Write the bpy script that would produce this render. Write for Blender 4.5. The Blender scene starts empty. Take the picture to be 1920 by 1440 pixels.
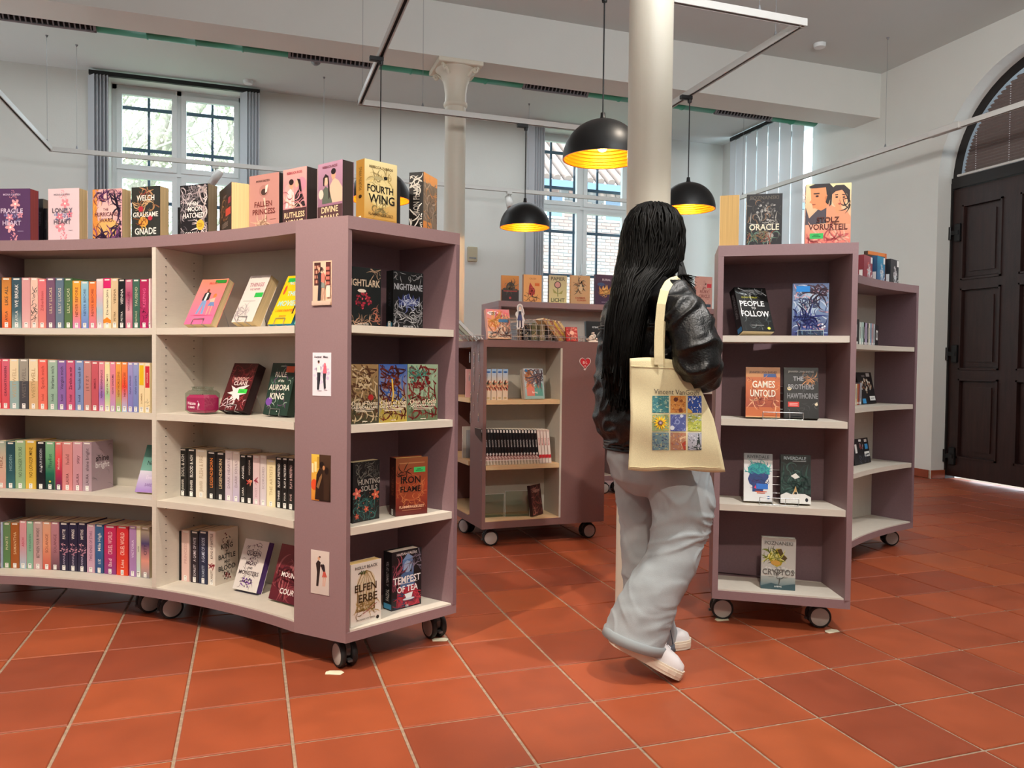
import bpy, math, random
from mathutils import Vector, Matrix, noise
random.seed(7)
C = bpy.context.scene.collection
scene = bpy.context.scene
# ------------------------------------------------------------------ camera frame
TH = math.radians(18.7229)            # building axes are turned by this against the view
FPX, PITCH, ROLL, EYE = 1457.04, 0.0264604, -0.01170715, 1.05
cp, sp, cr, sr = math.cos(PITCH), math.sin(PITCH), math.cos(ROLL), math.sin(ROLL)
def to_room(x, y, z=0.0):             # view-aligned metres -> room metres
    return Vector((x*math.cos(TH)+y*math.sin(TH), -x*math.sin(TH)+y*math.cos(TH), z))
Fv = Vector((0, cp, -sp)); U0 = Vector((0, sp, cp)); R0 = Vector((1, 0, 0))
Rv = cr*R0 - sr*U0; Uv = sr*R0 + cr*U0
Fw, Rw, Uw = to_room(*Fv), to_room(*Rv), to_room(*Uv)
cam_d = bpy.data.cameras.new('camera'); cam = bpy.data.objects.new('camera', cam_d); C.objects.link(cam)
cam_d.sensor_fit = 'HORIZONTAL'; cam_d.sensor_width = 36.0; cam_d.lens = FPX/1920*36.0
cam_d.clip_start = 0.05; cam_d.clip_end = 200
m = Matrix((Rw, Uw, -Fw)).transposed().to_4x4(); m.translation = Vector((0, 0, EYE))
cam.matrix_world = m; scene.camera = cam
# ------------------------------------------------------------------ world, sun, lamps, exposure
vs = scene.view_settings
vs.view_transform = 'Standard'; vs.look = 'None'; vs.gamma = 1.0; vs.use_curve_mapping = False
vs.exposure = 0.08
scene.display_settings.display_device = 'sRGB'
wd = bpy.data.worlds.new('world'); scene.world = wd; wd.use_nodes = True
bg = wd.node_tree.nodes['Background']; bg.inputs[0].default_value = (0.80, 0.91, 1.0, 1); bg.inputs[1].default_value = 5.5
def lamp(name, kind, loc, target, power, color, size=0.1, spot=60, blend=0.5, shape=None):
    d = bpy.data.lights.new(name, kind); d.energy = power; d.color = color
    if kind == 'AREA':
        d.shape = 'RECTANGLE'; d.size, d.size_y = (size if isinstance(size, tuple) else (size, size))
    elif kind == 'SPOT':
        d.shadow_soft_size = size; d.spot_size = math.radians(spot); d.spot_blend = blend
    elif kind == 'SUN': d.angle = math.radians(size)
    else: d.shadow_soft_size = size
    o = bpy.data.objects.new(name, d); C.objects.link(o); o.location = loc
    if target is not None:
        o.rotation_euler = (Vector(target)-Vector(loc)).to_track_quat('-Z', 'Y').to_euler()
    return o
lamp('sun', 'SUN', (0, 0, 20), (5, 16, 7), 4.0, (1, .95, .88), 1.0)
WARM = (1.0, .86, .70); NEUT = (1.0, .95, .89); COOL = (.86, .94, 1.0)
# added fill lights to brighten the hall
lamp('hall_fill_top', 'AREA', (0.8, 0.8, 3.98), (0.8, 0.8, 0), 12, NEUT, (3.0, 2.0))
lamp('hall_fill_wall', 'AREA', (-5.1, 1.0, 2.6), (1.0, 2.0, 3.0), 30, (.97, .98, 1.0), (2.6, 2.6))
lamp('hall_fill_wall', 'AREA', (-5.1, 7.6, 1.9), (0.5, 7.7, 3.9), 95, (.90, .96, 1.0), (2.0, 2.6))
lamp('hall_fill_wall', 'AREA', (1.5, -4.1, 2.6), (1.6, 2.0, 3.2), 10, (1.0, .97, .93), (4.0, 2.6))
lamp('hall_fill_up', 'AREA', (1.6, -1.6, 2.9), (1.6, -1.0, 4.0), 85, (.95, .97, 1.0), (3.5, .5))
lamp('hall_fill_up', 'AREA', (2.4, 1.7, 2.9), (2.7, 2.7, 4.0), 66, (.97, .98, 1.0), (2.4, .4))
lamp('hall_fill_back', 'AREA', (1.6, 7.95, 4.02), (1.6, 7.95, 0), 55, (.90, .96, 1.0), (7.0, .8))
# track spots
lamp('track_spot_light', 'SPOT', (-1.05, 1.55, 3.0), (-0.55, 3.25, 0.75), 320, WARM, 0.03, 78, .5)
lamp('track_spot_light', 'SPOT', (0.80, 1.85, 3.0), (0.5, 2.7, 0.3), 75, WARM, 0.03, 62, .7)
lamp('track_spot_light', 'SPOT', (1.75, 1.35, 3.0), (2.0, 2.6, 0.3), 175, NEUT, 0.03, 62, .6)
lamp('track_spot_light', 'SPOT', (5.2, 2.2, 3.0), (3.3, 3.6, 0.8), 110, NEUT, 0.03, 70, .6)
lamp('track_spot_light', 'SPOT', (3.6, 2.2, 3.0), (6.2, 5.9, 1.9), 130, NEUT, 0.05, 80, .9)
lamp('track_spot_light', 'SPOT', (0.2, -0.3, 3.0), (0.5, 1.9, 0.0), 190, WARM, 0.05, 85, .9)
lamp('track_spot_light', 'SPOT', (2.2, 3.3, 3.0), (1.6, 4.5, 0.9), 45, WARM, 0.05, 60, .9)

# ------------------------------------------------------------------ pixel helpers used while laying the hall out
def ray(x, y):
    d = Fv + Rv*((x-960)/FPX) - Uv*((y-720)/FPX)
    return to_room(d.x, d.y, d.z)
def on_z(x, y, z=0.0):
    d = ray(x, y); t = (z-EYE)/d.z; return Vector((d.x*t, d.y*t, z))
def on_v(x, y, b):
    d = ray(x, y); t = b/d.y; return Vector((d.x*t, b, EYE+d.z*t))
def on_u(x, y, a):
    d = ray(x, y); t = a/d.x; return Vector((a, d.y*t, EYE+d.z*t))
def z_at(x, y, P):
    d = ray(x, y); yv = P[0]*math.sin(TH)+P[1]*math.cos(TH)
    dv = d.x*math.sin(TH)+d.y*math.cos(TH); return EYE + d.z*yv/dv
def on_line(x, y, P, D):              # ray against the vertical plane through P along D
    d = ray(x, y); n = Vector((-D[1], D[0])); t = (P[0]*n.x+P[1]*n.y)/(d.x*n.x+d.y*n.y)
    return Vector((d.x*t, d.y*t, EYE+d.z*t))
def on_arc(x, y, c, r):               # ray against the vertical cylinder, far hit
    d = ray(x, y); a = d.x*d.x+d.y*d.y; b = -2*(d.x*c[0]+d.y*c[1]); k = c[0]**2+c[1]**2-r*r
    t = (-b+math.sqrt(max(0, b*b-4*a*k)))/(2*a); return Vector((d.x*t, d.y*t, EYE+d.z*t))
def on_y(x, y, Y):                    # view depth Y, result view-aligned
    d = Fv + Rv*((x-960)/FPX) - Uv*((y-720)/FPX); t = Y/d.y; return Vector((d.x*t, Y, EYE+d.z*t))

# ------------------------------------------------------------------ mesh builder
def lin(c):
    if isinstance(c, str):
        c = c.lstrip('#'); c = [int(c[i:i+2], 16)/255 for i in (0, 2, 4)]
    return tuple((x/12.92 if x <= .04045 else ((x+.055)/1.055)**2.4) for x in c[:3])
class MB:
    def __init__(s): s.v = []; s.f = []; s.c = []; s.m = []; s.s = []
    def add(s, vs_, fs, col='#ffffff', mat=0, smooth=False):
        n = len(s.v); s.v += [tuple(p) for p in vs_]
        per = isinstance(col, list)
        k = [lin(q) for q in col] if per else lin(col)
        for f in fs:
            s.f.append([n+i for i in f]); s.m.append(mat); s.s.append(smooth)
            s.c += [k[i] for i in f] if per else [k]*len(f)
    def box(s, a, b, col='#ffffff', mat=0, M=None):
        x0, y0, z0 = a; x1, y1, z1 = b
        P = [Vector(p) for p in ((x0,y0,z0),(x1,y0,z0),(x1,y1,z0),(x0,y1,z0),(x0,y0,z1),(x1,y0,z1),(x1,y1,z1),(x0,y1,z1))]
        if M: P = [M @ p for p in P]
        s.add(P, [(0,3,2,1),(4,5,6,7),(0,1,5,4),(1,2,6,5),(2,3,7,6),(3,0,4,7)], col, mat)
    def cbox(s, a, b, ch, col='#ffffff', mat=0, M=None):   # box with chamfered upper and front edges
        x0, y0, z0 = a; x1, y1, z1 = b; c = ch
        P = []
        for z, k in ((z0, 0), (z0+c, 0), (z1-c, 0), (z1, c)):
            P += [Vector(p) for p in ((x0+k,y0+k,z),(x1-k,y0+k,z),(x1-k,y1-k,z),(x0+k,y1-k,z))]
        P[0:4] = [Vector(p) for p in ((x0+c,y0+c,z0),(x1-c,y0+c,z0),(x1-c,y1-c,z0),(x0+c,y1-c,z0))]
        if M: P = [M @ p for p in P]
        fs = [(3,2,1,0),(12,13,14,15)]
        for r in range(3):
            for i in range(4): j = (i+1) % 4; fs.append((4*r+i, 4*r+j, 4*r+4+j, 4*r+4+i))
        s.add(P, fs, col, mat)
    def prism(s, poly, z0, z1, col='#ffffff', mat=0, M=None):
        n = len(poly)
        ar = sum(poly[i][0]*poly[(i+1)%n][1]-poly[(i+1)%n][0]*poly[i][1] for i in range(n))
        if ar < 0: poly = poly[::-1]
        P = [Vector((p[0], p[1], z0)) for p in poly]+[Vector((p[0], p[1], z1)) for p in poly]
        if M: P = [M @ p for p in P]
        s.add(P, [tuple(range(n-1, -1, -1)), tuple(range(n, 2*n))]+[(i, (i+1) % n, n+(i+1) % n, n+i) for i in range(n)], col, mat)
    def strip(s, inner, outer, z0, z1, col='#ffffff', mat=0):   # curved board from two matching rows of points
        n = len(inner); P = []
        for z in (z0, z1): P += [(p[0], p[1], z) for p in inner]+[(p[0], p[1], z) for p in outer]
        fs = []
        I0, O0, I1, O1 = 0, n, 2*n, 3*n
        for i in range(n-1):
            fs += [(I0+i, I0+i+1, O0+i+1, O0+i), (I1+i, O1+i, O1+i+1, I1+i+1), (I0+i, I1+i, I1+i+1, I0+i+1), (O0+i, O0+i+1, O1+i+1, O1+i)]
        fs += [(I0, O0, O1, I1), (I0+n-1, I1+n-1, O1+n-1, O0+n-1)]
        s.add(P, fs, col, mat)
    def lathe(s, prof, n=24, col='#ffffff', mat=0, M=None, caps=True, smooth=True):
        P = []
        for r, z in prof:
            for i in range(n):
                a = 2*math.pi*i/n; P.append(Vector((r*math.cos(a), r*math.sin(a), z)))
        if M: P = [M @ p for p in P]
        fs = []
        for k in range(len(prof)-1):
            for i in range(n): j = (i+1) % n; fs.append((k*n+i, k*n+j, (k+1)*n+j, (k+1)*n+i))
        s.add(P, fs, col, mat, smooth)
        if caps:
            b = len(prof)-1
            if prof[0][0] > 1e-5: s.add(P[:n], [tuple(range(n-1, -1, -1))], col, mat)
            if prof[b][0] > 1e-5: s.add(P[b*n:], [tuple(range(n))], col, mat)
    def tube(s, path, r, n=8, col='#ffffff', mat=0, closed_ends=True, smooth=True):
        path = [Vector(p) for p in path]; P = []; L = len(path)
        up = Vector((0, 0, 1)); prev = None
        for i, p in enumerate(path):
            t = (path[min(i+1, L-1)]-path[max(i-1, 0)]).normalized()
            if prev is None:
                a = t.cross(up if abs(t.z) < .9 else Vector((1, 0, 0))).normalized()
            else: a = (prev-t*prev.dot(t)).normalized()
            prev = a; b = t.cross(a)
            rr = r[i] if isinstance(r, (list, tuple)) else r
            ra, rb = rr if isinstance(rr, (list, tuple)) else (rr, rr)
            for k in range(n):
                g = 2*math.pi*k/n; P.append(p+a*ra*math.cos(g)+b*rb*math.sin(g))
        fs = [(k*n+i, k*n+(i+1) % n, (k+1)*n+(i+1) % n, (k+1)*n+i) for k in range(L-1) for i in range(n)]
        s.add(P, fs, col, mat, smooth)
        if closed_ends:
            s.add(P[:n], [tuple(range(n-1, -1, -1))], col, mat); s.add(P[-n:], [tuple(range(n))], col, mat)
    def mesh(s, name, mats):
        me = bpy.data.meshes.new(name); me.from_pydata(s.v, [], s.f)
        at = me.color_attributes.new('Col', 'FLOAT_COLOR', 'CORNER')
        flat = []
        for k in s.c: flat += (k[0], k[1], k[2], 1.0)
        at.data.foreach_set('color', flat)
        me.polygons.foreach_set('material_index', s.m); me.polygons.foreach_set('use_smooth', s.s)
        for q in (mats if isinstance(mats, (list, tuple)) else [mats]): me.materials.append(q)
        me.update(); return me
    def build(s, name, mats, parent=None, M=None, label=None):
        o = bpy.data.objects.new(name, s.mesh(name, mats)); C.objects.link(o)
        if parent: o.parent = parent
        if M: o.matrix_world = M if not parent else M
        if label: o['label'] = label
        return o
def tag(o, label, cat=None, group=None, kind=None):
    if label: o['label'] = label
    if cat: o['category'] = cat
    if group: o['group'] = group
    if kind: o['kind'] = kind
    return o
def thing(name, label, cat, M=None, group=None):
    o = bpy.data.objects.new(name, None); C.objects.link(o); o.empty_display_size = .05
    if M is not None: o.matrix_world = M if isinstance(M, Matrix) else Matrix.Translation(M)
    return tag(o, label, cat, group)
def struct(mb, name, mats): return tag(mb.build(name, mats), None, None, None, 'structure')
def share(name, me, parent, M=None):
    o = bpy.data.objects.new(name, me); C.objects.link(o)
    if parent: o.parent = parent
    if M is not None: o.matrix_basis = M
    return o

# ------------------------------------------------------------------ materials
def mat(name, col='#ffffff', rough=.5, metal=0.0, attr=False, nscale=0, namt=0.0, bump=0.0, bscale=60, emit=0, spec=.5, stretch=None, coat=0):
    m_ = bpy.data.materials.new(name); m_.use_nodes = True; nt = m_.node_tree; N = nt.nodes; L = nt.links
    b = N['Principled BSDF']; b.inputs['Roughness'].default_value = rough; b.inputs['Metallic'].default_value = metal
    b.inputs['Specular IOR Level'].default_value = spec
    if coat: b.inputs['Coat Weight'].default_value = coat; b.inputs['Coat Roughness'].default_value = .12
    c = (*lin(col), 1); b.inputs['Base Color'].default_value = c
    src = None
    if attr:
        a = N.new('ShaderNodeVertexColor'); a.layer_name = 'Col'; src = a.outputs[0]
    if namt:
        tc = N.new('ShaderNodeTexCoord'); mp = N.new('ShaderNodeMapping'); L.new(tc.outputs['Object'], mp.inputs[0])
        if stretch: mp.inputs['Scale'].default_value = stretch
        n = N.new('ShaderNodeTexNoise'); n.inputs['Scale'].default_value = nscale; n.inputs['Detail'].default_value = 5; L.new(mp.outputs[0], n.inputs['Vector'])
        mr = N.new('ShaderNodeMapRange'); mr.inputs[1].default_value = .3; mr.inputs[2].default_value = .7; mr.inputs[3].default_value = 1-namt; mr.inputs[4].default_value = 1+namt
        L.new(n.outputs[0], mr.inputs[0])
        mx = N.new('ShaderNodeMix'); mx.data_type = 'RGBA'; mx.blend_type = 'MULTIPLY'; mx.inputs[0].default_value = 1
        if src: L.new(src, mx.inputs[6])
        else: mx.inputs[6].default_value = c
        L.new(mr.outputs[0], mx.inputs[7]); src = mx.outputs[2]
    if src: L.new(src, b.inputs['Base Color'])
    if bump:
        tc = N.new('ShaderNodeTexCoord'); n = N.new('ShaderNodeTexNoise'); n.inputs['Scale'].default_value = bscale; n.inputs['Detail'].default_value = 4
        L.new(tc.outputs['Object'], n.inputs['Vector'])
        bp = N.new('ShaderNodeBump'); bp.inputs['Strength'].default_value = bump; bp.inputs['Distance'].default_value = .01
        L.new(n.outputs[0], bp.inputs['Height']); L.new(bp.outputs[0], b.inputs['Normal'])
    if emit:
        b.inputs['Emission Color'].default_value = c; b.inputs['Emission Strength'].default_value = emit
    return m_
M = {}
M['print'] = mat('printed_card', attr=True, rough=.38)
M['matte'] = mat('matte_colour', attr=True, rough=.7)
M['pages'] = mat('page_paper', attr=True, rough=.85, nscale=3, namt=.18, stretch=(260, 3, 1))
M['mauve'] = mat('mauve_laminate', '#92777b', rough=.45, nscale=180, namt=.03, bump=.05, bscale=400)
M['mauve_shaded'] = mat('mauve_laminate_shaded', '#836970', rough=.5, nscale=150, namt=.05)  # same laminate with shade darkened into its colour, for interior panels
M['brown'] = mat('brown_mauve_laminate', '#7c5b58', rough=.5, nscale=150, namt=.04)
M['cream'] = mat('cream_laminate', '#d9d2c6', rough=.5, nscale=30, namt=.03, stretch=(1, 1, 12))
M['greyish'] = mat('pale_back_board', '#c2bcb0', rough=.6, nscale=40, namt=.02)
M['maple'] = mat('pale_wood_laminate', '#d3b48a', rough=.5, nscale=20, namt=.06, stretch=(1, 10, 10))
M['wall'] = mat('white_plaster', '#dbdcd6', rough=.9, nscale=3, namt=.015, bump=.08, bscale=60)
M['ceil'] = mat('ceiling_plaster', '#cfd4d1', rough=.95, nscale=2, namt=.015)
M['grout'] = mat('grout', '#a08a76', rough=.95, nscale=60, namt=.25)
M['white_metal'] = mat('white_track_metal', '#cfcdc8', rough=.4, metal=.1)
M['black'] = mat('black_satin', '#0b0b0c', rough=.42)
M['black_rubber'] = mat('black_rubber', '#1b1c1e', rough=.6)
M['grey_plastic'] = mat('grey_plastic', '#b4b1ad', rough=.45)
M['hood'] = mat('caster_hood', '#5a5a5c', rough=.4, metal=.3)
M['iron'] = mat('blue_grey_iron', '#38495a', rough=.6)
M['frame'] = mat('window_frame_paint', '#e9eeee', rough=.5)
M['green'] = mat('green_duct', '#3f9478', rough=.4, metal=0, bump=.1, bscale=12)
M['grille'] = mat('grille_grey', '#8b8d90', rough=.5, metal=.4)
M['dark'] = mat('dark_slot', '#1a1a1a', rough=.8)
M['door'] = mat('dark_stained_oak', '#2b1815', rough=.4, nscale=6, namt=.35, stretch=(6, 6, .6), bump=.1, bscale=90)
M['column'] = mat('column_paint', '#ddd6c4', rough=.45, bump=.15, bscale=14)
M['wire'] = mat('wire_metal', '#b9b9bb', rough=.3, metal=.9)
M['blind'] = mat('blind_fabric', '#b9c0c4', rough=.8)
M['blind_grey'] = mat('grey_blind_fabric', '#b9bdc2', rough=.85)
M['cable'] = mat('cable', '#0a0a0a', rough=.5)
M['gold'] = mat('gold_reflector', '#ff9a1c', rough=.34, metal=.75)
M['bulb'] = mat('glowing_bulb', '#ffd27a', emit=14)
def glass_mat(name, tint='#ffffff', k=.06):
    g = bpy.data.materials.new(name); g.use_nodes = True; nt = g.node_tree; nt.nodes.clear()
    o = nt.nodes.new('ShaderNodeOutputMaterial'); mx = nt.nodes.new('ShaderNodeMixShader'); t = nt.nodes.new('ShaderNodeBsdfTransparent'); s_ = nt.nodes.new('ShaderNodeBsdfGlossy')
    t.inputs[0].default_value = (*lin(tint), 1); s_.inputs['Roughness'].default_value = .03; mx.inputs[0].default_value = k
    nt.links.new(t.outputs[0], mx.inputs[1]); nt.links.new(s_.outputs[0], mx.inputs[2]); nt.links.new(mx.outputs[0], o.inputs[0]); return g
M['glass'] = glass_mat('window_glass', '#f2fbff', .05)
M['acrylic'] = glass_mat('clear_acrylic', '#e4ece6', .10)
def slat_mat():
    m_ = mat('translucent_slat', '#eceff0', rough=.85); nt = m_.node_tree; b = nt.nodes['Principled BSDF']
    o = nt.nodes['Material Output']; t = nt.nodes.new('ShaderNodeBsdfTranslucent'); t.inputs[0].default_value = (.75, .83, .88, 1)
    mx = nt.nodes.new('ShaderNodeMixShader'); mx.inputs[0].default_value = .14
    nt.links.new(b.outputs[0], mx.inputs[1]); nt.links.new(t.outputs[0], mx.inputs[2]); nt.links.new(mx.outputs[0], o.inputs[0]); return m_
M['slat'] = slat_mat()
def tile_mat():
    m_ = bpy.data.materials.new('terracotta_tile'); m_.use_nodes = True; nt = m_.node_tree; N = nt.nodes; L = nt.links; b = N['Principled BSDF']
    g = N.new('ShaderNodeNewGeometry'); sn = N.new('ShaderNodeVectorMath'); sn.operation = 'SNAP'; sn.inputs[1].default_value = (PITCHT, PITCHT, 50)
    off = N.new('ShaderNodeVectorMath'); off.operation = 'SUBTRACT'; off.inputs[1].default_value = (TU, TV, 0)
    L.new(g.outputs['Position'], off.inputs[0]); L.new(off.outputs[0], sn.inputs[0])
    wn = N.new('ShaderNodeTexWhiteNoise'); wn.noise_dimensions = '2D'; L.new(sn.outputs[0], wn.inputs['Vector'])
    rp = N.new('ShaderNodeValToRGB'); e = rp.color_ramp.elements
    e[0].position = 0; e[0].color = (*lin('#8c432d'), 1); e[1].position = 1; e[1].color = (*lin('#a85430'), 1)
    k = rp.color_ramp.elements.new(.35); k.color = (*lin('#97492d'), 1); k = rp.color_ramp.elements.new(.75); k.color = (*lin('#a04e2f'), 1)
    L.new(wn.outputs['Value'], rp.inputs[0])
    n = N.new('ShaderNodeTexNoise'); n.inputs['Scale'].default_value = 7; n.inputs['Detail'].default_value = 6; L.new(g.outputs['Position'], n.inputs['Vector'])
    mr = N.new('ShaderNodeMapRange'); mr.inputs[1].default_value = .3; mr.inputs[2].default_value = .7; mr.inputs[3].default_value = .9; mr.inputs[4].default_value = 1.1; L.new(n.outputs[0], mr.inputs[0])
    mx = N.new('ShaderNodeMix'); mx.data_type = 'RGBA'; mx.blend_type = 'MULTIPLY'; mx.inputs[0].default_value = 1
    L.new(rp.outputs[0], mx.inputs[6]); L.new(mr.outputs[0], mx.inputs[7]); L.new(mx.outputs[2], b.inputs['Base Color'])
    r2 = N.new('ShaderNodeMapRange'); r2.inputs[3].default_value = .38; r2.inputs[4].default_value = .6; b.inputs['Specular IOR Level'].default_value = .3; L.new(n.outputs[0], r2.inputs[0]); L.new(r2.outputs[0], b.inputs['Roughness'])
    bp = N.new('ShaderNodeBump'); bp.inputs['Strength'].default_value = .15; bp.inputs['Distance'].default_value = .01
    n2 = N.new('ShaderNodeTexNoise'); n2.inputs['Scale'].default_value = 5; L.new(g.outputs['Position'], n2.inputs['Vector']); L.new(n2.outputs[0], bp.inputs['Height']); L.new(bp.outputs[0], b.inputs['Normal'])
    return m_
PITCHT = .303999525*1.05/1.06
_t0 = to_room(-1.26918828*1.05/1.06, 2.21975318*1.05/1.06)
TU, TV = _t0.x, _t0.y
M['tile'] = tile_mat()
# ================================================================== SETTING
ZC, VB, UR, UL, VF = 4.07, 9.25, 6.15, -5.2, -4.2
b = MB(); b.box((UL, VF, -.06), (UR+.6, VB+.5, -.004)); floor = struct(b, 'floor', M['grout'])
gap = .0045
tm = MB(); tm.cbox((gap, gap, -.012), (PITCHT-gap, PITCHT-gap, 0), .0025); tme = tm.mesh('tile', M['tile'])
cells = []
for i in range(-20, 30):
    for j in range(-8, 30):
        u0, v0 = TU+i*PITCHT, TV+j*PITCHT
        if u0 < UL or u0+PITCHT > UR+.35 or v0+PITCHT > VB or v0 < VF: continue
        cx, cy = u0+PITCHT/2, v0+PITCHT/2
        d = cx*math.sin(TH)+cy*math.cos(TH); s_ = cx*math.cos(TH)-cy*math.sin(TH)
        vis = d > 1.25 and abs(s_)/d < .72
        cells.append((0 if vis else 1, d, u0, v0))
cells.sort(); far = MB()
for n_, (k, d, u0, v0) in enumerate(cells):
    if n_ < 300 and k == 0: share('tile', tme, floor, Matrix.Translation((u0, v0, 0)))
    else: far.cbox((u0+gap, v0+gap, -.012), (u0+PITCHT-gap, v0+PITCHT-gap, 0), .0025)
tag(far.build('distant_tiles', M['tile'], floor), None, kind='stuff')
b = MB(); b.box((UL-.3, VF-.3, ZC), (UR+.9, VB+.5, ZC+.2)); struct(b, 'ceiling', M['ceil'])
b = MB(); b.box((UL, 6.44, 3.62), (UR, 6.80, ZC)); struct(b, 'trim_1', M['wall'])          # downstand beam on the columns
# back wall with two window openings
W1, W2, WZ0, WZ1 = (-1.41, -.07), (3.46, 4.82), .9, 4.03
b = MB(); T = .36
for a0, a1 in ((UL-.3, W1[0]), (W1[1], W2[0]), (W2[1], UR+.9)): b.box((a0, VB, -.06), (a1, VB+T, ZC))
for a0, a1 in (W1, W2): b.box((a0, VB, -.06), (a1, VB+T, WZ0)); b.box((a0, VB, WZ1), (a1, VB+T, ZC))
struct(b, 'wall_back', M['wall'])
# right wall: polygon with the arched doorway, then the piece round the side window
b = MB(); DV, DR, DZ = 4.70, 1.0, 2.80
poly = [(VF, -.06), (DV-DR, -.06), (DV-DR, DZ)]+[(DV-DR*math.cos(a), DZ+DR*math.sin(a)) for a in [math.pi*k/28 for k in range(1, 28)]]+[(DV+DR, DZ), (DV+DR, -.06), (7.45, -.06), (7.45, ZC), (VF, ZC)]
MR = Matrix(((0, 0, 1, UR), (1, 0, 0, 0), (0, 1, 0, 0), (0, 0, 0, 1)))
b.prism(poly, 0, .5, M=MR)
b.box((UR, 7.45, -.06), (UR+.5, 8.85, .9)); b.box((UR, 7.45, 3.98), (UR+.5, 8.85, ZC)); b.box((UR, 8.85, -.06), (UR+.5, VB, ZC))
struct(b, 'wall_right', M['wall'])
b = MB(); b.box((UL-.3, VF, -.06), (UL, VB, ZC)); struct(b, 'wall_left', M['wall'])
b = MB(); b.box((UL-.3, VF-.3, -.06), (UR+.9, VF, ZC)); struct(b, 'wall_front', M['wall'])
# terracotta skirting on the right wall, with single tiles
sk = MB(); sk.box((UR-.008, 5.71, .002), (UR, 7.4, .078)); sk = struct(sk, 'baseboard_right', M['grout'])
km = MB(); km.cbox((-.014, 0, .004), (0, .196, .08), .002); kme = km.mesh('skirting_tile', M['tile'])
for k in range(8): share('skirting_tile', kme, sk, Matrix.Translation((UR, 5.72+k*.2, 0)))
rv = MB(); rv.cbox((0, -.014, .004), (.17, 0, .08), .002); rv.build('skirting_tile', M['tile'], sk, Matrix.Translation((UR, DV+DR, 0)))

# windows -----------------------------------------------------------
def window(n, W, vf=9.46):
    u0, u1 = W; z0, z1 = WZ0, WZ1; uc = (u0+u1)/2
    fr = MB()                                     # outer frame
    for a in ((u0, z0, u0+.045, z1), (u1-.045, z0, u1, z1), (u0, z1-.05, u1, z1), (u0, z0, u1, z0+.05), (uc-.022, z0, uc+.022, z1)):
        fr.box((a[0], vf, a[1]), (a[2], vf+.07, a[3]))
    root = struct(fr, 'window_%d' % n, M['frame'])
    zt = 3.10                                     # transom between lower and upper casements
    for (a, c_) in ((u0+.045, uc-.022), (uc+.022, u1-.045)):
        for (q0, q1) in ((z0+.05, zt-.02), (zt+.02, z1-.05)):
            s = MB(); w = .052
            s.box((a, vf-.025, q0), (a+w, vf+.03, q1)); s.box((c_-w, vf-.025, q0), (c_, vf+.03, q1))
            s.box((a+w, vf-.025, q0), (c_-w, vf+.03, q0+w)); s.box((a+w, vf-.025, q1-w), (c_-w, vf+.03, q1))
            so = s.build('casement', M['frame'], root)
            g = MB(); g.add([(a+w, vf+.005, q0+w), (c_-w, vf+.005, q0+w), (c_-w, vf+.005, q1-w), (a+w, vf+.005, q1-w)], [(0, 1, 2, 3)]); g.build('pane', M['glass'], so)
    t = MB(); t.box((u0+.045, vf-.01, zt-.02), (u1-.045, vf+.06, zt+.02)); t.build('transom', M['frame'], root)
    h = MB(); h.cbox((uc-.014, vf-.045, 2.22), (uc+.014, vf-.02, 2.27), .003); h.box((uc-.008, vf-.06, 2.235), (uc+.008, vf-.04, 2.36)); h.build('window_handle', M['frame'], root)
    # outside iron grille, bar by bar
    gb = vf+.24
    for k in range(1, 4):
        q = u0+(u1-u0)*k/4+(.0 if k == 2 else 0)
        s = MB(); s.box((q-.013, gb, z0), (q+.013, gb+.02, z1)); s.build('grille_bar', M['iron'], root)
    for q in (1.10, 1.66, 2.24, 2.82, 3.40, 3.86):
        s = MB(); s.box((u0-.02, gb-.01, q-.018), (u1+.02, gb+.012, q+.018)); s.build('grille_bar', M['iron'], root)
    sl = MB(); sl.cbox((u0-.02, 9.18, z0-.035), (u1+.02, vf, z0), .004); sl.build('window_sill', M['frame'], root)
    return root
window(1, W1); window(2, W2)
# side window behind the vertical blind
fr = MB()
for a in ((7.45, .9, 7.51, 3.98), (8.79, .9, 8.85, 3.98), (7.45, 3.92, 8.85, 3.98), (7.45, .9, 8.85, .96), (8.12, .9, 8.18, 3.98)):
    fr.box((UR+.25, a[0], a[1]), (UR+.32, a[2], a[3]))
w3 = struct(fr, 'window_3', M['frame'])
g = MB(); g.add([(UR+.28, 7.5, .95), (UR+.28, 8.8, .95), (UR+.28, 8.8, 3.93), (UR+.28, 7.5, 3.93)], [(0, 1, 2, 3)]); g.build('pane', M['glass'], w3)

# door ------------------------------------------------------------
UD = 6.33
lf = MB()
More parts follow.
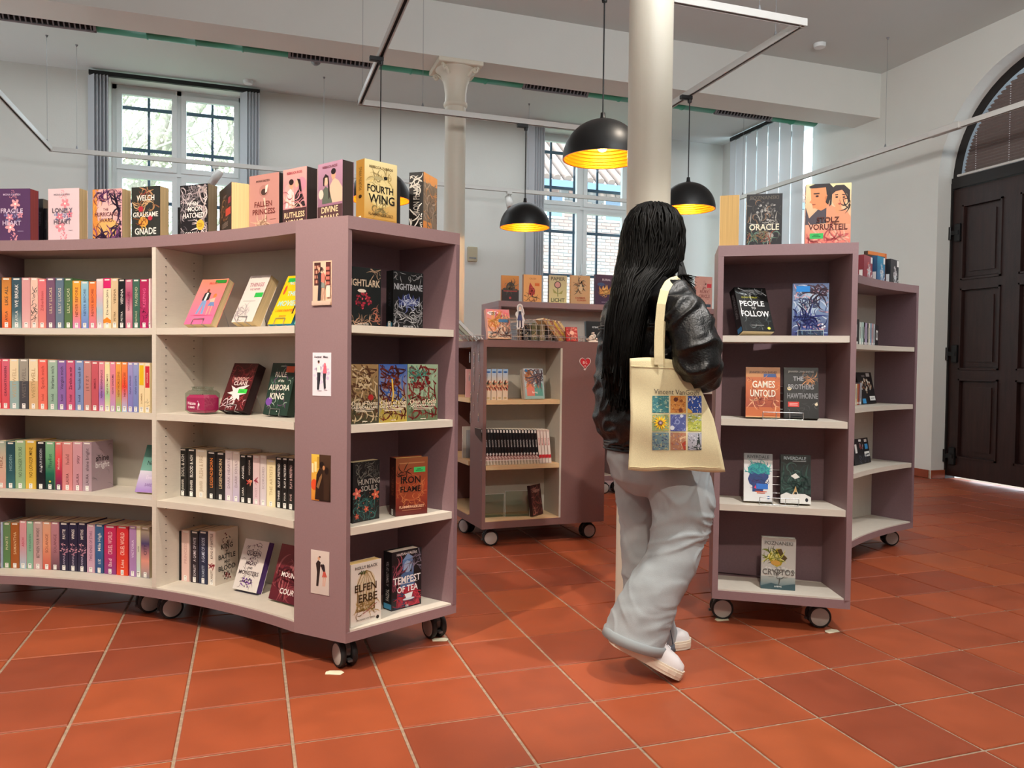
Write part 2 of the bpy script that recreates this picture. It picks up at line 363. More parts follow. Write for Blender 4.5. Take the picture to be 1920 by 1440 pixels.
# stiles, rails; panels as separate parts
def leaf(v0, v1, nm):                 # v0 > v1 : far edge to near edge
    f_ = MB(); t = .05
    cols = [(v0-.11, v0-.52), (v0-.69, v0-1.0+.09)]
    rows = [(.21, .955), (1.04, 1.80), (1.88, 2.58)]
    f_.box((UD, v0-.11, .03), (UD+t, v0, 2.74)); f_.box((UD, v0-.69, .03), (UD+t, v0-.52, 2.74)); f_.box((UD, v1, .03), (UD+t, v1+.09, 2.74))
    for (c0, c1) in cols:
        for (q0, q1) in ((.03, .21), (.955, 1.04), (1.80, 1.88), (2.58, 2.74)): f_.box((UD, c1, q0), (UD+t, c0, q1))
    root = struct(f_, nm, M['door'])
    for (c0, c1) in cols:
        for (r0, r1) in rows:
            p = MB(); p.box((UD+.028, c1, r0), (UD+.045, c0, r1)); w = .028
            p.prism([(c1+w, r0+w), (c0-w, r0+w), (c0-w, r1-w), (c1+w, r1-w)], 0, .008, M=Matrix(((0, 0, -1, UD+.028), (1, 0, 0, 0), (0, 1, 0, 0), (0, 0, 0, 1))))
            ins = .075
            p.prism([(c1+ins, r0+ins), (c0-ins, r0+ins), (c0-ins, r1-ins), (c1+ins, r1-ins)], 0, .02, M=Matrix(((0, 0, -1, UD+.028), (1, 0, 0, 0), (0, 1, 0, 0), (0, 0, 0, 1))))
            p.build('door_panel', M['door'], root)
            mo = MB()
            for (a0, a1, b0, b1) in ((c1, c1+.016, r0, r1), (c0-.016, c0, r0, r1), (c1, c0, r0, r0+.016), (c1, c0, r1-.016, r1)):
                mo.box((UD-.012, a0, b0), (UD+.03, a1, b1))
            mo.build('panel_moulding', M['door'], root)
    return root
d1 = leaf(5.69, 4.70, 'door_1'); leaf(4.695, 3.705, 'door_2')
for z in (2.33, 1.19, .22):
    h = MB(); h.cbox((UD-.03, 5.585, z-.085), (UD-.005, 5.645, z+.085), .008); h.box((UD-.035, 5.60, z-.02), (UD-.01, 5.71, z+.02)); h.tube([(UD-.03, 5.69, z-.06), (UD-.03, 5.69, z+.06)], .014, 10)
    h.build('hinge', M['black'], d1)
fr = MB(); fr.box((UD-.02, 5.685, 0), (UD+.1, 5.70, DZ)); fr.box((UD-.02, 3.70, 0), (UD+.1, 3.715, DZ))
fr.box((UD-.03, 3.715, 2.745), (UD+.08, 5.685, 2.845))
n = 40
ri = [(DV-(DR-.09)*math.cos(math.pi*k/n), DZ+(DR-.09)*math.sin(math.pi*k/n)) for k in range(n+1)]
ro = [(DV-DR*math.cos(math.pi*k/n), DZ+DR*math.sin(math.pi*k/n)) for k in range(n+1)]
P = [(UD+dx, *q) for dx in (0, .07) for q in (ri+ro)]; m1 = n+1
fs = []
for i in range(n):
    fs += [(i, i+1, m1+i+1, m1+i), (2*m1+i, 3*m1+i, 3*m1+i+1, 2*m1+i+1), (i, 2*m1+i, 2*m1+i+1, i+1)]
fr.add(P, fs)
dfr = struct(fr, 'trim_2', mat('dark_door_frame', '#17110f', rough=.5))
g = MB(); arc = [(UD+.04, DV-(DR-.05)*math.cos(math.pi*k/n), DZ+(DR-.05)*math.sin(math.pi*k/n)) for k in range(n+1)]
g.add([(p[0]+.02, p[1], p[2]) for p in arc], [tuple(range(n+1))]); w4 = struct(g, 'window_4', M['glass'])
# pleated blind of the fanlight, slat by slat, head rail, and white beads standing in for dots of light
bl = thing('pleated_blind', 'grey pleated blind filling the arched fanlight over the dark door', 'blind', (UD, DV, DZ))
def child_world(mb, name, mats, root, label=None):
    o = mb.build(name, mats); o.parent = root; o.matrix_parent_inverse = root.matrix_world.inverted()
    if label: o['label'] = label
    return o
bs = mat('pleated_slat', '#7d706c', rough=.8)
z = 2.86
while z < DZ+DR-.12:
    hw = math.sqrt(max(0, (DR-.115)**2-(z+.014-DZ)**2))-.005
    if hw > .03:
        s = MB(); s.add([(UD+.012, DV-hw, z), (UD+.012, DV+hw, z), (UD-.006, DV+hw, z+.0145), (UD-.006, DV-hw, z+.0145), (UD+.012, DV+hw, z+.029), (UD+.012, DV-hw, z+.029)], [(0, 1, 2, 3), (3, 2, 4, 5)])
        child_world(s, 'slat', bs, bl)
    z += .029
for dv in (-.75, -.42, 0, .42, .75):
    h = math.sqrt((DR-.115)**2-dv**2); s = MB(); k = 0
    zz = 2.875
    while zz < DZ+h-.03:
        s.lathe([(.001, -.004), (.006, 0), (.001, .004)], 6, M=Matrix.Translation((UD-.012, DV+dv, zz))); zz += .0145*1.4
    child_world(s, 'light_dots', mat('white_light_dots', '#f4f8ff', rough=.4) if dv == -.75 else bpy.data.materials['white_light_dots'], bl)
s = MB(); s.cbox((UD-.03, DV-.93, 2.85), (UD, DV+.93, 2.872), .004); child_world(s, 'bottom_rail', M['white_metal'], bl)

# vertical blinds ----------------------------------------------------
def rail_u(b_, u0, u1, v, z):
    b_.box((u0, v-.02, z), (u1, v+.02, z+.045))
t = thing('vertical_blind', 'white vertical slat blind closed over the window beside the far corner', 'blind', (6.03, 8.15, 4.0))
s = MB(); s.box((5.99, 7.40, 4.005), (6.03, 8.86, 4.05)); child_world(s, 'head_rail', M['black'], t)
for k in range(13):
    v0 = 7.42+k*.1105; s = MB(); rot = .012
    s.box((6.0+rot, v0, .75), (6.003+rot, v0+.113, 4.0)) if k % 2 else s.box((6.0, v0, .75), (6.003, v0+.113, 4.0))
    child_world(s, 'slat', M['slat'], t)
for (W, nm) in ((W1, 'left'), (W2, 'right')):
    t = thing('vertical_blind', {'left': 'grey vertical blind drawn open round the left window with trees', 'right': 'grey vertical blind drawn open round the right window facing bricks'}[nm], 'blind', ((W[0]+W[1])/2, 9.2, 4.0))
    s = MB(); s.box((W[0]-.17, 9.12, 4.0), (W[1]+.18, 9.16, 4.045)); child_world(s, 'head_rail', M['black'], t)
    for (a, k) in [(W[0]-.15, i) for i in range(5)]+[(W[1]+.01, i) for i in range(5)]:
        s = MB(); x = a+k*.032
        Mx = Matrix.Translation((x, 9.14, 0)) @ Matrix.Rotation(math.radians(38), 4, 'Z')
        s.box((-.002, -.06, .8), (.001, .06, 4.0), M=Mx); child_world(s, 'slat', M['blind_grey'], t)

# columns --------------------------------------------------------------
def column(u, v, r0, r1, ztop, capital, lab):
    t = thing('column', lab, 'column', (u, v, 0))
    s = MB(); s.lathe([(r0*1.26, 0), (r0*1.26, .53), (r0*1.2, .555), (r0*1.05, .565), (r0*1.05, .60), (r0, .62), (r0, 1.2), (r1, ztop-.36 if capital else ztop)], 40)
    child = s.build('shaft', M['column'], t)
    if capital:
        s = MB(); s.lathe([(r1, -.36), (r1*1.12, -.35), (r1*1.16, -.335), (r1*1.12, -.32), (r1*1.02, -.31), (r1*1.02, -.24), (r1*1.15, -.16), (r1*1.5, -.07), (r1*1.95, -.045), (r1*1.95, -.04)], 40)
        o = s.build('capital', M['column'], t, Matrix.Translation((u, v, ztop)))
        a = MB(); w = r1*2.15; a.cbox((-w, -w, -.04), (w, w, 0), .006); a.build('abacus', M['column'], t, Matrix.Translation((u, v, ztop)))
        for i in range(4):
            ang = math.pi/4+i*math.pi/2; q = MB(); d = r1*2.2
            q.tube([(math.cos(ang)*(d*.62+k*.012), math.sin(ang)*(d*.62+k*.012), -.10+k*.012) for k in range(5)], .014, 8)
            pts = [(math.cos(ang)*(d+.03*math.cos(s_)*(1-s_/14)), math.sin(ang)*(d+.03*math.cos(s_)*(1-s_/14)), -.065+.03*math.sin(s_)*(1-s_/14)) for s_ in [k*.5 for k in range(24)]]
            q.tube(pts, .009, 6); q.build('volute', M['column'], t, Matrix.Translation((u, v, ztop)))
    else:
        for z in (1.93, ):
            q = MB(); q.lathe([(r1*1.0, -.05), (r1*1.06, 0), (r1*1.0, .05)], 40); q.build('casting_ring', M['column'], t, Matrix.Translation((u, v, 2.9)))
    return t
c = column(1.60, 2.95, .0905, .0945, ZC, False, 'cream painted iron column rising between the pendant lamps')
c2u = on_v(853, 300, 6.62).x
column(c2u, 6.62, .094, .090, 3.62, True, 'white iron column with scrolled capital under the beam')

# duct along the beam with grilles -----------------------------------------
t = thing('ventilation_duct', 'green round ventilation duct with grey grilles running along the beam', 'duct', (0, 6.90, 3.70))
DVv, DZz, DRr = 6.90, 3.70, .085
u_end = on_v(1527, 230, DVv).x
gr = [(-1.80, on_v(182, 45, DVv).x)]+[(on_v(a, y0, DVv).x, on_v(b_, y1, DVv).x) for a, y0, b_, y1 in ((540, 97, 697, 120), (978, 158, 1100, 176), (1337, 205, 1443, 218))]
edges = [UL]; 
for g0, g1 in gr: edges += [g0, g1]
edges.append(u_end)
for k in range(0, len(edges), 2):
    s = MB(); a, e = edges[k], edges[k+1]; L_ = max(2, int((e-a)/.30))
    path = []; rad = []
    for i in range(L_+1):
        x = a+(e-a)*i/L_
        if 0 < i < L_: path += [(x-.008, DVv, DZz), (x-.006, DVv, DZz), (x+.006, DVv, DZz), (x+.008, DVv, DZz)]; rad += [DRr, DRr+.007, DRr+.007, DRr]
        else: path.append((x, DVv, DZz)); rad.append(DRr)
    s.tube(path, rad, 20); child_world(s, 'duct_section', M['green'], t)
for g0, g1 in gr:
    s = MB(); s.tube([(g0, DVv, DZz+.01), (g1, DVv, DZz+.01)], DRr*.86, 16); child_world(s, 'grille_body', M['grille'], t)
    ax = Vector((0, -math.sin(math.radians(42)), -math.cos(math.radians(42)))); tx = Vector((0, math.cos(math.radians(42)), -math.sin(math.radians(42))))
    Mx = Matrix(((1, 0, 0, 0), (0, tx.y, ax.y, DVv+ax.y*.07), (0, tx.z, ax.z, DZz+ax.z*.07), (0, 0, 0, 1)))
    f_ = MB()
    for q in ((g0, -.055, g1, -.042), (g0, .042, g1, .055), (g0, -.055, g0+.02, .055), (g1-.02, -.055, g1, .055)): f_.box((q[0], q[1], .0), (q[2], q[3], .02), M=Mx)
    fo = child_world(f_, 'grille_frame', M['grille'], t)
    q = MB(); q.box((g0+.02, -.042, -.002), (g1-.02, .042, .003), M=Mx); child_world(q, 'grille_back', M['dark'], t)
    nb = int((g1-g0)/.036); sl = MB()
    for i in range(1, nb): x = g0+(g1-g0)*i/nb; sl.box((x-.005, -.042, .003), (x+.005, .042, .016), M=Mx)
    tag(child_world(sl, 'grille_slats', M['grille'], t), None, kind='stuff')

# lighting tracks ---------------------------------------------------------
ZT = 3.05
def track(label, segs, hang):
    t = thing('light_track', label, 'light track', (segs[0][0][0], segs[0][0][1], ZT))
    for (a, e) in segs:
        a = Vector((*a, ZT)); e = Vector((*e, ZT)); d = (e-a); L_ = d.length; d.normalize(); n_ = Vector((-d.y, d.x, 0))
        Mx = Matrix(((d.x, n_.x, 0, a.x), (d.y, n_.y, 0, a.y), (0, 0, 1, a.z), (0, 0, 0, 1)))
        s = MB(); s.box((-.018, -.018, -.02), (L_+.018, -.010, .022), M=Mx); s.box((-.018, .010, -.02), (L_+.018, .018, .022), M=Mx); s.box((-.018, -.010, .0), (L_+.018, .010, .022), M=Mx)
        child_world(s, 'rail', M['white_metal'], t)
        s = MB(); s.box((.02, -.010, -.012), (L_-.02, .010, .0), M=Mx); child_world(s, 'conductor_slot', M['dark'], t)
    for (x, y) in hang:
        s = MB(); s.tube([(x, y, ZT+.02), (x, y, ZC)], .0016, 5); s.lathe([(.012, 0), (.004, .035)], 10, M=Matrix.Translation((x, y, ZT+.02))); s.lathe([(.004, -.02), (.014, 0)], 10, M=Matrix.Translation((x, y, ZC)))
        child_world(s, 'suspension_wire', M['grille'], t)
    return t
track('white rectangular light track carrying the four dome pendants', [((.81, 1.6), (.81, 6.12)), ((.81, 6.12), (3.08, 6.12)), ((3.08, 6.12), (3.05, 3.80)), ((3.05, 3.80), (.81, 3.80))],
      [(.81, 6.0), (1.3, 6.12), (2.75, 3.80), (3.05, 4.05), (.81, 3.9)])
track('white light track crossing in front of the left window', [((-1.80, 5.2), (-1.80, 8.53)), ((-1.80, 8.53), (4.6, 8.60))], [(-1.80, 8.38), (-1.58, 8.53), (.75, 8.56), (3.08, 8.585)])
track('long white light track running towards the arched door', [((5.53, 2.0), (5.53, 8.3))], [(5.53, 5.72), (5.53, 7.9), (5.53, 3.2)])
s = MB(); s.cbox((5.50, 4.92, ZT-.024), (5.56, 5.22, ZT+.03), .004); tag(s.build('track_connector', M['white_metal']), 'small white connector box on the long right light track', 'connector')
# spot heads
def spot(u, v, yaw, lab):
    t = thing('track_spotlight', lab, 'spotlight', (u, v, ZT))
    s = MB(); s.box((-.03, -.018, -.045), (.03, .018, -.02)); s.tube([(0, 0, -.04), (0, 0, -.09)], .008, 8); s.build('adapter', M['white_metal'], t, Matrix.Translation((u, v, ZT)))
    Mx = Matrix.Translation((u, v, ZT-.14)) @ Matrix.Rotation(yaw, 4, 'Z') @ Matrix.Rotation(math.radians(32), 4, 'Y')
    s = MB(); s.lathe([(.001, .085), (.036, .085), (.04, .08), (.04, -.085), (.034, -.085), (.03, -.06), (.001, -.06)], 24); s.build('lamp_head', M['white_metal'], t, Mx)
p = on_v(404, 312, 8.55); spot(p.x, 8.55, 0, 'white cylinder spotlight hanging before the left window')
p = on_v(955, 365, 8.58); spot(p.x, 8.58, math.pi/2, 'white cylinder spotlight on the track left of the right window')
# pendants
def pendant(u, v, yr, xp, r, power, lab):
    zr = z_at(xp, yr, (u, v)); t = thing('pendant_lamp', lab, 'pendant lamp', (u, v, ZT), 'dome pendants on the track')
    s = MB(); s.cbox((-.045, -.016, -.05), (.045, .016, -.02), .003); s.lathe([(.014, -.07), (.016, -.05)], 12, M=Matrix.Translation((.03, 0, 0))); s.build('track_adapter', M['black'], t, Matrix.Translation((u-.03, v, ZT)))
    s = MB(); s.tube([(u, v, zr+r+.01), (u, v, ZT-.06)], .004, 6); child_world(s, 'cable', M['cable'], t)
    pr = [(.012, r+.035), (.014, r+.012)]+[(max(.02, r*math.sin(a)), r*.97*math.cos(a)+.005) for a in [math.pi/2*k/22 for k in range(1, 23)]]+[(r, 0)]
    s = MB(); s.lathe([(pr[0][0], pr[0][1])]+pr[1:], 56, caps=False); s.build('lamp_shade', M['black'], t, Matrix.Translation((u, v, zr)))
    inn = []
    for k in range(0, 89):
        a = math.pi/2*(1-k/88.0); rr = r-.006-.0032*(.5+.5*math.sin(k*math.pi*2/5.2)); inn.append((max(.002, rr*math.sin(a)), rr*.97*math.cos(a)))
    s = MB(); s.lathe([(r, 0)]+inn, 56, caps=False); s.build('reflector', M['gold'], t, Matrix.Translation((u, v, zr)))
    s = MB(); s.lathe([(.001, -.045), (.018, -.04), (.03, -.022), (.033, 0), (.028, .022), (.016, .045), (.015, .09)], 20); bo = s.build('bulb', M['bulb'], t, Matrix.Translation((u, v, zr+.085)))
    l = lamp('bulb_light', 'POINT', (u, v, zr+.03), None, power, (1, .72, .38), .035); l.parent = t; l.matrix_parent_inverse = t.matrix_world.inverted()
pendant(1.79, 3.82, 299, 1118, .212, 9, 'largest black dome pendant, beside the near cream column')
pendant(2.17, 6.12, 427, 979, .208, 9, 'small black dome pendant left of the right window')
pendant(3.065, 5.05, 393, 1299, .20, 9, 'black dome pendant above the long haired person')
pendant(.81, 5.12, 376, 712, .196, 9, 'black dome pendant half hidden behind the gold book')
# small ceiling and wall fittings
p = on_z(1537, 82, ZC); s = MB(); s.lathe([(.05, -.035), (.055, -.02), (.055, 0)], 24); tag(s.build('smoke_detector', M['frame'], None, Matrix.Translation(p)), 'white smoke detector on the ceiling before the beam', 'detector')
p = on_z(465, 157, ZC); s = MB(); s.lathe([(.045, -.035), (.05, -.02), (.05, 0)], 24); tag(s.build('smoke_detector', M['frame'], None, Matrix.Translation(p-Vector((0, .1, 0)))), 'white smoke detector by the right end of the left window rail', 'detector')
p = on_z(592, 113, ZC); s = MB(); s.lathe([(.02, -.05), (.045, -.03), (.05, 0)], 20); tag(s.build('ceiling_sensor', M['grille'], None, Matrix.Translation(p)), 'small grey ceiling sensor under the second duct grille', 'sensor')
p = on_v(885, 477, VB); t = thing('thermostat', 'beige square thermostat on the back wall beside the white column', 'thermostat', p)
s = MB(); s.cbox((-.06, -.035, -.09), (.06, 0, .09), .006, M=Matrix.Translation(p)); child_world(s, 'housing', mat('beige_plastic', '#b9ae92', rough=.5), t)
s = MB(); s.box((-.045, -.038, -.055), (.045, -.035, -.04), M=Matrix.Translation(p)); s.box((.02, -.045, -.06), (.04, -.035, -.05), M=Matrix.Translation(p)); child_world(s, 'slider', M['grille'], t)

# outside ----------------------------------------------------------------
b = MB(); b.box((-40, 9.9, -.5), (60, 80, -.3)); tag(b.build('ground', mat('outdoor_ground', '#7f8a6a', rough=.9, nscale=2, namt=.2)), None, None, None, 'structure')
bark = mat('pale_bark', '#a9a294', rough=.9, nscale=20, namt=.3); leafm = mat('spring_leaf', '#cfe0b4', rough=.7, attr=False, nscale=1.5, namt=.3)
def tree(x, y, h, seed, lab):
    rnd = random.Random(seed); t = thing('tree', lab, 'tree', (x, y, -.3), 'trees outside the left window')
    trunk = MB(); lv = MB(); tips = []
    def grow(p, d, L_, r, lev):
        pts = [p]; q = p.copy(); dd = d.copy()
        for i in range(4):
            dd = (dd+Vector((rnd.uniform(-.25, .25), rnd.uniform(-.25, .25), rnd.uniform(-.12, .2)))).normalized(); q = q+dd*L_/4; pts.append(q.copy())
        trunk.tube(pts, [r*(1-.14*i) for i in range(5)], 6 if lev < 2 else 4)
        if lev < 4:
            for k in range(3 if lev < 3 else 2):
                j = rnd.randint(1, 4); e = (dd+Vector((rnd.uniform(-1, 1), rnd.uniform(-1, 1), rnd.uniform(-.35, .7)))*.9).normalized()
                grow(pts[j].copy(), e, L_*.66, r*.5, lev+1)
        if lev >= 3: tips.extend(pts[1:])
    grow(Vector((x, y, -.3)), Vector((0, 0, 1)), h*.52, h*.022, 0)
    for p in tips:
        for k in range(9):
            c_ = p+Vector([rnd.gauss(0, .22) for _ in range(3)]); a = Vector([rnd.uniform(-1, 1) for _ in range(3)]).normalized()*.045; b_ = a.cross(Vector([rnd.uniform(-1, 1) for _ in range(3)])).normalized()*.03
            lv.add([c_-a, c_+b_, c_+a, c_-b_], [(0, 1, 2, 3)])
    child_world(trunk, 'trunk', bark, t); tag(child_world(lv, 'foliage', leafm, t), None, kind='stuff')
for i, (x, y, h) in enumerate([(-3.6, 15.5, 10), (-1.4, 17.5, 12), (-2.6, 20, 13), (.2, 16, 9.5), (-5, 21, 13)]):
    tree(x, y, h, 11+i, 'pale leafy tree outside the left window, %s' % ['nearest at its left edge', 'behind its middle', 'farther back at its centre', 'nearest at its right edge', 'farthest at its left edge'][i])
# brick house beyond the right window
hx0, hx1, hy = 4.6, 14.5, 17.5
t = thing('brick_house', 'pale brick house with tiled roof outside the right window', 'house', ((hx0+hx1)/2, hy, 0))
s = MB(); s.box((hx0, hy, -.3), (hx1, hy+6, 5.4)); child_world(s, 'house_wall', mat('mortar_wall', '#a39f9a', rough=.9), t)
bm_ = MB(); bm_.cbox((0, -.02, 0), (.235, .05, .066), .004)
bmats = [mat('brick_tone_%s' % k, c_, rough=.9) for k, c_ in (('pale', '#a39188'), ('rose', '#9c827a'), ('grey', '#8e8a88'))]
bmes = []
for q in bmats: bmes.append(bm_.mesh('brick', q))
bricks = []; row = 0; z = 1.9
rb = random.Random(3); restb = MB()
while z < 5.3:
    x = 6.2+(0.125 if row % 2 else 0)
    while x < 11.0:
        bricks.append((x, z)); x += .25
    z += .08; row += 1
cxb = on_v(1080, 450, hy)
bricks.sort(key=lambda q: (q[0]-cxb.x)**2+(q[1]-cxb.z)**2)
for k, (x, z) in enumerate(bricks):
    if k < 300: share('brick', rb.choice(bmes), t, Matrix.Translation((x-(hx0+hx1)/2, 0, z)))
    else: restb.cbox((x, hy-.02, z), (x+.235, hy+.05, z+.066), .004)
tag(child_world(restb, 'brickwork', bmats[0], t), None, kind='stuff')
rf = MB()
for r in range(12):
    zz = 5.4+r*.22; yy = hy-.45+r*.3
    for i in range(int((hx1-hx0)/.28)):
        x = hx0+i*.28; rf.tube([(x, yy, zz), (x, yy+.36, zz+.27)], .10, 8)
tag(child_world(rf, 'roof_tiles', mat('clay_roof', '#8f7c72', rough=.9), t), None, kind='stuff')
s = MB(); s.box((hx0, hy-.5, 5.2), (hx1, hy-.38, 5.36)); child_world(s, 'gutter', mat('gutter_blue', '#5f7688', rough=.5), t)
for k in range(3):
    s = MB(); x = 6.7+k*1.55; s.box((x, hy-.03, 4.55), (x+.5, hy+.02, 5.12)); f_ = child_world(s, 'house_window', M['frame'], t)
    q = MB(); q.box((x+.05, hy-.035, 4.6), (x+.45, hy-.028, 5.07)); o = child_world(q, 'pane', mat('house_pane', '#6c7f92', rough=.15) if k == 0 else bpy.data.materials['house_pane'], t)
# ================================================================== SHELVING
def P2(c, r, deg): a = math.radians(deg); return (c[0]+r*math.cos(a), c[1]+r*math.sin(a))
def arcp(c, r, a0, a1, n=28): return [P2(c, r, a0+(a1-a0)*i/n) for i in range(n+1)]
def inset(P, D, k): return (P[0]+D[0]*k, P[1]+D[1]*k)
def unit2(a, b): v = Vector((b[0]-a[0], b[1]-a[1])); v.normalize(); return v
# caster: mount, hood and two wheels
wm = MB()
wm.lathe([(.001, -.0105), (.034, -.0105), (.036, -.0095), (.037, -.0075)], 24, mat=1); wm.lathe([(.037, -.009), (.0425, -.010), (.045, -.006), (.045, .006), (.0425, .010), (.001, .010)], 28, mat=0)
wmesh = wm.mesh('wheel', [M['black_rubber'], M['grey_plastic']])
hm = MB(); hm.lathe([(.012, .088), (.012, .11), (.022, .107), (.022, .11)], 14)
hm.prism([(-.016, .035), (.024, .045), (.036, .062), (.03, .085), (.012, .094), (-.02, .09), (-.034, .07), (-.03, .045)], -.0085, .0085, M=Matrix(((1, 0, 0, 0), (0, 0, -1, 0), (0, 1, 0, 0), (0, 0, 0, 1))))
hm.box((-.052, -.007, .028), (-.03, .007, .036))
hmesh = hm.mesh('caster', M['hood'])
def caster(root, P, yaw):             # yaw: heading of the axle's outer face (radians)
    o = bpy.data.objects.new('caster', hmesh); C.objects.link(o); o.parent = root
    o.matrix_world = Matrix.Translation((P[0], P[1], 0)) @ Matrix.Rotation(yaw+math.pi/2, 4, 'Z')
    for s_, fl in ((-.0205, False), (.0205, True)):
        Mx = Matrix.Translation((0, s_, .045)) @ Matrix.Rotation(math.radians(-90 if not fl else 90), 4, 'X')
        if not fl: Mx = Matrix.Translation((0, s_, .045)) @ Matrix.Rotation(math.radians(-90), 4, 'X')
        share('wheel', wmesh, o, Mx)
ZS = (.15, .495, .838, 1.172); ST = .026; ZTOP, ZTB, ZB0, ZB1 = 1.53, 1.487, .11, .15
def root_at(name, label, cat, P): return thing(name, label, cat, (P[0], P[1], 0))
def panel(root, poly, z0, z1, m_, name, label=None):
    s = MB(); s.prism(poly, z0, z1, mat=0); return child_world(s, name, m_, root, label)
def slab(root, a, b_, t, z0, z1, m_, name, label=None):   # thin upright board from a to b_, thickness to its left
    d = unit2(a, b_); n_ = Vector((-d.y, d.x)); return panel(root, [a, b_, inset(b_, n_, t), inset(a, n_, t)], z0, z1, m_, name, label)
def peg_holes(root, a, b_, n_, zs):   # rows of shelf-pin holes as tiny dark studs on the inner face
    s = MB()
    for f in (.2, .8):
        p = (a[0]+(b_[0]-a[0])*f+n_[0]*.0004, a[1]+(b_[1]-a[1])*f+n_[1]*.0004)
        for z in zs: s.tube([(p[0]-n_[0]*.002, p[1]-n_[1]*.002, z), (p[0]+n_[0]*.0006, p[1]+n_[1]*.0006, z)], .0022, 6)
    return child_world(s, 'pin_holes', M['dark'], root)
# ---- unit A : the big curved bookcase on the left
cA = (-2.029, 1.314); RA, RBK, ROUT = 2.62, 2.87, 3.12
A0, A3 = (.308, 2.604), (.741, 2.81); A1, A2 = P2(cA, RA, 33.7), P2(cA, ROUT, 33.7)
uA = root_at('curved_bookcase', 'large curved mauve bookcase on casters filling the left side', 'bookcase', P2(cA, 2.87, 50.2))
inn = arcp(cA, RA, 71.5, 33.7)+[A0]; out = arcp(cA, ROUT, 71.5, 33.7)+[A3]
s = MB(); s.strip(inn, out, ZTB, ZTOP); child_world(s, 'top_board', M['mauve'], uA)
s = MB(); s.strip(inn, out, ZB0, ZB1-.006); child_world(s, 'bottom_board', M['mauve'], uA)
s = MB(); s.strip(arcp(cA, RA+.004, 67.7, 33.7), arcp(cA, RBK, 67.7, 33.7), ZB1-.006, ZB1); child_world(s, 'shelf', M['cream'], uA)
s = MB(); s.strip(arcp(cA, RBK, 71.0, 33.7), arcp(cA, RBK+.012, 71.0, 33.7), ZB1, ZTB); child_world(s, 'back_panel', M['greyish'], uA)
s = MB(); s.strip(arcp(cA, ROUT-.014, 71.0, 33.7), arcp(cA, ROUT-.002, 71.0, 33.7), ZB1, ZTB); child_world(s, 'rear_panel', M['mauve'], uA)
def radial(a, r0, r1, t=.021):        # radial board footprint centred on the angle
    da = math.degrees(t/2/((r0+r1)/2)); return [P2(cA, r0, a-da), P2(cA, r1, a-da), P2(cA, r1, a+da), P2(cA, r0, a+da)]
panel(uA, radial(50.2, RA+.001, RBK), ZB1, ZTB, M['cream'], 'divider')
panel(uA, radial(68.0, RA+.002, RBK), ZB1, ZTB, M['mauve_shaded'], 'side_panel')
slab(uA, P2(cA, RA, 71.4), P2(cA, RA, 68.1), .02, ZB1, ZTB, M['mauve'], 'front_panel')
slab(uA, P2(cA, RA, 71.5), P2(cA, ROUT, 71.5), -.02, ZB1, ZTB, M['mauve'], 'side_panel')
dA = unit2(A1, A0); nA = Vector((-dA.y, dA.x))
slab(uA, A1, A0, .02, ZB1-.006, ZTB, M['mauve'], 'front_panel')
slab(uA, A2, A3, -.02, ZB1-.006, ZTB, M['mauve_shaded'], 'side_panel')
panel(uA, [P2(cA, RA+.02, 33.9), P2(cA, RBK, 33.9), P2(cA, RBK, 33.5), P2(cA, RA+.02, 33.5)], ZB1, ZTB, M['greyish'], 'side_panel')
slab(uA, inset(A1, nA, .02), A2, -.012, ZB1, ZTB, M['mauve_shaded'], 'back_panel')
da = 360*.011/2/math.pi/2.74
for z in ZS[1:]:
    for a0, a1 in ((67.7, 50.2+da), (50.2-da, 33.95)):
        s = MB(); s.strip(arcp(cA, RA+.004, a0, a1), arcp(cA, RBK-.002, a0, a1), z-ST, z); child_world(s, 'shelf', M['cream'], uA)
eA = unit2(A0, A3)
for z in (ZB1,)+ZS[1:]:
    t_ = ST if z > .2 else .006
    q0 = inset(inset(A0, eA, .021), -dA, .004); q1 = inset(inset(A3, eA, -.021), -dA, .004)
    panel(uA, [q0, q1, inset(A2, unit2(A2, A1), .022), inset(A1, nA, .022)], z-t_, z, M['cream'], 'shelf')
nd = Vector((math.sin(math.radians(50.2)), -math.cos(math.radians(50.2))))
pa, pb = P2(cA, RA+.001, 50.2), P2(cA, RBK, 50.2)
pa, pb = inset(pa, nd, .0108), inset(pb, nd, .0108)
peg_holes(uA, pa, pb, nd, [z for z in [.2+.032*k for k in range(40)] if min(abs(z-q) for q in ZS) > .02])
for (P, y) in (((.316, 2.70), 0.30), ((.675, 2.885), .30), ((-.30, 3.42), -1.25), ((-.393, 3.525), -1.2), (P2(cA, 2.72, 70.0), -1.2), (P2(cA, 3.02, 70.0), -1.2), (P2(cA, 3.03, 47), 1.0), (P2(cA, 3.03, 53), 1.0)):
    caster(uA, P, y)
# ---- unit B : bookcase on the right with its curved wing
cB = (4.347, 1.006); B0, B1 = (1.776, 2.69), (2.214, 2.41)
aB = 141.7
uB = root_at('curved_bookcase', 'tall curved mauve bookcase on casters right of the person', 'bookcase', P2(cB, 2.87, 125))
inn = [B1]+arcp(cB, RA, aB, 104.3); out = [B0]+arcp(cB, 3.10, aB, 104.3)
s = MB(); s.strip(inn, out, ZTB, ZTOP); child_world(s, 'top_board', M['mauve'], uB)
s = MB(); s.strip(inn, out, ZB0, ZB1-.006); child_world(s, 'bottom_board', M['mauve'], uB)
s = MB(); s.strip(arcp(cB, RA+.004, aB, 104.8), arcp(cB, RBK, aB, 104.8), ZB1-.006, ZB1); child_world(s, 'shelf', M['cream'], uB)
s = MB(); s.strip(arcp(cB, RBK, aB-.8, 104.8), arcp(cB, RBK+.012, aB-.8, 104.8), ZB1, ZTB); child_world(s, 'back_panel', M['cream'], uB)
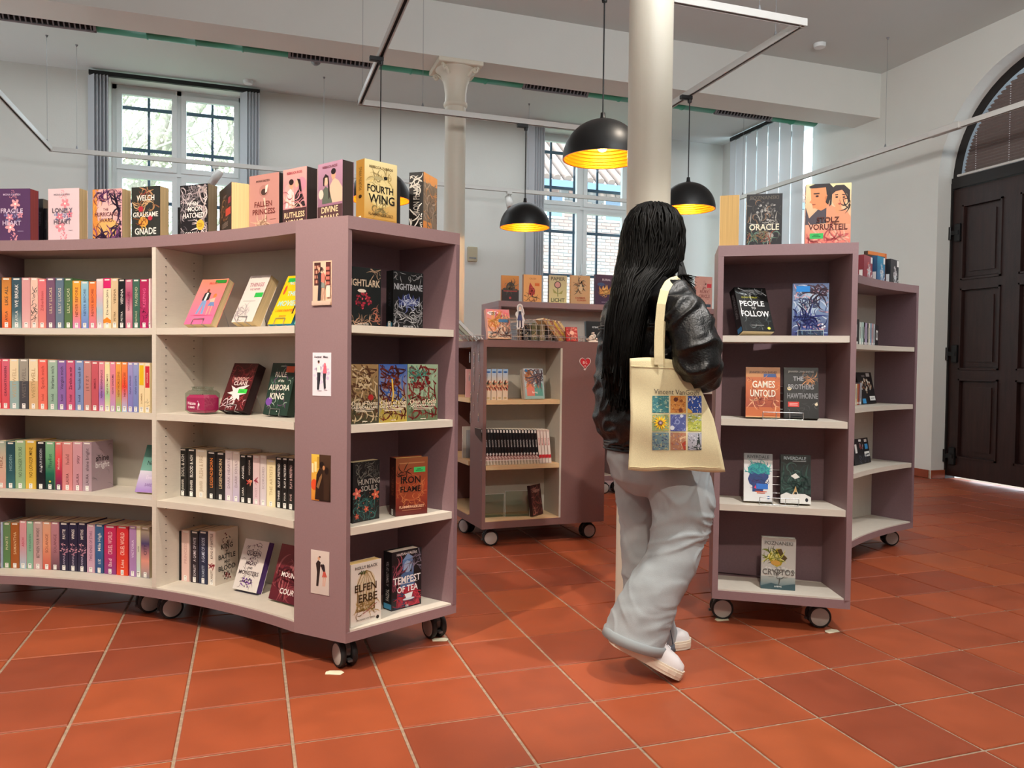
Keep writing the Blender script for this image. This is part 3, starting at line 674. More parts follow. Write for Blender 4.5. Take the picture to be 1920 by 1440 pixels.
s = MB(); s.strip(arcp(cB, 3.086, aB-.8, 104.8), arcp(cB, 3.098, aB-.8, 104.8), ZB1, ZTB); child_world(s, 'rear_panel', M['mauve'], uB)
def radB(a, r0, r1, t=.021):
    da_ = math.degrees(t/2/((r0+r1)/2)); return [P2(cB, r0, a-da_), P2(cB, r1, a-da_), P2(cB, r1, a+da_), P2(cB, r0, a+da_)]
panel(uB, radB(104.55, RA, 3.10, .024), ZB1-.006, ZTB, M['mauve_shaded'], 'side_panel')
panel(uB, radB(123.5, RA, RBK), ZB1, ZTB, M['cream'], 'divider')
Bf1, Bf0 = P2(cB, RA, aB), P2(cB, 3.10, aB)
dB = unit2(B1, Bf1); dB0 = unit2(B0, Bf0)
slab(uB, B1, Bf1, .022, ZB1-.006, ZTB, M['mauve'], 'side_panel')
slab(uB, B0, Bf0, -.022, ZB1-.006, ZTB, M['mauve'], 'side_panel')
slab(uB, inset(Bf0, unit2(Bf0, Bf1), .02), inset(Bf1, unit2(Bf1, Bf0), .0), .012, ZB1, ZTB, M['mauve_shaded'], 'back_panel')
for z in (ZB1,)+ZS[1:]:
    t_ = ST if z > .2 else .006
    eB = unit2(B0, B1)
    panel(uB, [inset(inset(B0, eB, .023), dB0, .004), inset(inset(B1, eB, -.023), dB, .004), inset(inset(B1, eB, -.023), dB, .219), inset(inset(B0, eB, .023), dB0, .219)], z-t_, z, M['cream'], 'shelf')
    if z > .2:
        for a0, a1 in ((aB-.3, 123.75), (123.25, 104.85)):
            s = MB(); s.strip(arcp(cB, RA+.004, a0, a1), arcp(cB, RBK-.002, a0, a1), z-ST, z); child_world(s, 'shelf', M['cream'], uB)
for (P, y) in (((1.872, 2.765), -2.0), ((2.19, 2.56), -2.0), (P2(cB, 2.72, 105.8), -1.9), (P2(cB, 3.0, 105.8), -1.9), (P2(cB, 2.72, 124), -1.9), (P2(cB, 3.0, 124), -1.9)):
    caster(uB, P, y)
# ---- unit C : low bookcase in the middle
C0, C1_, C2_, C3_ = (1.248, 4.186), (2.02, 4.215), (2.0, 5.0), (1.19, 4.97)
uC = root_at('low_bookcase', 'low brown mauve bookcase on casters in the middle with manga', 'bookcase', (1.62, 4.55))
ZC1 = 1.182; poly = [C0, C1_, C2_, C3_]
panel(uC, poly, ZC1-.04, ZC1, M['brown'], 'top_board'); panel(uC, poly, .11, .15, M['brown'], 'bottom_board')
eC = unit2(C0, C1_); gC = Vector((-eC.y, eC.x)); lC = unit2(C0, C3_)
slab(uC, inset(C0, eC, .0), inset(C0, lC, .205), -.02, .15, ZC1-.04, M['brown'], 'side_panel')
slab(uC, inset(C0, eC, .487), C1_, .022, .15, ZC1-.04, M['brown'], 'front_panel')
slab(uC, C1_, C2_, .02, .15, ZC1-.04, M['brown'], 'side_panel'); slab(uC, C2_, C3_, .02, .15, ZC1-.04, M['brown'], 'rear_panel')
q0, q1 = inset(inset(C0, eC, .02), gC, .22), inset(inset(C0, eC, .487), gC, .22)
slab(uC, q0, q1, .012, .15, ZC1-.04, M['greyish'], 'back_panel')
slab(uC, inset(C0, eC, .487), q1, .012, .15, ZC1-.04, M['greyish'], 'side_panel')
for z in (.155, .470, .842):
    panel(uC, [inset(inset(C0, eC, .022), gC, .003), inset(inset(C0, eC, .485), gC, .003), inset(inset(C0, eC, .485), gC, .219), inset(inset(C0, eC, .022), gC, .219)], z-(.026 if z > .2 else .005), z, M['maple'], 'shelf')
    w0 = inset(C0, lC, .235); w1 = inset(C3_, lC, -.03)
    panel(uC, [w0, w1, inset(w1, eC, .22), inset(w0, eC, .22)], z-(.026 if z > .2 else .005), z, M['maple'], 'shelf')
slab(uC, inset(inset(C0, lC, .235), eC, .22), inset(inset(C3_, lC, -.03), eC, .22), .012, .15, ZC1-.04, M['brown'], 'back_panel')
for (P, y) in (((1.325, 4.27), -1.75), ((1.95, 4.30), -1.5), ((1.28, 4.62), -2.6), ((1.9, 4.9), 1)): caster(uC, P, y)
# ---- unit D : bookcase under the right window
uD = root_at('straight_bookcase', 'mauve bookcase below the right window behind the low one', 'bookcase', (2.8, 5.8))
D0, D1 = 1.81, 3.80; V0, V1 = 5.68, 6.14
for (z0, z1, nm) in ((ZTB, ZTOP, 'top_board'), (.11, .15, 'bottom_board')): panel(uD, [(D0, V0), (D1, V0), (D1, V1), (D0, V1)], z0, z1, M['mauve'], nm)
for a in (D0, (D0+D1)/2-.011, D1-.022): panel(uD, [(a, V0+.002), (a+.022, V0+.002), (a+.022, V1), (a, V1)], .15, ZTB, M['mauve_shaded'], 'side_panel' if a != (D0+D1)/2-.011 else 'divider')
panel(uD, [(D0+.02, V0+.24), (D1-.02, V0+.24), (D1-.02, V0+.252), (D0+.02, V0+.252)], .15, ZTB, M['cream'], 'back_panel')
for z in (.156, .495, .838):
    for a0, a1 in ((D0+.023, (D0+D1)/2-.012), ((D0+D1)/2+.012, D1-.023)): panel(uD, [(a0, V0+.004), (a1, V0+.004), (a1, V0+.238), (a0, V0+.238)], z-.026 if z > .2 else .15, z, M['cream'], 'shelf')
for P in ((1.9, 5.76), (2.74, 5.74), (2.86, 5.74), (3.7, 5.76), (1.9, 6.05), (3.7, 6.05)): caster(uD, P, -1.6)

# ================================================================== BOOKS
_tc = {}
def glyphs(txt, sp=1.0, bold=0.0):
    k = (txt, sp, bold)
    if k not in _tc:
        cu = bpy.data.curves.new('t', 'FONT'); cu.body = txt; cu.size = 1; cu.resolution_u = 2; cu.space_character = sp; cu.offset = bold
        o = bpy.data.objects.new('t', cu); C.objects.link(o)
        dg = bpy.context.evaluated_depsgraph_get(); me = o.evaluated_get(dg).to_mesh()
        vs_ = [(v.co.x, v.co.y) for v in me.vertices]; fs = [tuple(p.vertices) for p in me.polygons]
        o.evaluated_get(dg).to_mesh_clear(); bpy.data.objects.remove(o); bpy.data.curves.remove(cu)
        if vs_:
            x0 = min(v[0] for v in vs_); x1 = max(v[0] for v in vs_); y0 = min(v[1] for v in vs_); y1 = max(v[1] for v in vs_)
        else: x0 = x1 = y0 = y1 = 0
        _tc[k] = (vs_, fs, x0, x1, y0, y1)
    return _tc[k]
class Print:
    """flat print laid on a rectangle: origin O, axes X (width w) and Z (height h), normal N"""
    def __init__(s, O, X, Z, N, w, h, step=.00013):
        s.O, s.X, s.Z, s.N, s.w, s.h, s.k, s.step = Vector(O), Vector(X), Vector(Z), Vector(N), w, h, 1, step; s.mb = MB()
    def P(s, x, y): return s.O+s.X*(x*s.w)+s.Z*(y*s.h)+s.N*(s.k*s.step)
    def poly(s, pts, col):
        s.mb.add([s.P(*p) for p in pts], [tuple(range(len(pts)))], col); s.k += 1
    def many(s, polys):
        for pts, col in polys: s.mb.add([s.P(*p) for p in pts], [tuple(range(len(pts)))], col)
        s.k += 1
    def ell(s, cx, cy, rx, ry, col, rot=0, n=14):
        return ([(cx+rx*math.cos(a)*math.cos(rot)-ry*math.sin(a)*math.sin(rot)*s.h/s.w, cy+ry*math.sin(a)*math.cos(rot)+rx*math.cos(a)*math.sin(rot)*s.w/s.h) for a in [2*math.pi*k/n for k in range(n)]], col)
    def text(s, txt, cx, cy, hh, col, mw=.9, vert=False, sp=1.0, bold=.018, rot=0):
        vs_, fs, x0, x1, y0, y1 = glyphs(txt, sp, 0.004 if vert else bold)
        if not fs: return
        sy = hh*(s.w if vert else s.h)/.73; L_ = (x1-x0)*sy; lim = mw*(s.h if vert else s.w); sx = sy*min(1, lim/L_) if L_ else sy
        pts = []
        cr_, sr_ = math.cos(rot), math.sin(rot)
        for x, y in vs_:
            a = (x-(x0+x1)/2)*sx; b_ = (y-.365)*sy; a, b_ = a*cr_-b_*sr_, a*sr_+b_*cr_
            if vert: a, b_ = -b_, a
            pts.append((cx+a/s.w, cy+b_/s.h))
        s.mb.add([s.P(*p) for p in pts], fs, col); s.k += 1
    def run(s, ops):
        ops = sorted(ops, key=lambda q: q[0] in 'tv')
        for op in ops:
            k = op[0]
            if k == 'r': s.poly([(op[1], op[2]), (op[3], op[2]), (op[3], op[4]), (op[1], op[4])], op[5])
            elif k == 'g': s.poly([(op[1], op[2]), (op[3], op[2]), (op[3], op[4]), (op[1], op[4])], [op[5], op[5], op[6], op[6]])
            elif k == 'e': s.many([s.ell(*op[1:6], *(op[6:7] or (0,)))])
            elif k == 'p': s.poly(op[1], op[2])
            elif k == 't': s.text(op[1], op[2], op[3], op[4], op[5], *(op[6:] or (.9,)))
            elif k == 'v': s.text(op[1], op[2], op[3], op[4], op[5], op[6] if len(op) > 6 else .9, True)
            elif k == 's':      # seeded flecks: n, cx, cy, rx, ry, size, colours
                rnd = random.Random(op[1]*7+int(op[2]*100)); L_ = []
                for _ in range(op[1]):
                    a = rnd.uniform(0, 6.28); q = rnd.uniform(.0, 1)**.6
                    L_.append(s.ell(min(.99, max(.01, op[2]+op[4]*q*math.cos(a))), min(.99, max(.01, op[3]+op[5]*q*math.sin(a))), op[6]*rnd.uniform(.4, 1)*.7, op[6]*rnd.uniform(.4, 1)*.5, rnd.choice(op[7]), rnd.uniform(0, 3), 7))
                s.many(L_[:len(L_)//2+1]); s.many(L_[len(L_)//2+1:])
            elif k == 'c':      # curls: n, cx, cy, rx, ry, width, colours
                rnd = random.Random(op[1]*13+int(op[3]*100)); L_ = []
                for _ in range(op[1]):
                    x = op[2]+rnd.uniform(-1, 1)*op[4]; y = op[3]+rnd.uniform(-1, 1)*op[5]; a = rnd.uniform(0, 6.28); da_ = rnd.uniform(-.45, .45); c_ = rnd.choice(op[7]); w = op[6]; pts = []
                    for i in range(9):
                        pts.append((x, y, a)); x += math.cos(a)*w*.75; y += math.sin(a)*w*.75*s.w/s.h; a += da_
                    for i in range(8):
                        (xa, ya, aa), (xb, yb, ab) = pts[i], pts[i+1]; h0 = w*.30*(1-abs(i-3.5)/5); h1 = w*.30*(1-abs(i-2.5)/5.2)
                        q = [(xa-math.sin(aa)*h0, ya+math.cos(aa)*h0*s.w/s.h), (xa+math.sin(aa)*h0, ya-math.cos(aa)*h0*s.w/s.h), (xb+math.sin(ab)*h1, yb-math.cos(ab)*h1*s.w/s.h), (xb-math.sin(ab)*h1, yb+math.cos(ab)*h1*s.w/s.h)]
                        if all(0.005 < px_ < .995 and 0.005 < py_ < .995 for px_, py_ in q): L_.append((q, c_))
                s.many(L_)
            elif k == 'l':      # polyline: pts, width, colour
                pts = op[1]; L_ = []
                for i in range(len(pts)-1):
                    (xa, ya), (xb, yb) = pts[i], pts[i+1]; d = Vector(((xb-xa)*s.w, (yb-ya)*s.h)); d = d.normalized() if d.length else Vector((1, 0)); nx, ny = -d.y*op[2]/2/s.w*s.w, d.x*op[2]/2
                    nx = -d.y*op[2]/2; ny = d.x*op[2]/2*s.w/s.h
                    L_.append(([(xa+nx, ya+ny), (xb+nx, yb+ny), (xb-nx, yb-ny), (xa-nx, ya-ny)], op[3]))
                s.many(L_)
            elif k == 'fl':     # flower: cx, cy, r, colour, heart
                rnd = random.Random(int(op[1]*991+op[2]*77)); a0 = rnd.uniform(0, 1)
                s.many([s.ell(op[1]+op[3]*.6*math.cos(a), op[2]+op[3]*.6*math.sin(a)*s.w/s.h, op[3]*.5, op[3]*.3*s.w/s.h, op[4], a) for a in [a0+2*math.pi*i/5 for i in range(5)]])
                s.many([s.ell(op[1], op[2], op[3]*.22, op[3]*.22*s.w/s.h, op[5])])
def book_parts(root, w, h, t, cover, spine=None, ops=(), sops=(), pages='#e6d6b4', label=True, hard=False, name='cover'):
    """local frame: x thickness, y from spine to fore edge, z up; front cover on +x"""
    spine = spine or cover; ct = .0022 if hard else .0008; ov = .003 if hard else 0
    c = MB()
    c.box((-t/2, 0, 0), (t/2, ct, h), spine)
    c.box((t/2-ct, ct, 0), (t/2, w, h), cover); c.box((-t/2, ct, 0), (-t/2+ct, w, h), cover)
    o = c.build('cover', M['print']); o.parent = root
    p = MB(); p.box((-t/2+ct, ct, ov), (t/2-ct, w-.0012-ov, h-.0008-ov), pages); o = p.build('pages', M['pages']); o.parent = root
    if ops:
        pr = Print((t/2, 0, 0), (0, 1, 0), (0, 0, 1), (1, 0, 0), w, h); pr.run(ops); o = pr.mb.build('cover_print', M['print']); o.parent = root
    if sops or label:
        pr = Print((-t/2, 0, 0), (1, 0, 0), (0, 0, 1), (0, -1, 0), t, h); pr.run(sops)
        if sops: o = pr.mb.build('spine_print', M['print']); o.parent = root
    if label:
        pr = Print((-t/2, -.0006, 0), (1, 0, 0), (0, 0, 1), (0, -1, 0), t, h); a = max(.05, .5-.0075/t); b_ = 1-a
        pr.run([('r', a, .012, b_, .112, '#f4f2ee'), ('r', a+.1, .085, b_-.1, .095, '#3a3a3a'), ('r', a+.18, .06, b_-.18, .068, '#4a4a4a'), ('r', a+.22, .035, b_-.22, .042, '#5a5a5a')])
        o = pr.mb.build('spine_label', M['matte']); o.parent = root
def frame_mat(org, yx, tilt=0.0):
    """yx: direction of the cover's right-hand side; tilt back from the viewer"""
    y = Vector((yx[0], yx[1], 0)).normalized(); x = Vector((y.y, -y.x, 0)); z = Vector((0, 0, 1))
    c_, s_ = math.cos(tilt), math.sin(tilt)
    X = x*c_+z*s_; Z = z*c_-x*s_
    m_ = Matrix((X, y, Z)).transposed().to_4x4(); m_.translation = org; return m_
def facing(P, Q, h, t, label, cover, ops=(), spine=None, sops=(), tilt=0, z=None, pages='#e6d6b4', group=None, hard=False, slabel=True, name='book'):
    """book shown face out: P, Q bottom corners of its front cover on the shelf, z shelf height"""
    P = Vector((P[0], P[1], z)); Q = Vector((Q[0], Q[1], z)); w = (Q-P).length; m_ = frame_mat(P, Q-P, tilt)
    X = m_.to_3x3() @ Vector((1, 0, 0)); m_.translation = P-X*(t/2)+Vector((0, 0, t*math.sin(tilt)+.0006))
    r = thing(name, label, 'book', m_, group); book_parts(r, w, h, t, cover, spine, ops, sops, pages, slabel, hard); return r
ORD = ['', 'first', 'second', 'third', 'fourth', 'fifth', 'sixth', 'seventh', 'eighth', 'ninth', 'tenth', 'eleventh', 'twelfth', 'thirteenth', 'fourteenth', 'fifteenth', 'sixteenth', 'seventeenth', 'eighteenth', 'nineteenth', 'twentieth', 'twenty-first', 'twenty-second', 'twenty-third', 'twenty-fourth']
def row(z, R, spec, ytop, where, group, c=cA, depth=.125, ybot=None):
    """spines along an arc; spec: (x0, x1, colour name, [gradient colours bottom..top], text, text colour, dtop, extra cover ops)"""
    names = [s_[2] for s_ in spec]; seen = {}
    for i, sp_ in enumerate(spec):
        x0, x1, nm, cols, txt, tc = sp_[:6]; dt = sp_[6] if len(sp_) > 6 else 0; cops = sp_[7] if len(sp_) > 7 else ()
        yb = 700
        a = on_arc(x0, yb, c, R); b_ = on_arc(x1, yb, c, R); a.z = b_.z = 0
        mid = (a+b_)/2; t = max(.008, (b_-a).length*.965)
        er = Vector((mid.x-c[0], mid.y-c[1], 0)).normalized()
        yt = ytop[0]+(ytop[1]-ytop[0])*((x0+x1)/2-ytop[2])/(ytop[3]-ytop[2])+dt
        h = z_at((x0+x1)/2, yt, (mid.x, mid.y))-z
        m_ = frame_mat(Vector((mid.x, mid.y, z+.0004)), er, 0)
        k = names.count(nm)
        if k == 1: lab = '%s paperback, spine out, %s' % (nm, where)
        else: lab = '%s paperback, spine out, %s from the left, %s' % (nm, ORD[i+1], where)
        r = thing('book', lab, 'book', m_, group)
        cols = cols if isinstance(cols, list) else [cols]
        sops = []
        if len(cols) > 1:
            for j in range(len(cols)-1): sops.append(('g', 0, j/(len(cols)-1), 1, (j+1)/(len(cols)-1), cols[j], cols[j+1]))
        if isinstance(txt, (list, tuple)): sops += list(txt)
        elif txt:
            parts = txt.split('|')
            if len(parts) == 1: sops.append(('v', parts[0], .5, .55, .36, tc, .62))
            else: sops += [('v', parts[0], .5, .64, .38, tc, .46), ('v', parts[1], .5, .24, .30, tc, .22)]
        sops.append(('r', .18, .955, .82, .985, '#e9e6e0'))
        book_parts(r, min(depth, 2.862-R), h, t, cols[-1], cols[0] if len(cols) == 1 else cols[len(cols)//2], cops, sops)
# ------------------------------------------------------------------ spine-out rows of bookcase A
G = 'paperbacks on the left curved bookcase'
BLK, WHT, DK = '#17171a', '#f3f0ea', '#2a2a2c'
row(1.172, 2.632, [
 (-9, 3.5, 'black', '#26262a', '', WHT), (4, 21.5, 'orange flame-coloured', ['#d8572a', '#e8863a', '#d98e35', '#b5702c'], 'LIKE ALL|AYLA', DK), (22.5, 41, 'dark teal', ['#9fb9b8', '#3f5f6a', '#2c4a58', '#35505c'], 'WE BREAK|AYLA', WHT),
 (41.5, 57.5, 'rose pink', ['#e6b6b4', '#dca0a2', '#d79a9c'], '', DK, 0), (58, 71.5, 'pink and black floral', ['#e9bcae', '#e8c4b4'], [('c', 22, .5, .5, .3, .4, .16, ['#1c1a1c', '#2a2224'])], DK),
 (72, 87, 'coral pink', ['#e58a7e', '#e0787a', '#dc6f78'], 'Zitherlisten', '#a8383c', 2), (87.5, 103.5, 'plum purple', ['#7f5872', '#75506d'], 'LILLY LUCAS', '#e0cfa8'), (104.5, 120, 'slate blue', ['#6d8093', '#5c7186'], 'LILLY LUCAS', '#d8d3c8'),
 (121, 136, 'dark green', ['#5d7a4a', '#486a45'], 'LILLY LUCAS', '#d8d8b0'), (136.5, 151.5, 'orange to pink', ['#d987c0', '#ec8a6c', '#f2a63c', '#f2a83a'], 'NEVER BEFORE', '#8a3c20', 5), (152.5, 166, 'sky blue', ['#6f83cf', '#86b3d8', '#9cc9d6'], 'NEVER BEFORE', '#3b5a80', 6),
 (167, 180.5, 'vivid orange', ['#dd7f9c', '#ef7a44', '#f0803c'], 'NEVER BEFORE', '#8a3320', 6), (181, 193.5, 'pale marbled', ['#dfc3cf', '#a9c7d6', '#dfb4c0', '#e6ccc8'], '', DK, 1), (194, 208.5, 'cream with magenta top', ['#efe0bd', '#efe0bd'], [('r', 0, .80, 1, 1, '#d81f6c'), ('p', [(0, .1), (1, .1), (1, .16), (.5, .22), (0, .17)], '#ef8a22'), ('v', 'Die besten Jahre', .5, .52, .30, '#3a2a20', .5)], DK),
 (209, 221.5, 'sand coloured', ['#d9bd92', '#dcc29c'], 'VIENNA|PETRA', '#5c4224'), (222, 235, 'matt black', '#141416', 'VIENNA|PETRA', WHT, 1), (235.5, 248, 'pink marbled', ['#c46a86', '#d8a0ac', '#b3446c', '#cc7a92'], 'WORKLIFE', '#5a1838', 2),
 (249, 262, 'bottle green', ['#3f6a5a', '#3d6556'], 'TAUSEND|NATHALIE', '#c9cfa8', 1), (262.5, 278.5, 'magenta', ['#b92466', '#ad2a5c', '#b02158'], [('c', 10, .5, .25, .3, .2, .12, ['#4a1230']), ('v', 'KEEPING', .5, .62, .34, '#e86a9c', .4)], DK, 1), (279, 282.3, 'blush', '#ecc9cc', '', DK, 0)],
 (520.5, 522.5, 0, 283), 'top row of the left bay', G)
row(.838, 2.632, [
 (-7, 2.5, 'scarlet', '#d84450', '', WHT), (3, 17.5, 'raspberry pink', ['#e2525c', '#e0606e', '#dc6a80'], 'GRANATFARBEN', '#5a1c34'), (18, 35.3, 'cream and dusty blue', ['#9bb6b5', '#9bb6b5'], [('r', 0, .56, 1, 1, '#efdcb8'), ('v', 'WESTWELL', .5, .52, .44, '#c2a87c', .72)], DK), (36, 53.3, 'grey and charcoal', ['#4b4a50', '#4b4a50'], [('r', 0, .56, 1, 1, '#a29c90'), ('v', 'WESTWELL', .5, .52, .44, '#77706a', .72)], DK),
 (54, 71, 'cream and tan', ['#ddb888', '#ddb888'], [('r', 0, .56, 1, 1, '#f1dfbd'), ('v', 'WESTWELL', .5, .52, .44, '#b0905e', .72)], DK), (71.5, 88, 'salmon red', ['#ef7a66', '#ee6a60'], 'Sprich mich|hold', '#a8362e', 1), (89.5, 107, 'sage green', ['#93b5a2', '#a6c0ae'], 'Verliere mich|hold', '#20302c', 1.5), (108, 123.5, 'violet', ['#8f68ad', '#8e6aae'], 'Vergiss mich|hold', '#24182c', 2),
 (124.2, 140, 'rose madder', ['#c95c80', '#cc5f82'], 'Zärtlich zu mir|hold', '#3c1424', 2), (141, 156.3, 'cornflower blue', ['#7f92c4', '#8499c8'], 'Verrückt nach dir|hold', '#1c2440', 2), (157, 170.5, 'dusty rose', ['#c4827c', '#c98884'], 'J E T Z T', '#5c3a34', 3), (171.5, 184, 'deep rose', ['#c65866', '#cb5c68'], 'IMMER', '#8a2c3c', 4),
 (185, 196, 'violet to pink', ['#d79cc8', '#9a76c4', '#e291a4', '#ea8f9c'], 'NEW BEGINNINGS', '#5a2440', 4.5), (196.5, 206, 'cream and green', ['#f0e6b8', '#a8cfa0', '#f3e6bc', '#eadfa0'], 'NEW PROMISES', '#6a5a30', 4.5), (206.5, 216.5, 'pink to lilac', ['#b99ad0', '#e48a98', '#e789a2'], 'NEW DREAMS', '#6a2848', 4.5), (217, 227.5, 'orange to green', ['#8fca8c', '#e08a3c', '#f0a850'], 'NEW HORIZONS', '#7a3c18', 4.5),
 (228.2, 239, 'red and blue', ['#a4c4ea', '#ec4a38', '#f0944c'], 'NEW CHANCES', '#8a2c18', 5), (239.5, 249.2, 'lavender', ['#7f7cc4', '#a59cd0'], 'NEW WISHES', '#3c3470', 5.5), (249.6, 259.5, 'periwinkle', ['#7280c0', '#98a0d0'], 'NEW LIGHTS', '#343c70', 5.5), (260.3, 270.6, 'cream with yellow top', ['#efdcae', '#efdcae'], [('r', .1, .55, .9, .95, '#e8bd1c'), ('v', 'SOMMER', .5, .28, .3, '#a8844c', .3)], DK, 6), (271.2, 281.5, 'cream with red top', ['#efdcae', '#efdcae'], [('r', .1, .5, .9, .93, '#cf2a3c'), ('v', 'WINTER', .5, .70, .3, '#f0c8b8', .3), ('c', 8, .6, .15, .3, .1, .1, ['#1c1c1c'])], DK, 6)],
 (673, 674.5, 0, 283), 'second row of the left bay', G)
SH = [('c', 14, .5, .5, .4, .4, .05, ['#8c7d84', '#a89aa0', '#7c6e76']), ('t', 'shine', .5, .66, .13, '#2c2228', .9), ('t', 'bright', .5, .52, .12, '#f0e9ee', .9)]
row(.495, 2.70, [
 (-8, 10, 'pink and mint', ['#e0a49c', '#dfc0a8', '#9fb8a8'], 'HERZ', '#8a5040'), (11, 27, 'petrol', ['#3c6c70', '#2c5660', '#234650'], 'HIDDEN', '#8ab0b4', 2), (27.5, 46.5, 'light sage', ['#94b48a', '#9dbc90'], 'NO LONGER YOURS', '#4a6444', -1), (47, 66.5, 'mustard yellow', ['#dfb848', '#d8b24a'], 'NO LONGER MINE', '#6a5018', -1),
 (67.5, 84, 'black with white specks', ['#17191f', '#1a1c24'], [('v', 'ALL OUR HIDDEN', .5, .6, .3, '#c8ccd4', .5), ('e', .6, .47, .12, .015, '#ffffff')], DK, 1), (84.5, 101.5, 'green gradient', ['#1f2b30', '#1f6a54', '#6faf7c', '#86b890'], [('v', 'Playlist', .5, .6, .4, '#245c48', .5), ('e', .5, .17, .12, .02, '#e8d860')], DK, 1.5), (103, 115.5, 'red to violet', ['#3a2250', '#b02c50', '#ea5258', '#d87a74'], 'Melodie', '#f0c8c4', 2), (116, 135.3, 'warm pink', ['#dc8a8c', '#d8908e'], 'hold|LAURA', '#6a3438', 1.5), (136, 153.8, 'cool pink', ['#c8909c', '#cf9ca6'], 'stay|LAURA', '#6a3c48', 1),
 (154.3, 171.5, 'mauve grey', ['#b39aa6', '#a8929c'], 'shine bright|LAURA', '#4a3842', 1, SH)],
 (826.5, 828, 0, 180), 'third row of the left bay', G)
row(.15, 2.715, [
 (-9, 3.3, 'pale blue', '#a9bcd4', '', DK), (4.3, 17.8, 'meadow green', ['#5f8a58', '#6c9062'], 'PUNKTE', '#e0e0b8', 1), (18.3, 34, 'rust brown', ['#a85c2c', '#a8622f'], 'SAMANTHA', '#e8c89c', 1), (35, 48, 'pink and blue', ['#a4c4d4', '#d89aa4', '#dc9ca2'], 'ASCH', '#b8304c', -3), (48.5, 60.5, 'mint', ['#8ab8a0', '#90bc9f'], 'EVERGREEN', '#4a7c68', -2), (61, 78, 'rosy grey', ['#c9a2a4', '#c4a8a4'], 'BETWEEN YOUR WORDS', '#3c3234', -2),
 (78.6, 94, 'peach', ['#c84a48', '#e8a07c', '#d8a488'], 'SOLANGE', '#8a4a3c', -1), (94.3, 109.5, 'old rose', ['#5c3c48', '#b47c88', '#b88490'], 'SOLANGE', '#6a3c48', -1)]+
 [(a, b_, 'midnight blue', ['#2c2a44', '#262540'], [('v', 'FAYTE' if a < 120 else ('WINGS' if a < 140 else 'MYTHS'), .5, .76, .34, WHT, .2), ('s', 16, .5, .45, .4, .12, .1, ['#c490a4', '#8a6078', '#d8a8b0']), ('v', 'ANNA', .5, .22, .24, '#b8b0c8', .2)], DK, 0) for a, b_ in ((110.3, 127), (127.6, 144), (144.6, 161))]+
 [(162, 176.8, 'lilac', ['#cfa6bc', '#c8a0b4'], 'TWO KINDS OF STARS', '#6a3c5c', 3), (177.6, 193, 'ocean blue', ['#2c4a7c', '#38689c', '#3a6288'], 'Mile High|LIZ', WHT, 3), (194.5, 217, 'crimson to purple', ['#8a3c84', '#c02c62', '#c42a58'], 'CRUEL WORLD|Bad', '#f4ccd4', 5), (218, 239.5, 'flame red', ['#e84a20', '#dc3a34', '#d4303c'], 'CRUEL WORLD|Lies', '#f8d8cc', 6), (242, 254.8, 'amethyst', ['#a87cb8', '#b088b8'], 'VICTORIA', '#e8d8f0', 6), (255.5, 263, 'ivory', ['#c4dcdc', '#e8dcb4'], 'SAPIR', '#4a4a44', 5), (264, 280, 'sunset multicoloured', ['#8c8a90', '#e49c8c', '#4a4070', '#b8a888'], 'CITY', '#20203c', 7)],
 (979, 981, 0, 283), 'bottom row of the left bay', G)
row(.495, 2.748, [
 (335, 350.3, 'black with white capitals', '#131314', 'SOUL & ASH|JENNIFER', '#d8d4cc', 0), (351.3, 366.6, 'black blood-lettered', '#151416', 'BLOOD & ASH|JENNIFER', WHT, 0), (367.2, 387.5, 'off-white', ['#ded4c4', '#e2d6c2'], 'FLESH & FIRE|JENNIFER', '#b09a7c', 0),
 (388.3, 404.8, 'black with fiery lettering', ['#19171a', '#141316'], 'LEGENDBORN', '#e0843c', 2), (405.5, 422, 'black with golden lettering', ['#1c1a1e', '#141316'], 'LEGENDBORN', '#e0c49c', 2.5), (422.5, 436, 'pale lilac', ['#cdbcd0', '#ded0cc'], 'DARK HEARTS', '#8a7484', -2), (436.5, 449.6, 'lilac and cream', ['#bfb0d0', '#e0d4c8'], 'DARK SOULS', '#84707c', -1.5), (450.2, 461.8, 'plain black', ['#121214', '#161616'], 'ANGEL|LARA', WHT, 4), (462.3, 474, 'black with red emblem', ['#141012', '#161214'], [('v', 'KINGDOM', .5, .74, .3, '#b8a8a0', .3), ('s', 9, .5, .45, .3, .06, .16, ['#c83c3c', '#e89c7c'])], DK, 3),
 (474.6, 487.5, 'powder pink', ['#dcc0cc', '#e0c6c4'], [('s', 8, .5, .5, .25, .05, .14, ['#b03c54']), ('v', 'DUST', .5, .25, .3, '#b48c98', .2)], DK, 3), (488.2, 500, 'pearl white', ['#d8ccd8', '#ded2cc'], 'SCORCHED', '#9a8a94', 2), (500.8, 517, 'light cream', ['#eee2b8', '#efe0b4'], 'THE ARTISTS', '#b8a070', 9), (517.6, 529.4, 'black series', '#121214', 'PLAY & PRETEND|THREE', WHT, 3), (529.8, 539.9, 'black series', '#121214', 'PLAY & PRETEND|FOUR', WHT, 3), (540.3, 552.3, 'black series', '#141214', 'PLAY & PRETEND|FIVE', '#e8c4c0', 3), (552.8, 560, 'black', '#161416', '', WHT, 3)],
 (840, 857, 335, 556), 'third row of the right bay', G)
KB = [('s', 20, .5, .75, .18, .2, .045, ['#5c2c2c', '#3c3430', '#7a3c38']), ('c', 22, .5, .5, .25, .42, .03, ['#4c4440']), ('t', 'KING', .5, .69, .09, '#33302c', .7), ('t', 'of', .5, .60, .05, '#33302c'), ('t', 'BATTLE', .5, .50, .09, '#33302c', .85), ('t', 'AND', .5, .40, .05, '#33302c'), ('t', 'BLOOD', .5, .29, .09, '#33302c', .8), ('s', 26, .5, .14, .22, .08, .05, ['#6c1c2c', '#a03c3c', '#40302c'])]
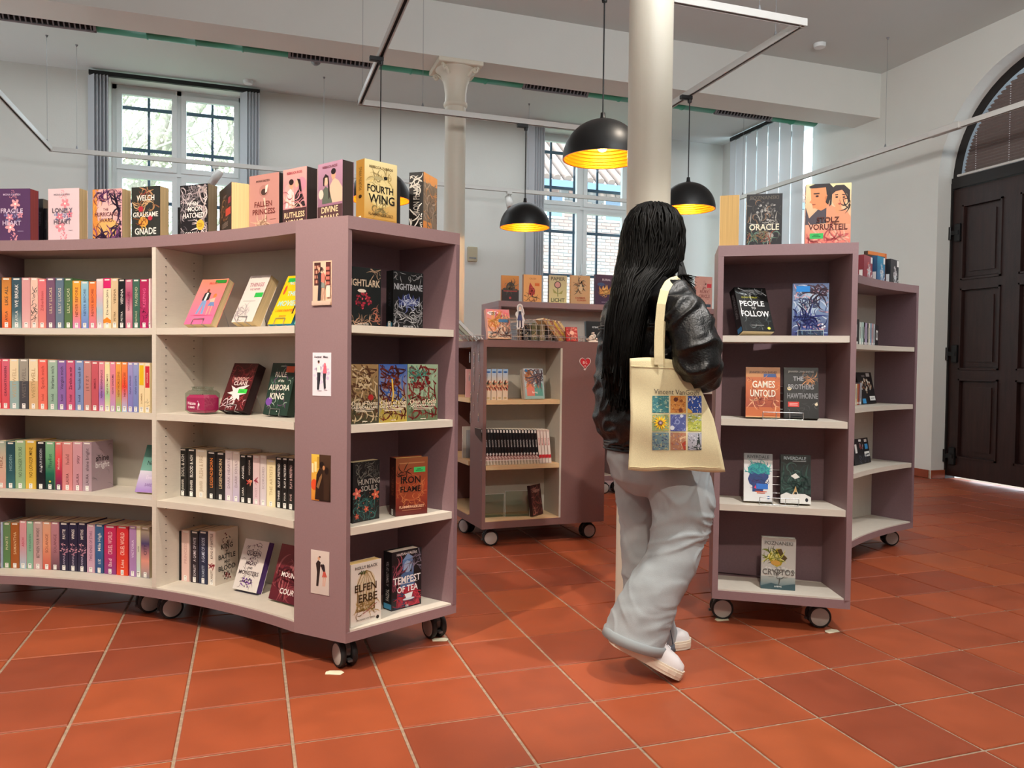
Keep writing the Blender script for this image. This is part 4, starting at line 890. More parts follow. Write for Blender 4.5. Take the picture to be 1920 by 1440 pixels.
row(.15, 2.74, [
 (323.5, 338.7, 'black', '#16181a', 'SHADOWS', '#70747c', 0), (340.3, 355.3, 'blush pink', ['#e6c0ba', '#e0c6bc'], 'PRINCESS', '#c49a94', -1), (357.7, 372.4, 'dark aubergine', ['#241824', '#201622'], 'A GAME OF FATE|SCARLETT', '#d8d0d8', 0), (373.2, 389.3, 'navy', ['#1c2848', '#1c2440'], 'A GAME OF GODS|SCARLETT', '#c8d4e8', 0), (390.3, 404.5, 'white with red blossom', ['#e6dcd0', '#e2d8cc'], [('v', 'KING OF BATTLE', .5, .72, .34, '#5c4c44', .46), ('s', 9, .5, .36, .3, .06, .14, ['#8a2430']), ('v', 'SCARLETT', .5, .17, .3, '#7c6c60', .22)], DK, 0, KB)],
 (995, 996, 323, 405), 'bottom row of the right bay', G)

# ------------------------------------------------------------------ face-out books on bookcase A
def arcz(x, R, c=cA): p = on_arc(x, 700, c, R); return (p.x, p.y)
def H(P, x, ytop, z): return z_at(x, ytop, P)-z
GT = 'books shown on top of the left bookcase'
def topA(x0, x1, yt, R, t, label, cover, ops, spine=None, sops=(), pages='#c9b083', R2=None, slabel=True):
    P, Q = arcz(x0, R), arcz(x1, R2 or R); return facing(P, Q, H(P, x0, yt, ZTOP), t, label, cover, ops, spine, sops, 0, ZTOP, pages, GT, slabel=slabel)
FLW = lambda a, b_, c_: [('s', 24, .5, .12, .13, .11, .035, [a, b_]), ('s', 18, .5, .88, .14, .09, .03, [a, b_]), ('s', 34, .5, .5, .30, .12, .05, [c_, '#8a86b0', '#5c5c8c']), ('fl', .55, .72, .14, a, '#fff0e8'), ('fl', .40, .30, .15, a, '#fff0e8'), ('fl', .38, .48, .11, b_, '#f8d8d8'), ('fl', .70, .52, .09, b_, '#3c3c6c')]
topA(-3, 58, 354, 2.72, .052, 'dark purple book with pink blossoms shown face out, left on top', '#4f2a58', [('t', 'MONA KASTEN', .45, .89, .035, '#c8b4d0', .7), ('t', 'FRAGILE', .45, .60, .085, '#d0bcd4', .88), ('t', 'HEART', .45, .38, .085, '#d0bcd4', .8)]+FLW('#e8a0a8', '#d88a9c', '#7c74a8')+[('r', .62, .225, .80, .235, '#a890b4')], '#3c2044', (), '#8c3a3c')
topA(91.5, 149.5, 354.5, 2.70, .05, 'pale pink book with small blossoms between purple and golden ones', '#dcc4cc', [('t', 'MONA KASTEN', .45, .89, .035, '#9c8c98', .7), ('t', 'LONELY', .47, .60, .085, '#6a5c68', .75), ('t', 'HEART', .47, .39, .085, '#6a5c68', .65)]+FLW('#e88c98', '#d87a8c', '#8c8cb0')+[('r', .66, .225, .80, .235, '#b09ca8')], '#d4b8c0')
topA(174.5, 229.5, 356, 2.72, .05, 'golden and violet swirled book shown face out before the window', '#d8a8a8', [('e', .5, .62, .34, .28, '#e2b9b4'), ('e', .5, .25, .42, .2, '#e6b068'), ('p', [(0, 0), (.14, 0), (.22, .3), (.12, .6), (.2, 1), (0, 1)], '#d88c3c'), ('c', 20, .12, .5, .12, .45, .06, ['#b0682c', '#e8a850', '#8c4434']), ('c', 40, .5, .93, .45, .06, .07, ['#3c1e48', '#5a2c60', '#c89098']), ('c', 34, .90, .42, .08, .38, .10, ['#2a1a34', '#43284c', '#1f1428']), ('c', 44, .5, .06, .45, .06, .08, ['#3c1e48', '#7a3c78', '#28162f']), ('t', 'THE', .45, .62, .045, '#6c3c48', .3), ('t', 'HURRICANE', .46, .53, .075, '#6c343c', .76), ('t', 'WARS', .46, .42, .075, '#6c343c', .5)], '#4c2c50')
topA(247, 300, 352, 2.74, .05, 'dark green book with white capitals and red roses on top', '#2c2e2a', [('c', 16, .5, .88, .12, .08, .05, ['#8a3c34', '#c49468']), ('t', 'WELCH', .5, .80, .10, '#f0ece4', .62), ('c', 20, .5, .68, .28, .03, .06, ['#b08458', '#8c5c3c', '#d8b484']), ('e', .33, .60, .09, .05, '#b82c3c'), ('t', 'GRAUSAME', .5, .50, .09, '#f0ece4', .88), ('e', .66, .43, .08, .045, '#c03444'), ('e', .42, .36, .17, .085, '#d8943c'), ('c', 14, .42, .36, .12, .06, .05, ['#f0c050', '#8c4c24']), ('t', 'GNADE', .5, .20, .12, '#f0ece4', .75), ('c', 12, .48, .08, .12, .05, .05, ['#6c8468', '#4a5c48']), ('t', 'LAGO', .13, .03, .025, '#d0ccc4', .2)], '#1f211e', [('c', 10, .5, .5, .4, .4, .2, ['#8a7c4c'])])
topA(337.5, 389, 349, 2.76, .052, 'black and silver book with a round yellow sticker on top', '#1e1c20', [('c', 60, .5, .82, .45, .14, .06, ['#cfc4c8', '#8a8288', '#544e54']), ('c', 40, .90, .5, .09, .4, .09, ['#e6d8d6', '#a8989c', '#c8b8b8']), ('c', 34, .09, .45, .08, .4, .05, ['#8a8288', '#c8bcc0', '#5c565c']), ('t', 'WHEN', .45, .66, .07, '#f0ece8', .4), ('t', 'THE', .24, .565, .03, '#f0ece8', .2), ('t', 'MOON', .55, .565, .085, '#f0ece8', .5), ('t', 'HATCHED', .50, .45, .09, '#f0ece8', .75), ('t', 'THE MOONFALL', .45, .36, .02, '#b0a8ac', .5), ('e', .74, .27, .14, .095, '#e8b83c'), ('r', .66, .29, .82, .30, '#8c6418'), ('r', .65, .265, .83, .275, '#8c6418'), ('r', .67, .24, .81, .25, '#8c6418'), ('t', 'SARAH A.', .48, .125, .06, '#f4f0ec', .62), ('t', 'PARKER', .48, .045, .065, '#f4f0ec', .6)], '#141216', (), '#8c7c64')
P = arcz(411, 2.80); Q = arcz(433, 2.69)
facing(P, Q, H(Q, 433, 341, ZTOP), .072, 'thick dark book with an orange sticker, pages turned to the viewer', '#2b2322', [('t', 'QUEENS', .5, .24, .10, '#a08c80', .85), ('c', 20, .5, .55, .35, .2, .06, ['#8c5c3c', '#5c3c30', '#a87c54']), ('r', .55, .40, .95, .54, '#e0503c'), ('r', .75, .62, .95, .74, '#b03c44'), ('t', 'SEVENTY', .5, .80, .05, '#8c7c74', .8)], '#181414', (), 0, ZTOP, '#e6c890', GT)
topA(466.5, 522, 331.5, 2.74, .03, 'dusty pink book with an hourglass drawing on top of the bookcase', '#bf8a82', [('t', 'MONA KASTEN', .47, .89, .035, '#5c3c38', .75), ('e', .5, .72, .17, .10, '#b07c74'), ('e', .5, .70, .10, .055, '#4a3430'), ('p', [(.55, .80), (.64, .82), (.60, .70), (.54, .68)], '#f0dcd0'), ('p', [(.48, .60), (.54, .60), (.58, .40), (.60, .20), (.54, .20), (.54, .40)], '#e0c0ac'), ('e', .44, .14, .18, .05, '#a8826c'), ('c', 20, .45, .15, .18, .04, .05, ['#8c6450', '#d8b89c']), ('t', 'FALLEN', .48, .50, .095, '#7c3c38', .78), ('t', 'PRINCESS', .5, .37, .095, '#7c3c38', .88), ('r', .70, .22, .9, .228, '#8c5c54')], '#a8746c', (), '#2b2626')
def couple(bg1, bg2, c1, c2, t1, t2):
    return [('g', 0, 0, 1, 1, bg1, bg2), ('e', .25, .62, .22, .14, bg2), ('e', .78, .72, .2, .12, '#c8889c'), ('p', [(.1, .36), (.18, .62), (.32, .68), (.46, .60), (.5, .36)], c1), ('p', [(.5, .36), (.52, .56), (.68, .66), (.84, .56), (.95, .36)], c2), ('e', .36, .73, .085, .065, '#d8a080'), ('e', .60, .74, .08, .06, '#e0ac90'), ('e', .36, .78, .10, .05, '#2b1b1c'), ('p', [(.60, .82), (.74, .80), (.80, .62), (.78, .44), (.70, .46), (.68, .72)], '#241a1e'), ('c', 20, .5, .48, .4, .1, .07, ['#e8c0a8', '#b06c74', '#d8949c']), ('r', 0, 0, 1, .34, '#4a3034'), ('t', 'REBECCA ROSS', .5, .93, .04, '#a83c4c', .8), ('t', t1, .5, .24, .095, '#e6cca0', .86), ('t', t2, .5, .11, .105, '#e6cca0', .74)]
topA(529.5, 573.5, 320, 2.735, .05, 'pink book with a kissing couple shown face out on top', '#c98a8c', couple('#b4707c', '#e0a4a0', '#e6d0d0', '#2c2428', 'RUTHLESS', 'VOWS'), '#5a3840', (), '#2f2424')
topA(594.5, 640, 309.5, 2.735, .05, 'mauve book with a young couple beside the gold one', '#a47c94', [('g', 0, 0, 1, 1, '#8c5c74', '#b48ca4'), ('p', [(.45, .34), (.5, .62), (.66, .74), (.84, .68), (1, .56), (1, .34)], '#d8b49c'), ('e', .64, .78, .085, .075, '#d89c7c'), ('e', .64, .84, .10, .05, '#241c1e'), ('p', [(.18, .34), (.2, .56), (.32, .62), (.48, .56), (.6, .34)], '#5c6458'), ('e', .34, .70, .085, .07, '#e4b498'), ('p', [(.22, .64), (.22, .76), (.32, .82), (.44, .78), (.48, .62), (.50, .44), (.45, .40), (.42, .66), (.40, .76), (.30, .76), (.26, .62)], '#2c2022'), ('e', .14, .5, .1, .08, '#e8c8b8'), ('r', 0, 0, 1, .30, '#54383c'), ('t', 'REBECCA ROSS', .5, .93, .04, '#7c3c4c', .8), ('t', 'DIVINE', .5, .24, .10, '#e6cca0', .75), ('t', 'RIVALS', .5, .10, .11, '#e6cca0', .8)], '#5a3840', (), '#2f2424')
# dark books standing behind the first row
for i, (x0, x1, yt, lab) in enumerate(((70.5, 82, 373, 'black book standing behind the purple book with blossoms'), (83.5, 90.5, 391, 'small black book squeezed beside the pale pink book'), (333, 337, 389, 'thin black book edge left of the black and silver book'))):
    P = arcz(x0, 2.86); Q = arcz(x1, 2.86); h = H(P, x0, yt, ZTOP); mid = ((P[0]+Q[0])/2, (P[1]+Q[1])/2)
    r = thing('book', lab, 'book', frame_mat(Vector((*mid, ZTOP+.0004)), Vector((mid[0]-cA[0], mid[1]-cA[1], 0))), GT)
    book_parts(r, .12, h, (Vector(P)-Vector(Q)).length, '#26282c', '#1f2124', (), [('v', 'THRONE', .5, .6, .4, '#5c6064', .5)], '#a89c84')
# over the end face
def endA(x, k):                        # point on a line parallel to the end face, k metres inside
    o = inset(A0, -dA, 0); p = on_line(x, 700, inset(A0, -dA, k), eA); return (p.x, p.y)
def endbk(x0, x1, yt, z, k, t, label, cover, ops, spine=None, sops=(), pages='#d8c8a4', grp='books in the end face of the left bookcase', k2=None, hard=False, slabel=True, tilt=0):
    P, Q = endA(x0, k), endA(x1, k if k2 is None else k2); return facing(P, Q, H(P, x0, yt, z), t, label, cover, ops, spine, sops, tilt, z, pages, grp, hard, slabel)
endbk(681, 741.5, 297, ZTOP, .075, .052, 'tall gold hardback shown face out at the bookcase corner', '#c9ae62', [('g', 0, 0, 1, 1, '#b98a34', '#e2d6a4'), ('e', .5, .52, .42, .26, '#d6bf7a'), ('e', .5, .52, .38, .235, '#dccb92'), ('c', 26, .5, .72, .3, .08, .05, ['#a89460', '#8c7c50', '#c8b884']), ('e', .64, .75, .06, .03, '#1c1a18'), ('e', .42, .73, .14, .03, '#b0a478'), ('t', 'REBECCA YARROS', .5, .90, .04, '#5c4c28', .85), ('t', 'FOURTH', .48, .56, .115, '#17150f', .80), ('t', 'WING', .52, .405, .14, '#17150f', .80), ('c', 18, .5, .27, .25, .03, .05, ['#8c7c50']), ('t', 'FLAMMENGEKÜSST', .5, .155, .045, '#5c4420', .75), ('r', .04, .08, .96, .084, '#8c6424')], '#a87c34', [('v', 'FOURTH WING', .5, .70, .36, '#3c2c14', .36), ('e', .5, .42, .2, .03, '#2c2010')], '#d8b460', GT, hard=True)
endbk(742.2, 748, 338, ZTOP, .13, .02, 'slim black book just behind the gold hardback', '#1c1d22', [], None, (), '#c8c0b0', GT)
P = endA(791, .09); Q = (P[0]+.075, P[1]+.10)
facing(P, Q, H(P, 791, 322, ZTOP), .058, 'black and orange hardback standing alone at the far corner', '#6c5a4a', [('g', 0, 0, 1, 1, '#7c6a58', '#5c5048'), ('r', 0, .84, 1, 1, '#e08c2c'), ('r', 0, 0, .6, .2, '#d8842c'), ('c', 50, .5, .5, .45, .4, .07, ['#b0a090', '#3c342c', '#c8843c', '#8c8078'])], '#151416', [('v', 'IRON FLAME', .5, .55, .46, '#c8c4bc', .5), ('c', 16, .5, .85, .4, .1, .16, ['#d8d4cc']), ('c', 16, .5, .2, .4, .14, .16, ['#c8c4bc', '#f0ece4'])], 0, ZTOP, '#c8843c', GT, True, False)
# end face shelves
GE = 'books in the end face of the left bookcase'
endbk(646, 713, 498, 1.172, .06, .032, 'black book with a red flower heart on the top end shelf', '#15191a', [('t', 'NIGHTBARK' if False else 'NIGHTLARK', .5, .74, .12, '#c8b49c', .94), ('s', 40, .5, .42, .22, .16, .06, ['#a8283c', '#7c1c30', '#c84858', '#54141f']), ('e', .46, .60, .12, .03, '#e0d4c4'), ('c', 22, .5, .08, .45, .05, .035, ['#c8a084', '#8c6c58']), ('c', 14, .92, .2, .05, .15, .04, ['#c8785c', '#a86c5c']), ('c', 10, .85, .93, .1, .04, .04, ['#a88c74']), ('t', 'ALEX ASTER', .5, .035, .03, '#d8d0c8', .55)], '#0f1112')
endbk(736, 792, 507, 1.172, .06, .042, 'black book with a blue crown on the top end shelf', '#0f1013', [('t', 'NIGHTBANE', .5, .73, .11, '#a4a8b0', .94), ('p', [(.22, .40), (.15, .56), (.28, .48), (.33, .60), (.42, .48), (.5, .62), (.58, .48), (.67, .60), (.72, .48), (.85, .56), (.78, .40)], '#2a3468'), ('c', 40, .5, .44, .3, .08, .04, ['#8c98c0', '#5c68a0', '#c0c8d8']), ('c', 40, .5, .16, .42, .1, .045, ['#8c8c90', '#c0c0c4', '#5c5c60']), ('c', 14, .1, .25, .06, .15, .04, ['#8c8c90']), ('c', 14, .9, .25, .06, .15, .04, ['#8c8c90']), ('c', 16, .5, .93, .45, .04, .035, ['#8c8c90']), ('t', 'ALEX ASTER', .5, .03, .03, '#c8c8cc', .55)], '#0c0d10', [('v', 'ALEX', .5, .5, .4, '#3c4048', .3), ('r', .1, .02, .9, .09, '#2f6f8c')])
def paint(c1, c2, c3, c4, t): return [('g', 0, 0, 1, 1, c1, c2), ('c', 70, .5, .6, .45, .35, .10, [c3, c4, c2]), ('s', 40, .5, .68, .22, .16, .07, [c3, c4]), ('c', 30, .5, .16, .45, .14, .09, [c1, c4, c3]), ('t', t, .5, .345, .075, '#e8dcc0', .94), ('t', 'CASSANDRA CLARE', .5, .275, .045, '#f0e8d4', .94), ('r', .15, .225, .85, .235, '#e8dcc8'), ('r', .2, .20, .8, .21, '#e8dcc8'), ('r', .42, .03, .6, .04, '#e8e0d4')]
endbk(657.5, 709.5, 683, .838, .035, .04, 'brown and green painted novel, left of three on the second end shelf', '#5c5038', paint('#3c3c28', '#9c8058', '#c8b490', '#5c3c28', 'Chain of Thorns')+[('e', .72, .44, .1, .05, '#b02c2c')])
endbk(710.5, 763.5, 683, .838, .035, .04, 'blue and yellow painted novel with a bronze coil, second end shelf', '#2f4f8c', paint('#b09c3c', '#3c64b0', '#6c2c20', '#4a1f18', 'Chain of Iron')+[('l', [(.45, .75), (.5, .5), (.47, .36)], .05, '#d8b44c')])
endbk(764.5, 821, 683, .838, .035, .036, 'pale green painted novel with a red figure, second end shelf', '#7c9c80', paint('#5c6c50', '#a0bca0', '#6c1c20', '#8c3430', 'Chain of Gold')+[('c', 30, .3, .85, .25, .1, .05, ['#3c8474', '#5c9c8c'])])
P, Q = on_z(661, 982, .495), on_z(711, 972, .495)
facing((P.x, P.y), (Q.x, Q.y), H(P, 661, 868, .495), .036, 'black book with coral flowers on the third end shelf', '#17181a', [('t', 'HUNTING', .6, .66, .09, '#a8a49c', .8), ('t', 'SOULS', .6, .55, .09, '#a8a49c', .7), ('c', 60, .5, .22, .46, .2, .06, ['#2c5c5c', '#1f4444', '#3c7470']), ('fl', .16, .48, .15, '#d86c5c', '#f0b08c'), ('fl', .85, .42, .14, '#d8684c', '#f0b484'), ('fl', .5, .20, .09, '#c85c44', '#f0b484'), ('fl', .15, .1, .08, '#b8503c', '#e8a878'), ('c', 50, .5, .86, .45, .12, .04, ['#5c5c58', '#3c3c3c', '#7c7c74']), ('s', 20, .5, .3, .45, .2, .025, ['#d8b484', '#c86c5c'])], '#101112', (), 0, .495, '#c8b894', GE)
P, Q = on_z(741.5, 969, .495), on_z(801, 962.5, .495)
facing((P.x, P.y), (Q.x, Q.y), H(P, 741, 860, .495), .052, 'rust red hardback with a green sticker on the third end shelf', '#7c3424', [('g', 0, 0, 1, .5, '#571a1a', '#9c3c24'), ('g', 0, .5, 1, 1, '#9c3c24', '#8c5434'), ('e', .48, .48, .40, .24, '#a85434'), ('e', .48, .48, .36, .215, '#984428'), ('c', 40, .48, .4, .4, .2, .035, ['#c87c4c', '#b8683c']), ('r', .1, .90, .9, .915, '#b88458'), ('r', .56, .74, .92, .83, '#3fc46c'), ('r', .66, .79, .78, .80, '#14502c'), ('r', .62, .765, .84, .775, '#14502c'), ('c', 10, .25, .74, .08, .03, .05, ['#1c100c']), ('t', 'IRON', .46, .62, .12, '#1a1210', .62), ('t', 'FLAME', .46, .46, .10, '#1a1210', .72), ('t', 'FLAMMENGEKÜSST', .5, .15, .045, '#e0b090', .78), ('r', .2, .09, .8, .098, '#b07c5c')], '#3c1a18', [('v', 'REBECCA', .5, .6, .35, '#8c4c34', .5)], 0, .495, '#d8b46c', GE, True)
P, Q = on_z(657, 1178, .15), on_z(714, 1161, .15)
facing((P.x, P.y), (Q.x, Q.y), H(P, 657, 1060, .15), .036, 'white book with a golden birdcage at the bottom of the end face', '#e6e2da', [('t', 'HOLLY BLACK', .5, .925, .05, '#3c3834', .8), ('e', .5, .66, .30, .20, '#d9cdb0'), ('r', .2, .22, .8, .66, '#d9cdb0'), ('l', [(.22, .22), (.22, .66), (.36, .82), (.5, .86), (.64, .82), (.78, .66), (.78, .22), (.22, .22)], .025, '#8c7440')]+[('l', [(.22+.093*k, .22), (.22+.093*k, .66), (.5, .86)], .014, '#9c8450') for k in range(1, 6)]+[('c', 60, .5, .3, .32, .12, .04, ['#7c6434', '#a88c50', '#c0a468']), ('s', 16, .35, .84, .12, .03, .04, ['#2a2418', '#4c5c34']), ('t', 'ELFEN', .48, .60, .12, '#3a2c14', .88), ('t', 'ERBE', .55, .43, .13, '#3a2c14', .7), ('l', [(.4, .17), (.85, .30)], .02, '#a8605c'), ('t', 'DIE LEGENDE VON TIERREN', .48, .085, .025, '#6c6460', .6), ('e', .88, .06, .05, .03, '#1c1c1c')], '#ddd8cc', (), 0, .15, '#d8b878', GE)
P, Q = on_z(734, 1147, .15), on_z(789.5, 1132, .15)
facing((P.x, P.y), (Q.x, Q.y), H(P, 735, 1037, .15), .05, 'black hardback with a blue haired lady and teacup, bottom end shelf', '#14141a', [('p', [(.15, .02), (.2, .36), (.38, .46), (.62, .46), (.85, .36), (.95, .02)], '#a8243c'), ('p', [(.28, .36), (.3, .58), (.5, .66), (.72, .58), (.78, .36)], '#4c6c9c'), ('e', .52, .72, .15, .11, '#9cb4d4'), ('p', [(.34, .74), (.36, .84), (.52, .9), (.68, .86), (.74, .72), (.72, .56), (.66, .62), (.66, .78), (.5, .82), (.42, .78), (.38, .6)], '#5c84b8'), ('p', [(.36, .83), (.52, .94), (.72, .86), (.6, .84)], '#7c9cc8'), ('c', 30, .15, .6, .12, .2, .06, ['#7c3c50', '#b05c6c', '#4c2c44']), ('c', 16, .85, .8, .1, .1, .06, ['#5c5464', '#8c8494']), ('c', 40, .5, .15, .4, .12, .06, ['#c83c4c', '#7c1c34', '#2c3c5c']), ('t', 'HAFSAH FAIZAL', .5, .945, .045, '#e8e4e4', .7), ('t', 'TEMPEST', .5, .50, .12, '#f4f2f2', .92), ('r', .2, .425, .85, .435, '#d8d4d8'), ('t', 'OF TEA', .52, .34, .11, '#f4f2f2', .70), ('p', [(.42, .24), (.7, .26), (.66, .17), (.48, .16)], '#e8eef4'), ('e', .56, .15, .2, .02, '#d0dce8'), ('t', 'cbj', .5, .045, .04, '#f0e8e8', .3)], '#17151c', [('v', 'A TEMPEST OF TEA', .5, .62, .3, '#c8c4c8', .42), ('v', 'FAIZAL', .5, .26, .4, WHT, .2), ('r', .05, .02, .95, .11, '#4ca4d4')], 0, .15, '#e8e4da', GE, True, False)
# ---- tilted display books in the bay beside the front panel
GD = 'books leaning on display stands in the left bookcase'
def disp(x0, x1, R, z, h, t, tilt, label, cover, ops, spine=None, sops=(), pages='#e2c99a', c=cA, R2=None, grp=GD, stand=True, slabel=False):
    P, Q = arcz(x0, R, c), arcz(x1, R2 or R, c); r = facing(P, Q, h, t, label, cover, ops, spine, sops, math.radians(tilt), z, pages, grp, slabel=slabel)
    if stand:
        s = MB(); w = (Vector(P)-Vector(Q)).length; m_ = r.matrix_world
        q = [m_ @ Vector((t/2+.004, w*f, .022)) for f in (.3, .7)]; q2 = [m_ @ Vector((t/2+.004, w*f, -.004)) for f in (.3, .7)]; q3 = [m_ @ Vector((-t/2-.004, w*f, -.004)) for f in (.3, .7)]; q4 = [m_ @ Vector((-t/2-.004, w*f, h*.62)) for f in (.3, .7)]
        for v_ in q2+q3: v_.z = max(v_.z, z+.0018)
        back = m_.to_3x3() @ Vector((-1, 0, 0)); back.z = 0; back.normalize()
        ft = [p + back*(h*.62*.38) for p in q4]
        for p in ft: p.z = z+.0018
        s.tube([q3[0], q2[0], q[0], q[1], q2[1], q3[1]], .0016, 6); s.tube([q3[0], q4[0], q4[1], q3[1]], .0016, 6); s.tube([q4[0], ft[0], ft[1], q4[1]], .0016, 6)
        tag(s.build('book_stand', M['wire']), 'thin wire stand holding the '+label.split(' on ')[0].split(' with ')[0].split(',')[0], 'stand', 'wire display stands')
    return r
disp(344.5, 395, 2.66, 1.172, .205, .032, 27, 'coral pink book with a drawn couple leaning on the top shelf', '#e8767e', [('g', 0, 0, 1, 1, '#ec6ca0', '#ee8a72'), ('t', 'FROST', .5, .90, .05, '#c84c3c', .6), ('e', .42, .74, .05, .04, '#8c4c30'), ('p', [(.30, .52), (.32, .68), (.42, .72), (.56, .68), (.56, .54), (.46, .50)], '#22242c'), ('p', [(.38, .52), (.40, .69), (.47, .69), (.46, .52)], '#f0ece8'), ('p', [(.26, .22), (.34, .52), (.50, .52), (.54, .22), (.46, .22), (.42, .44), (.34, .22)], '#7c9ccc'), ('e', .74, .62, .06, .05, '#d87c3c'), ('p', [(.60, .54), (.78, .58), (.80, .48), (.66, .46)], '#f0b8a0'), ('p', [(.60, .40), (.66, .48), (.80, .48), (.86, .38)], '#6c8cc0'), ('l', [(.68, .40), (.68, .2)], .03, '#f0b490'), ('l', [(.78, .40), (.80, .2)], .03, '#f0b490'), ('r', .12, .185, .92, .195, '#d84c84'), ('r', .55, .90, .96, .97, '#2f8c34')])
disp(433.5, 472, 2.67, 1.172, .205, .045, 27, 'off-white book with pink lettering leaning on the top shelf', '#dcd2cc', [('t', 'THINGS', .5, .80, .09, '#b8808c', .7), ('t', 'WE NEVER', .5, .70, .045, '#b8808c', .5), ('r', .6, .52, .98, .62, '#2fb44c'), ('r', .15, .44, .75, .45, '#a89c9c'), ('c', 30, .3, .2, .28, .12, .06, ['#b8acb0', '#9c9094', '#c8bcbc'])])
disp(501, 545, 2.66, 1.172, .205, .02, 27, 'yellow book with light blue title leaning on the top shelf', '#f0c414', [('t', 'NOT IN', .5, .84, .07, '#a8d8e0', .6), ('t', 'THE', .5, .62, .09, '#a8d8e0', .4), ('t', 'MOVIES', .5, .42, .11, '#a8d8e0', .85), ('t', 'LYNN PAINTER', .5, .27, .05, '#d86c1c', .8), ('r', .35, .15, .65, .165, '#c8641c'), ('r', .1, .86, .45, .95, '#2fb44c'), ('r', .84, .2, .9, .7, '#2c2c2c'), ('e', .15, .7, .05, .1, '#c84c34')], None, (), '#3c9cc0')
disp(551, 585, 2.66, 1.172, .135, .02, 20, 'turquoise book half hidden behind the front panel', '#6cc4b4', [('t', 'Tell', .25, .55, .1, '#f0f8f4', .4)])
disp(409.5, 455.5, 2.72, .838, .2, .042, 24, 'dark red book with white ornament leaning on the second shelf', '#4c1418', [('c', 50, .5, .8, .45, .16, .05, ['#8c2c34', '#6c1c24', '#a84c4c']), ('t', 'NORDIC', .52, .66, .075, '#d8b0a8', .75), ('t', 'CLANS', .55, .57, .085, '#f0e4e0', .7), ('p', [(.5, .10), (.44, .26), (.28, .20), (.36, .32), (.12, .36), (.34, .40), (.2, .52), (.42, .46), (.6, .50), (.94, .54), (.72, .44), (.9, .36), (.64, .32), (.72, .2), (.56, .26)], '#ece4e4'), ('c', 30, .5, .12, .42, .1, .05, ['#a83c44', '#7c242c', '#e8dcdc']), ('r', .55, .36, .9, .45, '#3fcf4c'), ('r', .62, .40, .8, .41, '#145c20')], '#2c1014', (), '#2a1416')
disp(493, 538, 2.735, .838, .2, .035, 14, 'dark green book with white script leaning on the second shelf', '#21382e', [('t', 'AMBER V.', .5, .94, .03, '#a8b8a8', .5), ('t', 'RULE', .45, .78, .10, '#ece8dc', .6), ('t', 'of the', .5, .66, .05, '#ece8dc', .4), ('t', 'AURORA', .48, .53, .11, '#ece8dc', .85), ('t', 'KING', .45, .36, .12, '#ece8dc', .6), ('c', 40, .5, .5, .42, .4, .04, ['#5c8474', '#3c6454', '#7c4c7c', '#a8c0b0']), ('e', .15, .25, .13, .08, '#7c4ca8'), ('r', .62, .82, .96, .94, '#d85c34'), ('e', .55, .07, .02, .012, '#f0f0f0')], '#14221c', (), '#2a3a30')
disp(436.5, 481.5, 2.725, .15, .195, .03, 20, 'white book with thorny purple flowers, purple page edges', '#e0dad6', [('c', 36, .5, .5, .3, .45, .03, ['#5c5458', '#3c3438']), ('s', 22, .5, .72, .2, .22, .04, ['#4c2c3c', '#3c3034', '#6c3c5c']), ('t', 'QUEEN', .5, .74, .09, '#4a4044', .8), ('t', 'OF', .5, .64, .05, '#4a4044', .3), ('t', 'MYTH', .5, .54, .08, '#5c5054', .7), ('t', 'AND', .5, .45, .045, '#4a4044', .3), ('t', 'MONSTERS', .5, .35, .08, '#5c5054', .92), ('s', 44, .5, .16, .26, .09, .05, ['#6c3c94', '#8c5cb0', '#3c2c4c', '#4c4448'])], '#cfc8c4', (), '#5c3c84', stand=False)
disp(504.5, 572, 2.71, .15, .205, .03, 18, 'wine red book with white capitals on the bottom shelf', '#6c1c2a', [('g', 0, 0, 1, 1, '#5c1424', '#7c2c34'), ('c', 50, .5, .42, .45, .12, .08, ['#a85c60', '#8c3c44', '#4c101c']), ('t', 'HIGH', .62, .78, .085, '#f0ece8', .5), ('t', 'MOUNTAIN', .52, .48, .085, '#f0ece8', .9), ('t', 'COURT', .5, .19, .10, '#f0ece8', .8)], '#4c1420', (), '#c8b49c', stand=False)
disp(252.5, 296, 2.72, .495, .20, .02, 20, 'teal to lilac book leaning beside the bay divider', '#7ca8a0', [('g', 0, .45, 1, 1, '#7cb0a4', '#2c6c5c'), ('g', 0, 0, 1, .45, '#a884d0', '#e0dcec'), ('t', 'Never', .5, .62, .09, '#1c3c34', .8), ('t', 'Ever', .5, .32, .08, '#e8dcf4', .6), ('t', 'SARE', .5, .16, .06, '#8c6cb0', .5)], stand=False)
# scented candle jar
P = on_z(350, 772, .838); cj = arcz(380, 2.70); t = thing('candle_jar', 'pink scented candle in a square glass jar beside the dark red book', 'candle', (cj[0], cj[1], .838))
er = unit2(cA, cj); MJ = Matrix(((er[1], er[0], 0, cj[0]), (-er[0], er[1], 0, cj[1]), (0, 0, 1, .8385), (0, 0, 0, 1))) @ Matrix.Diagonal((.80, .9, 1, 1))
s = MB(); s.cbox((-.059, -.040, .006), (.059, .040, .074), .010, M=MJ); child_world(s, 'wax', mat('pink_wax', '#dc2f76', rough=.35), t)
s = MB(); s.cbox((-.063, -.044, .001), (.063, .044, .092), .012, M=MJ); s.lathe([(.054, .092), (.050, .100), (.056, .106)], 24, M=MJ @ Matrix.Diagonal((1.1, .7, 1, 1)), caps=False); child_world(s, 'glass_jar', M['acrylic'], t)
s = MB(); s.tube([MJ @ Vector((0, 0, .066)), MJ @ Vector((0, 0, .078))], .0015, 5); child_world(s, 'wick', M['dark'], t)
pr = Print(MJ @ Vector((-.053, -.0448, .012)), (MJ.to_3x3() @ Vector((1, 0, 0))).normalized(), (0, 0, 1), (MJ.to_3x3() @ Vector((0, -1, 0))).normalized(), .085, .05)
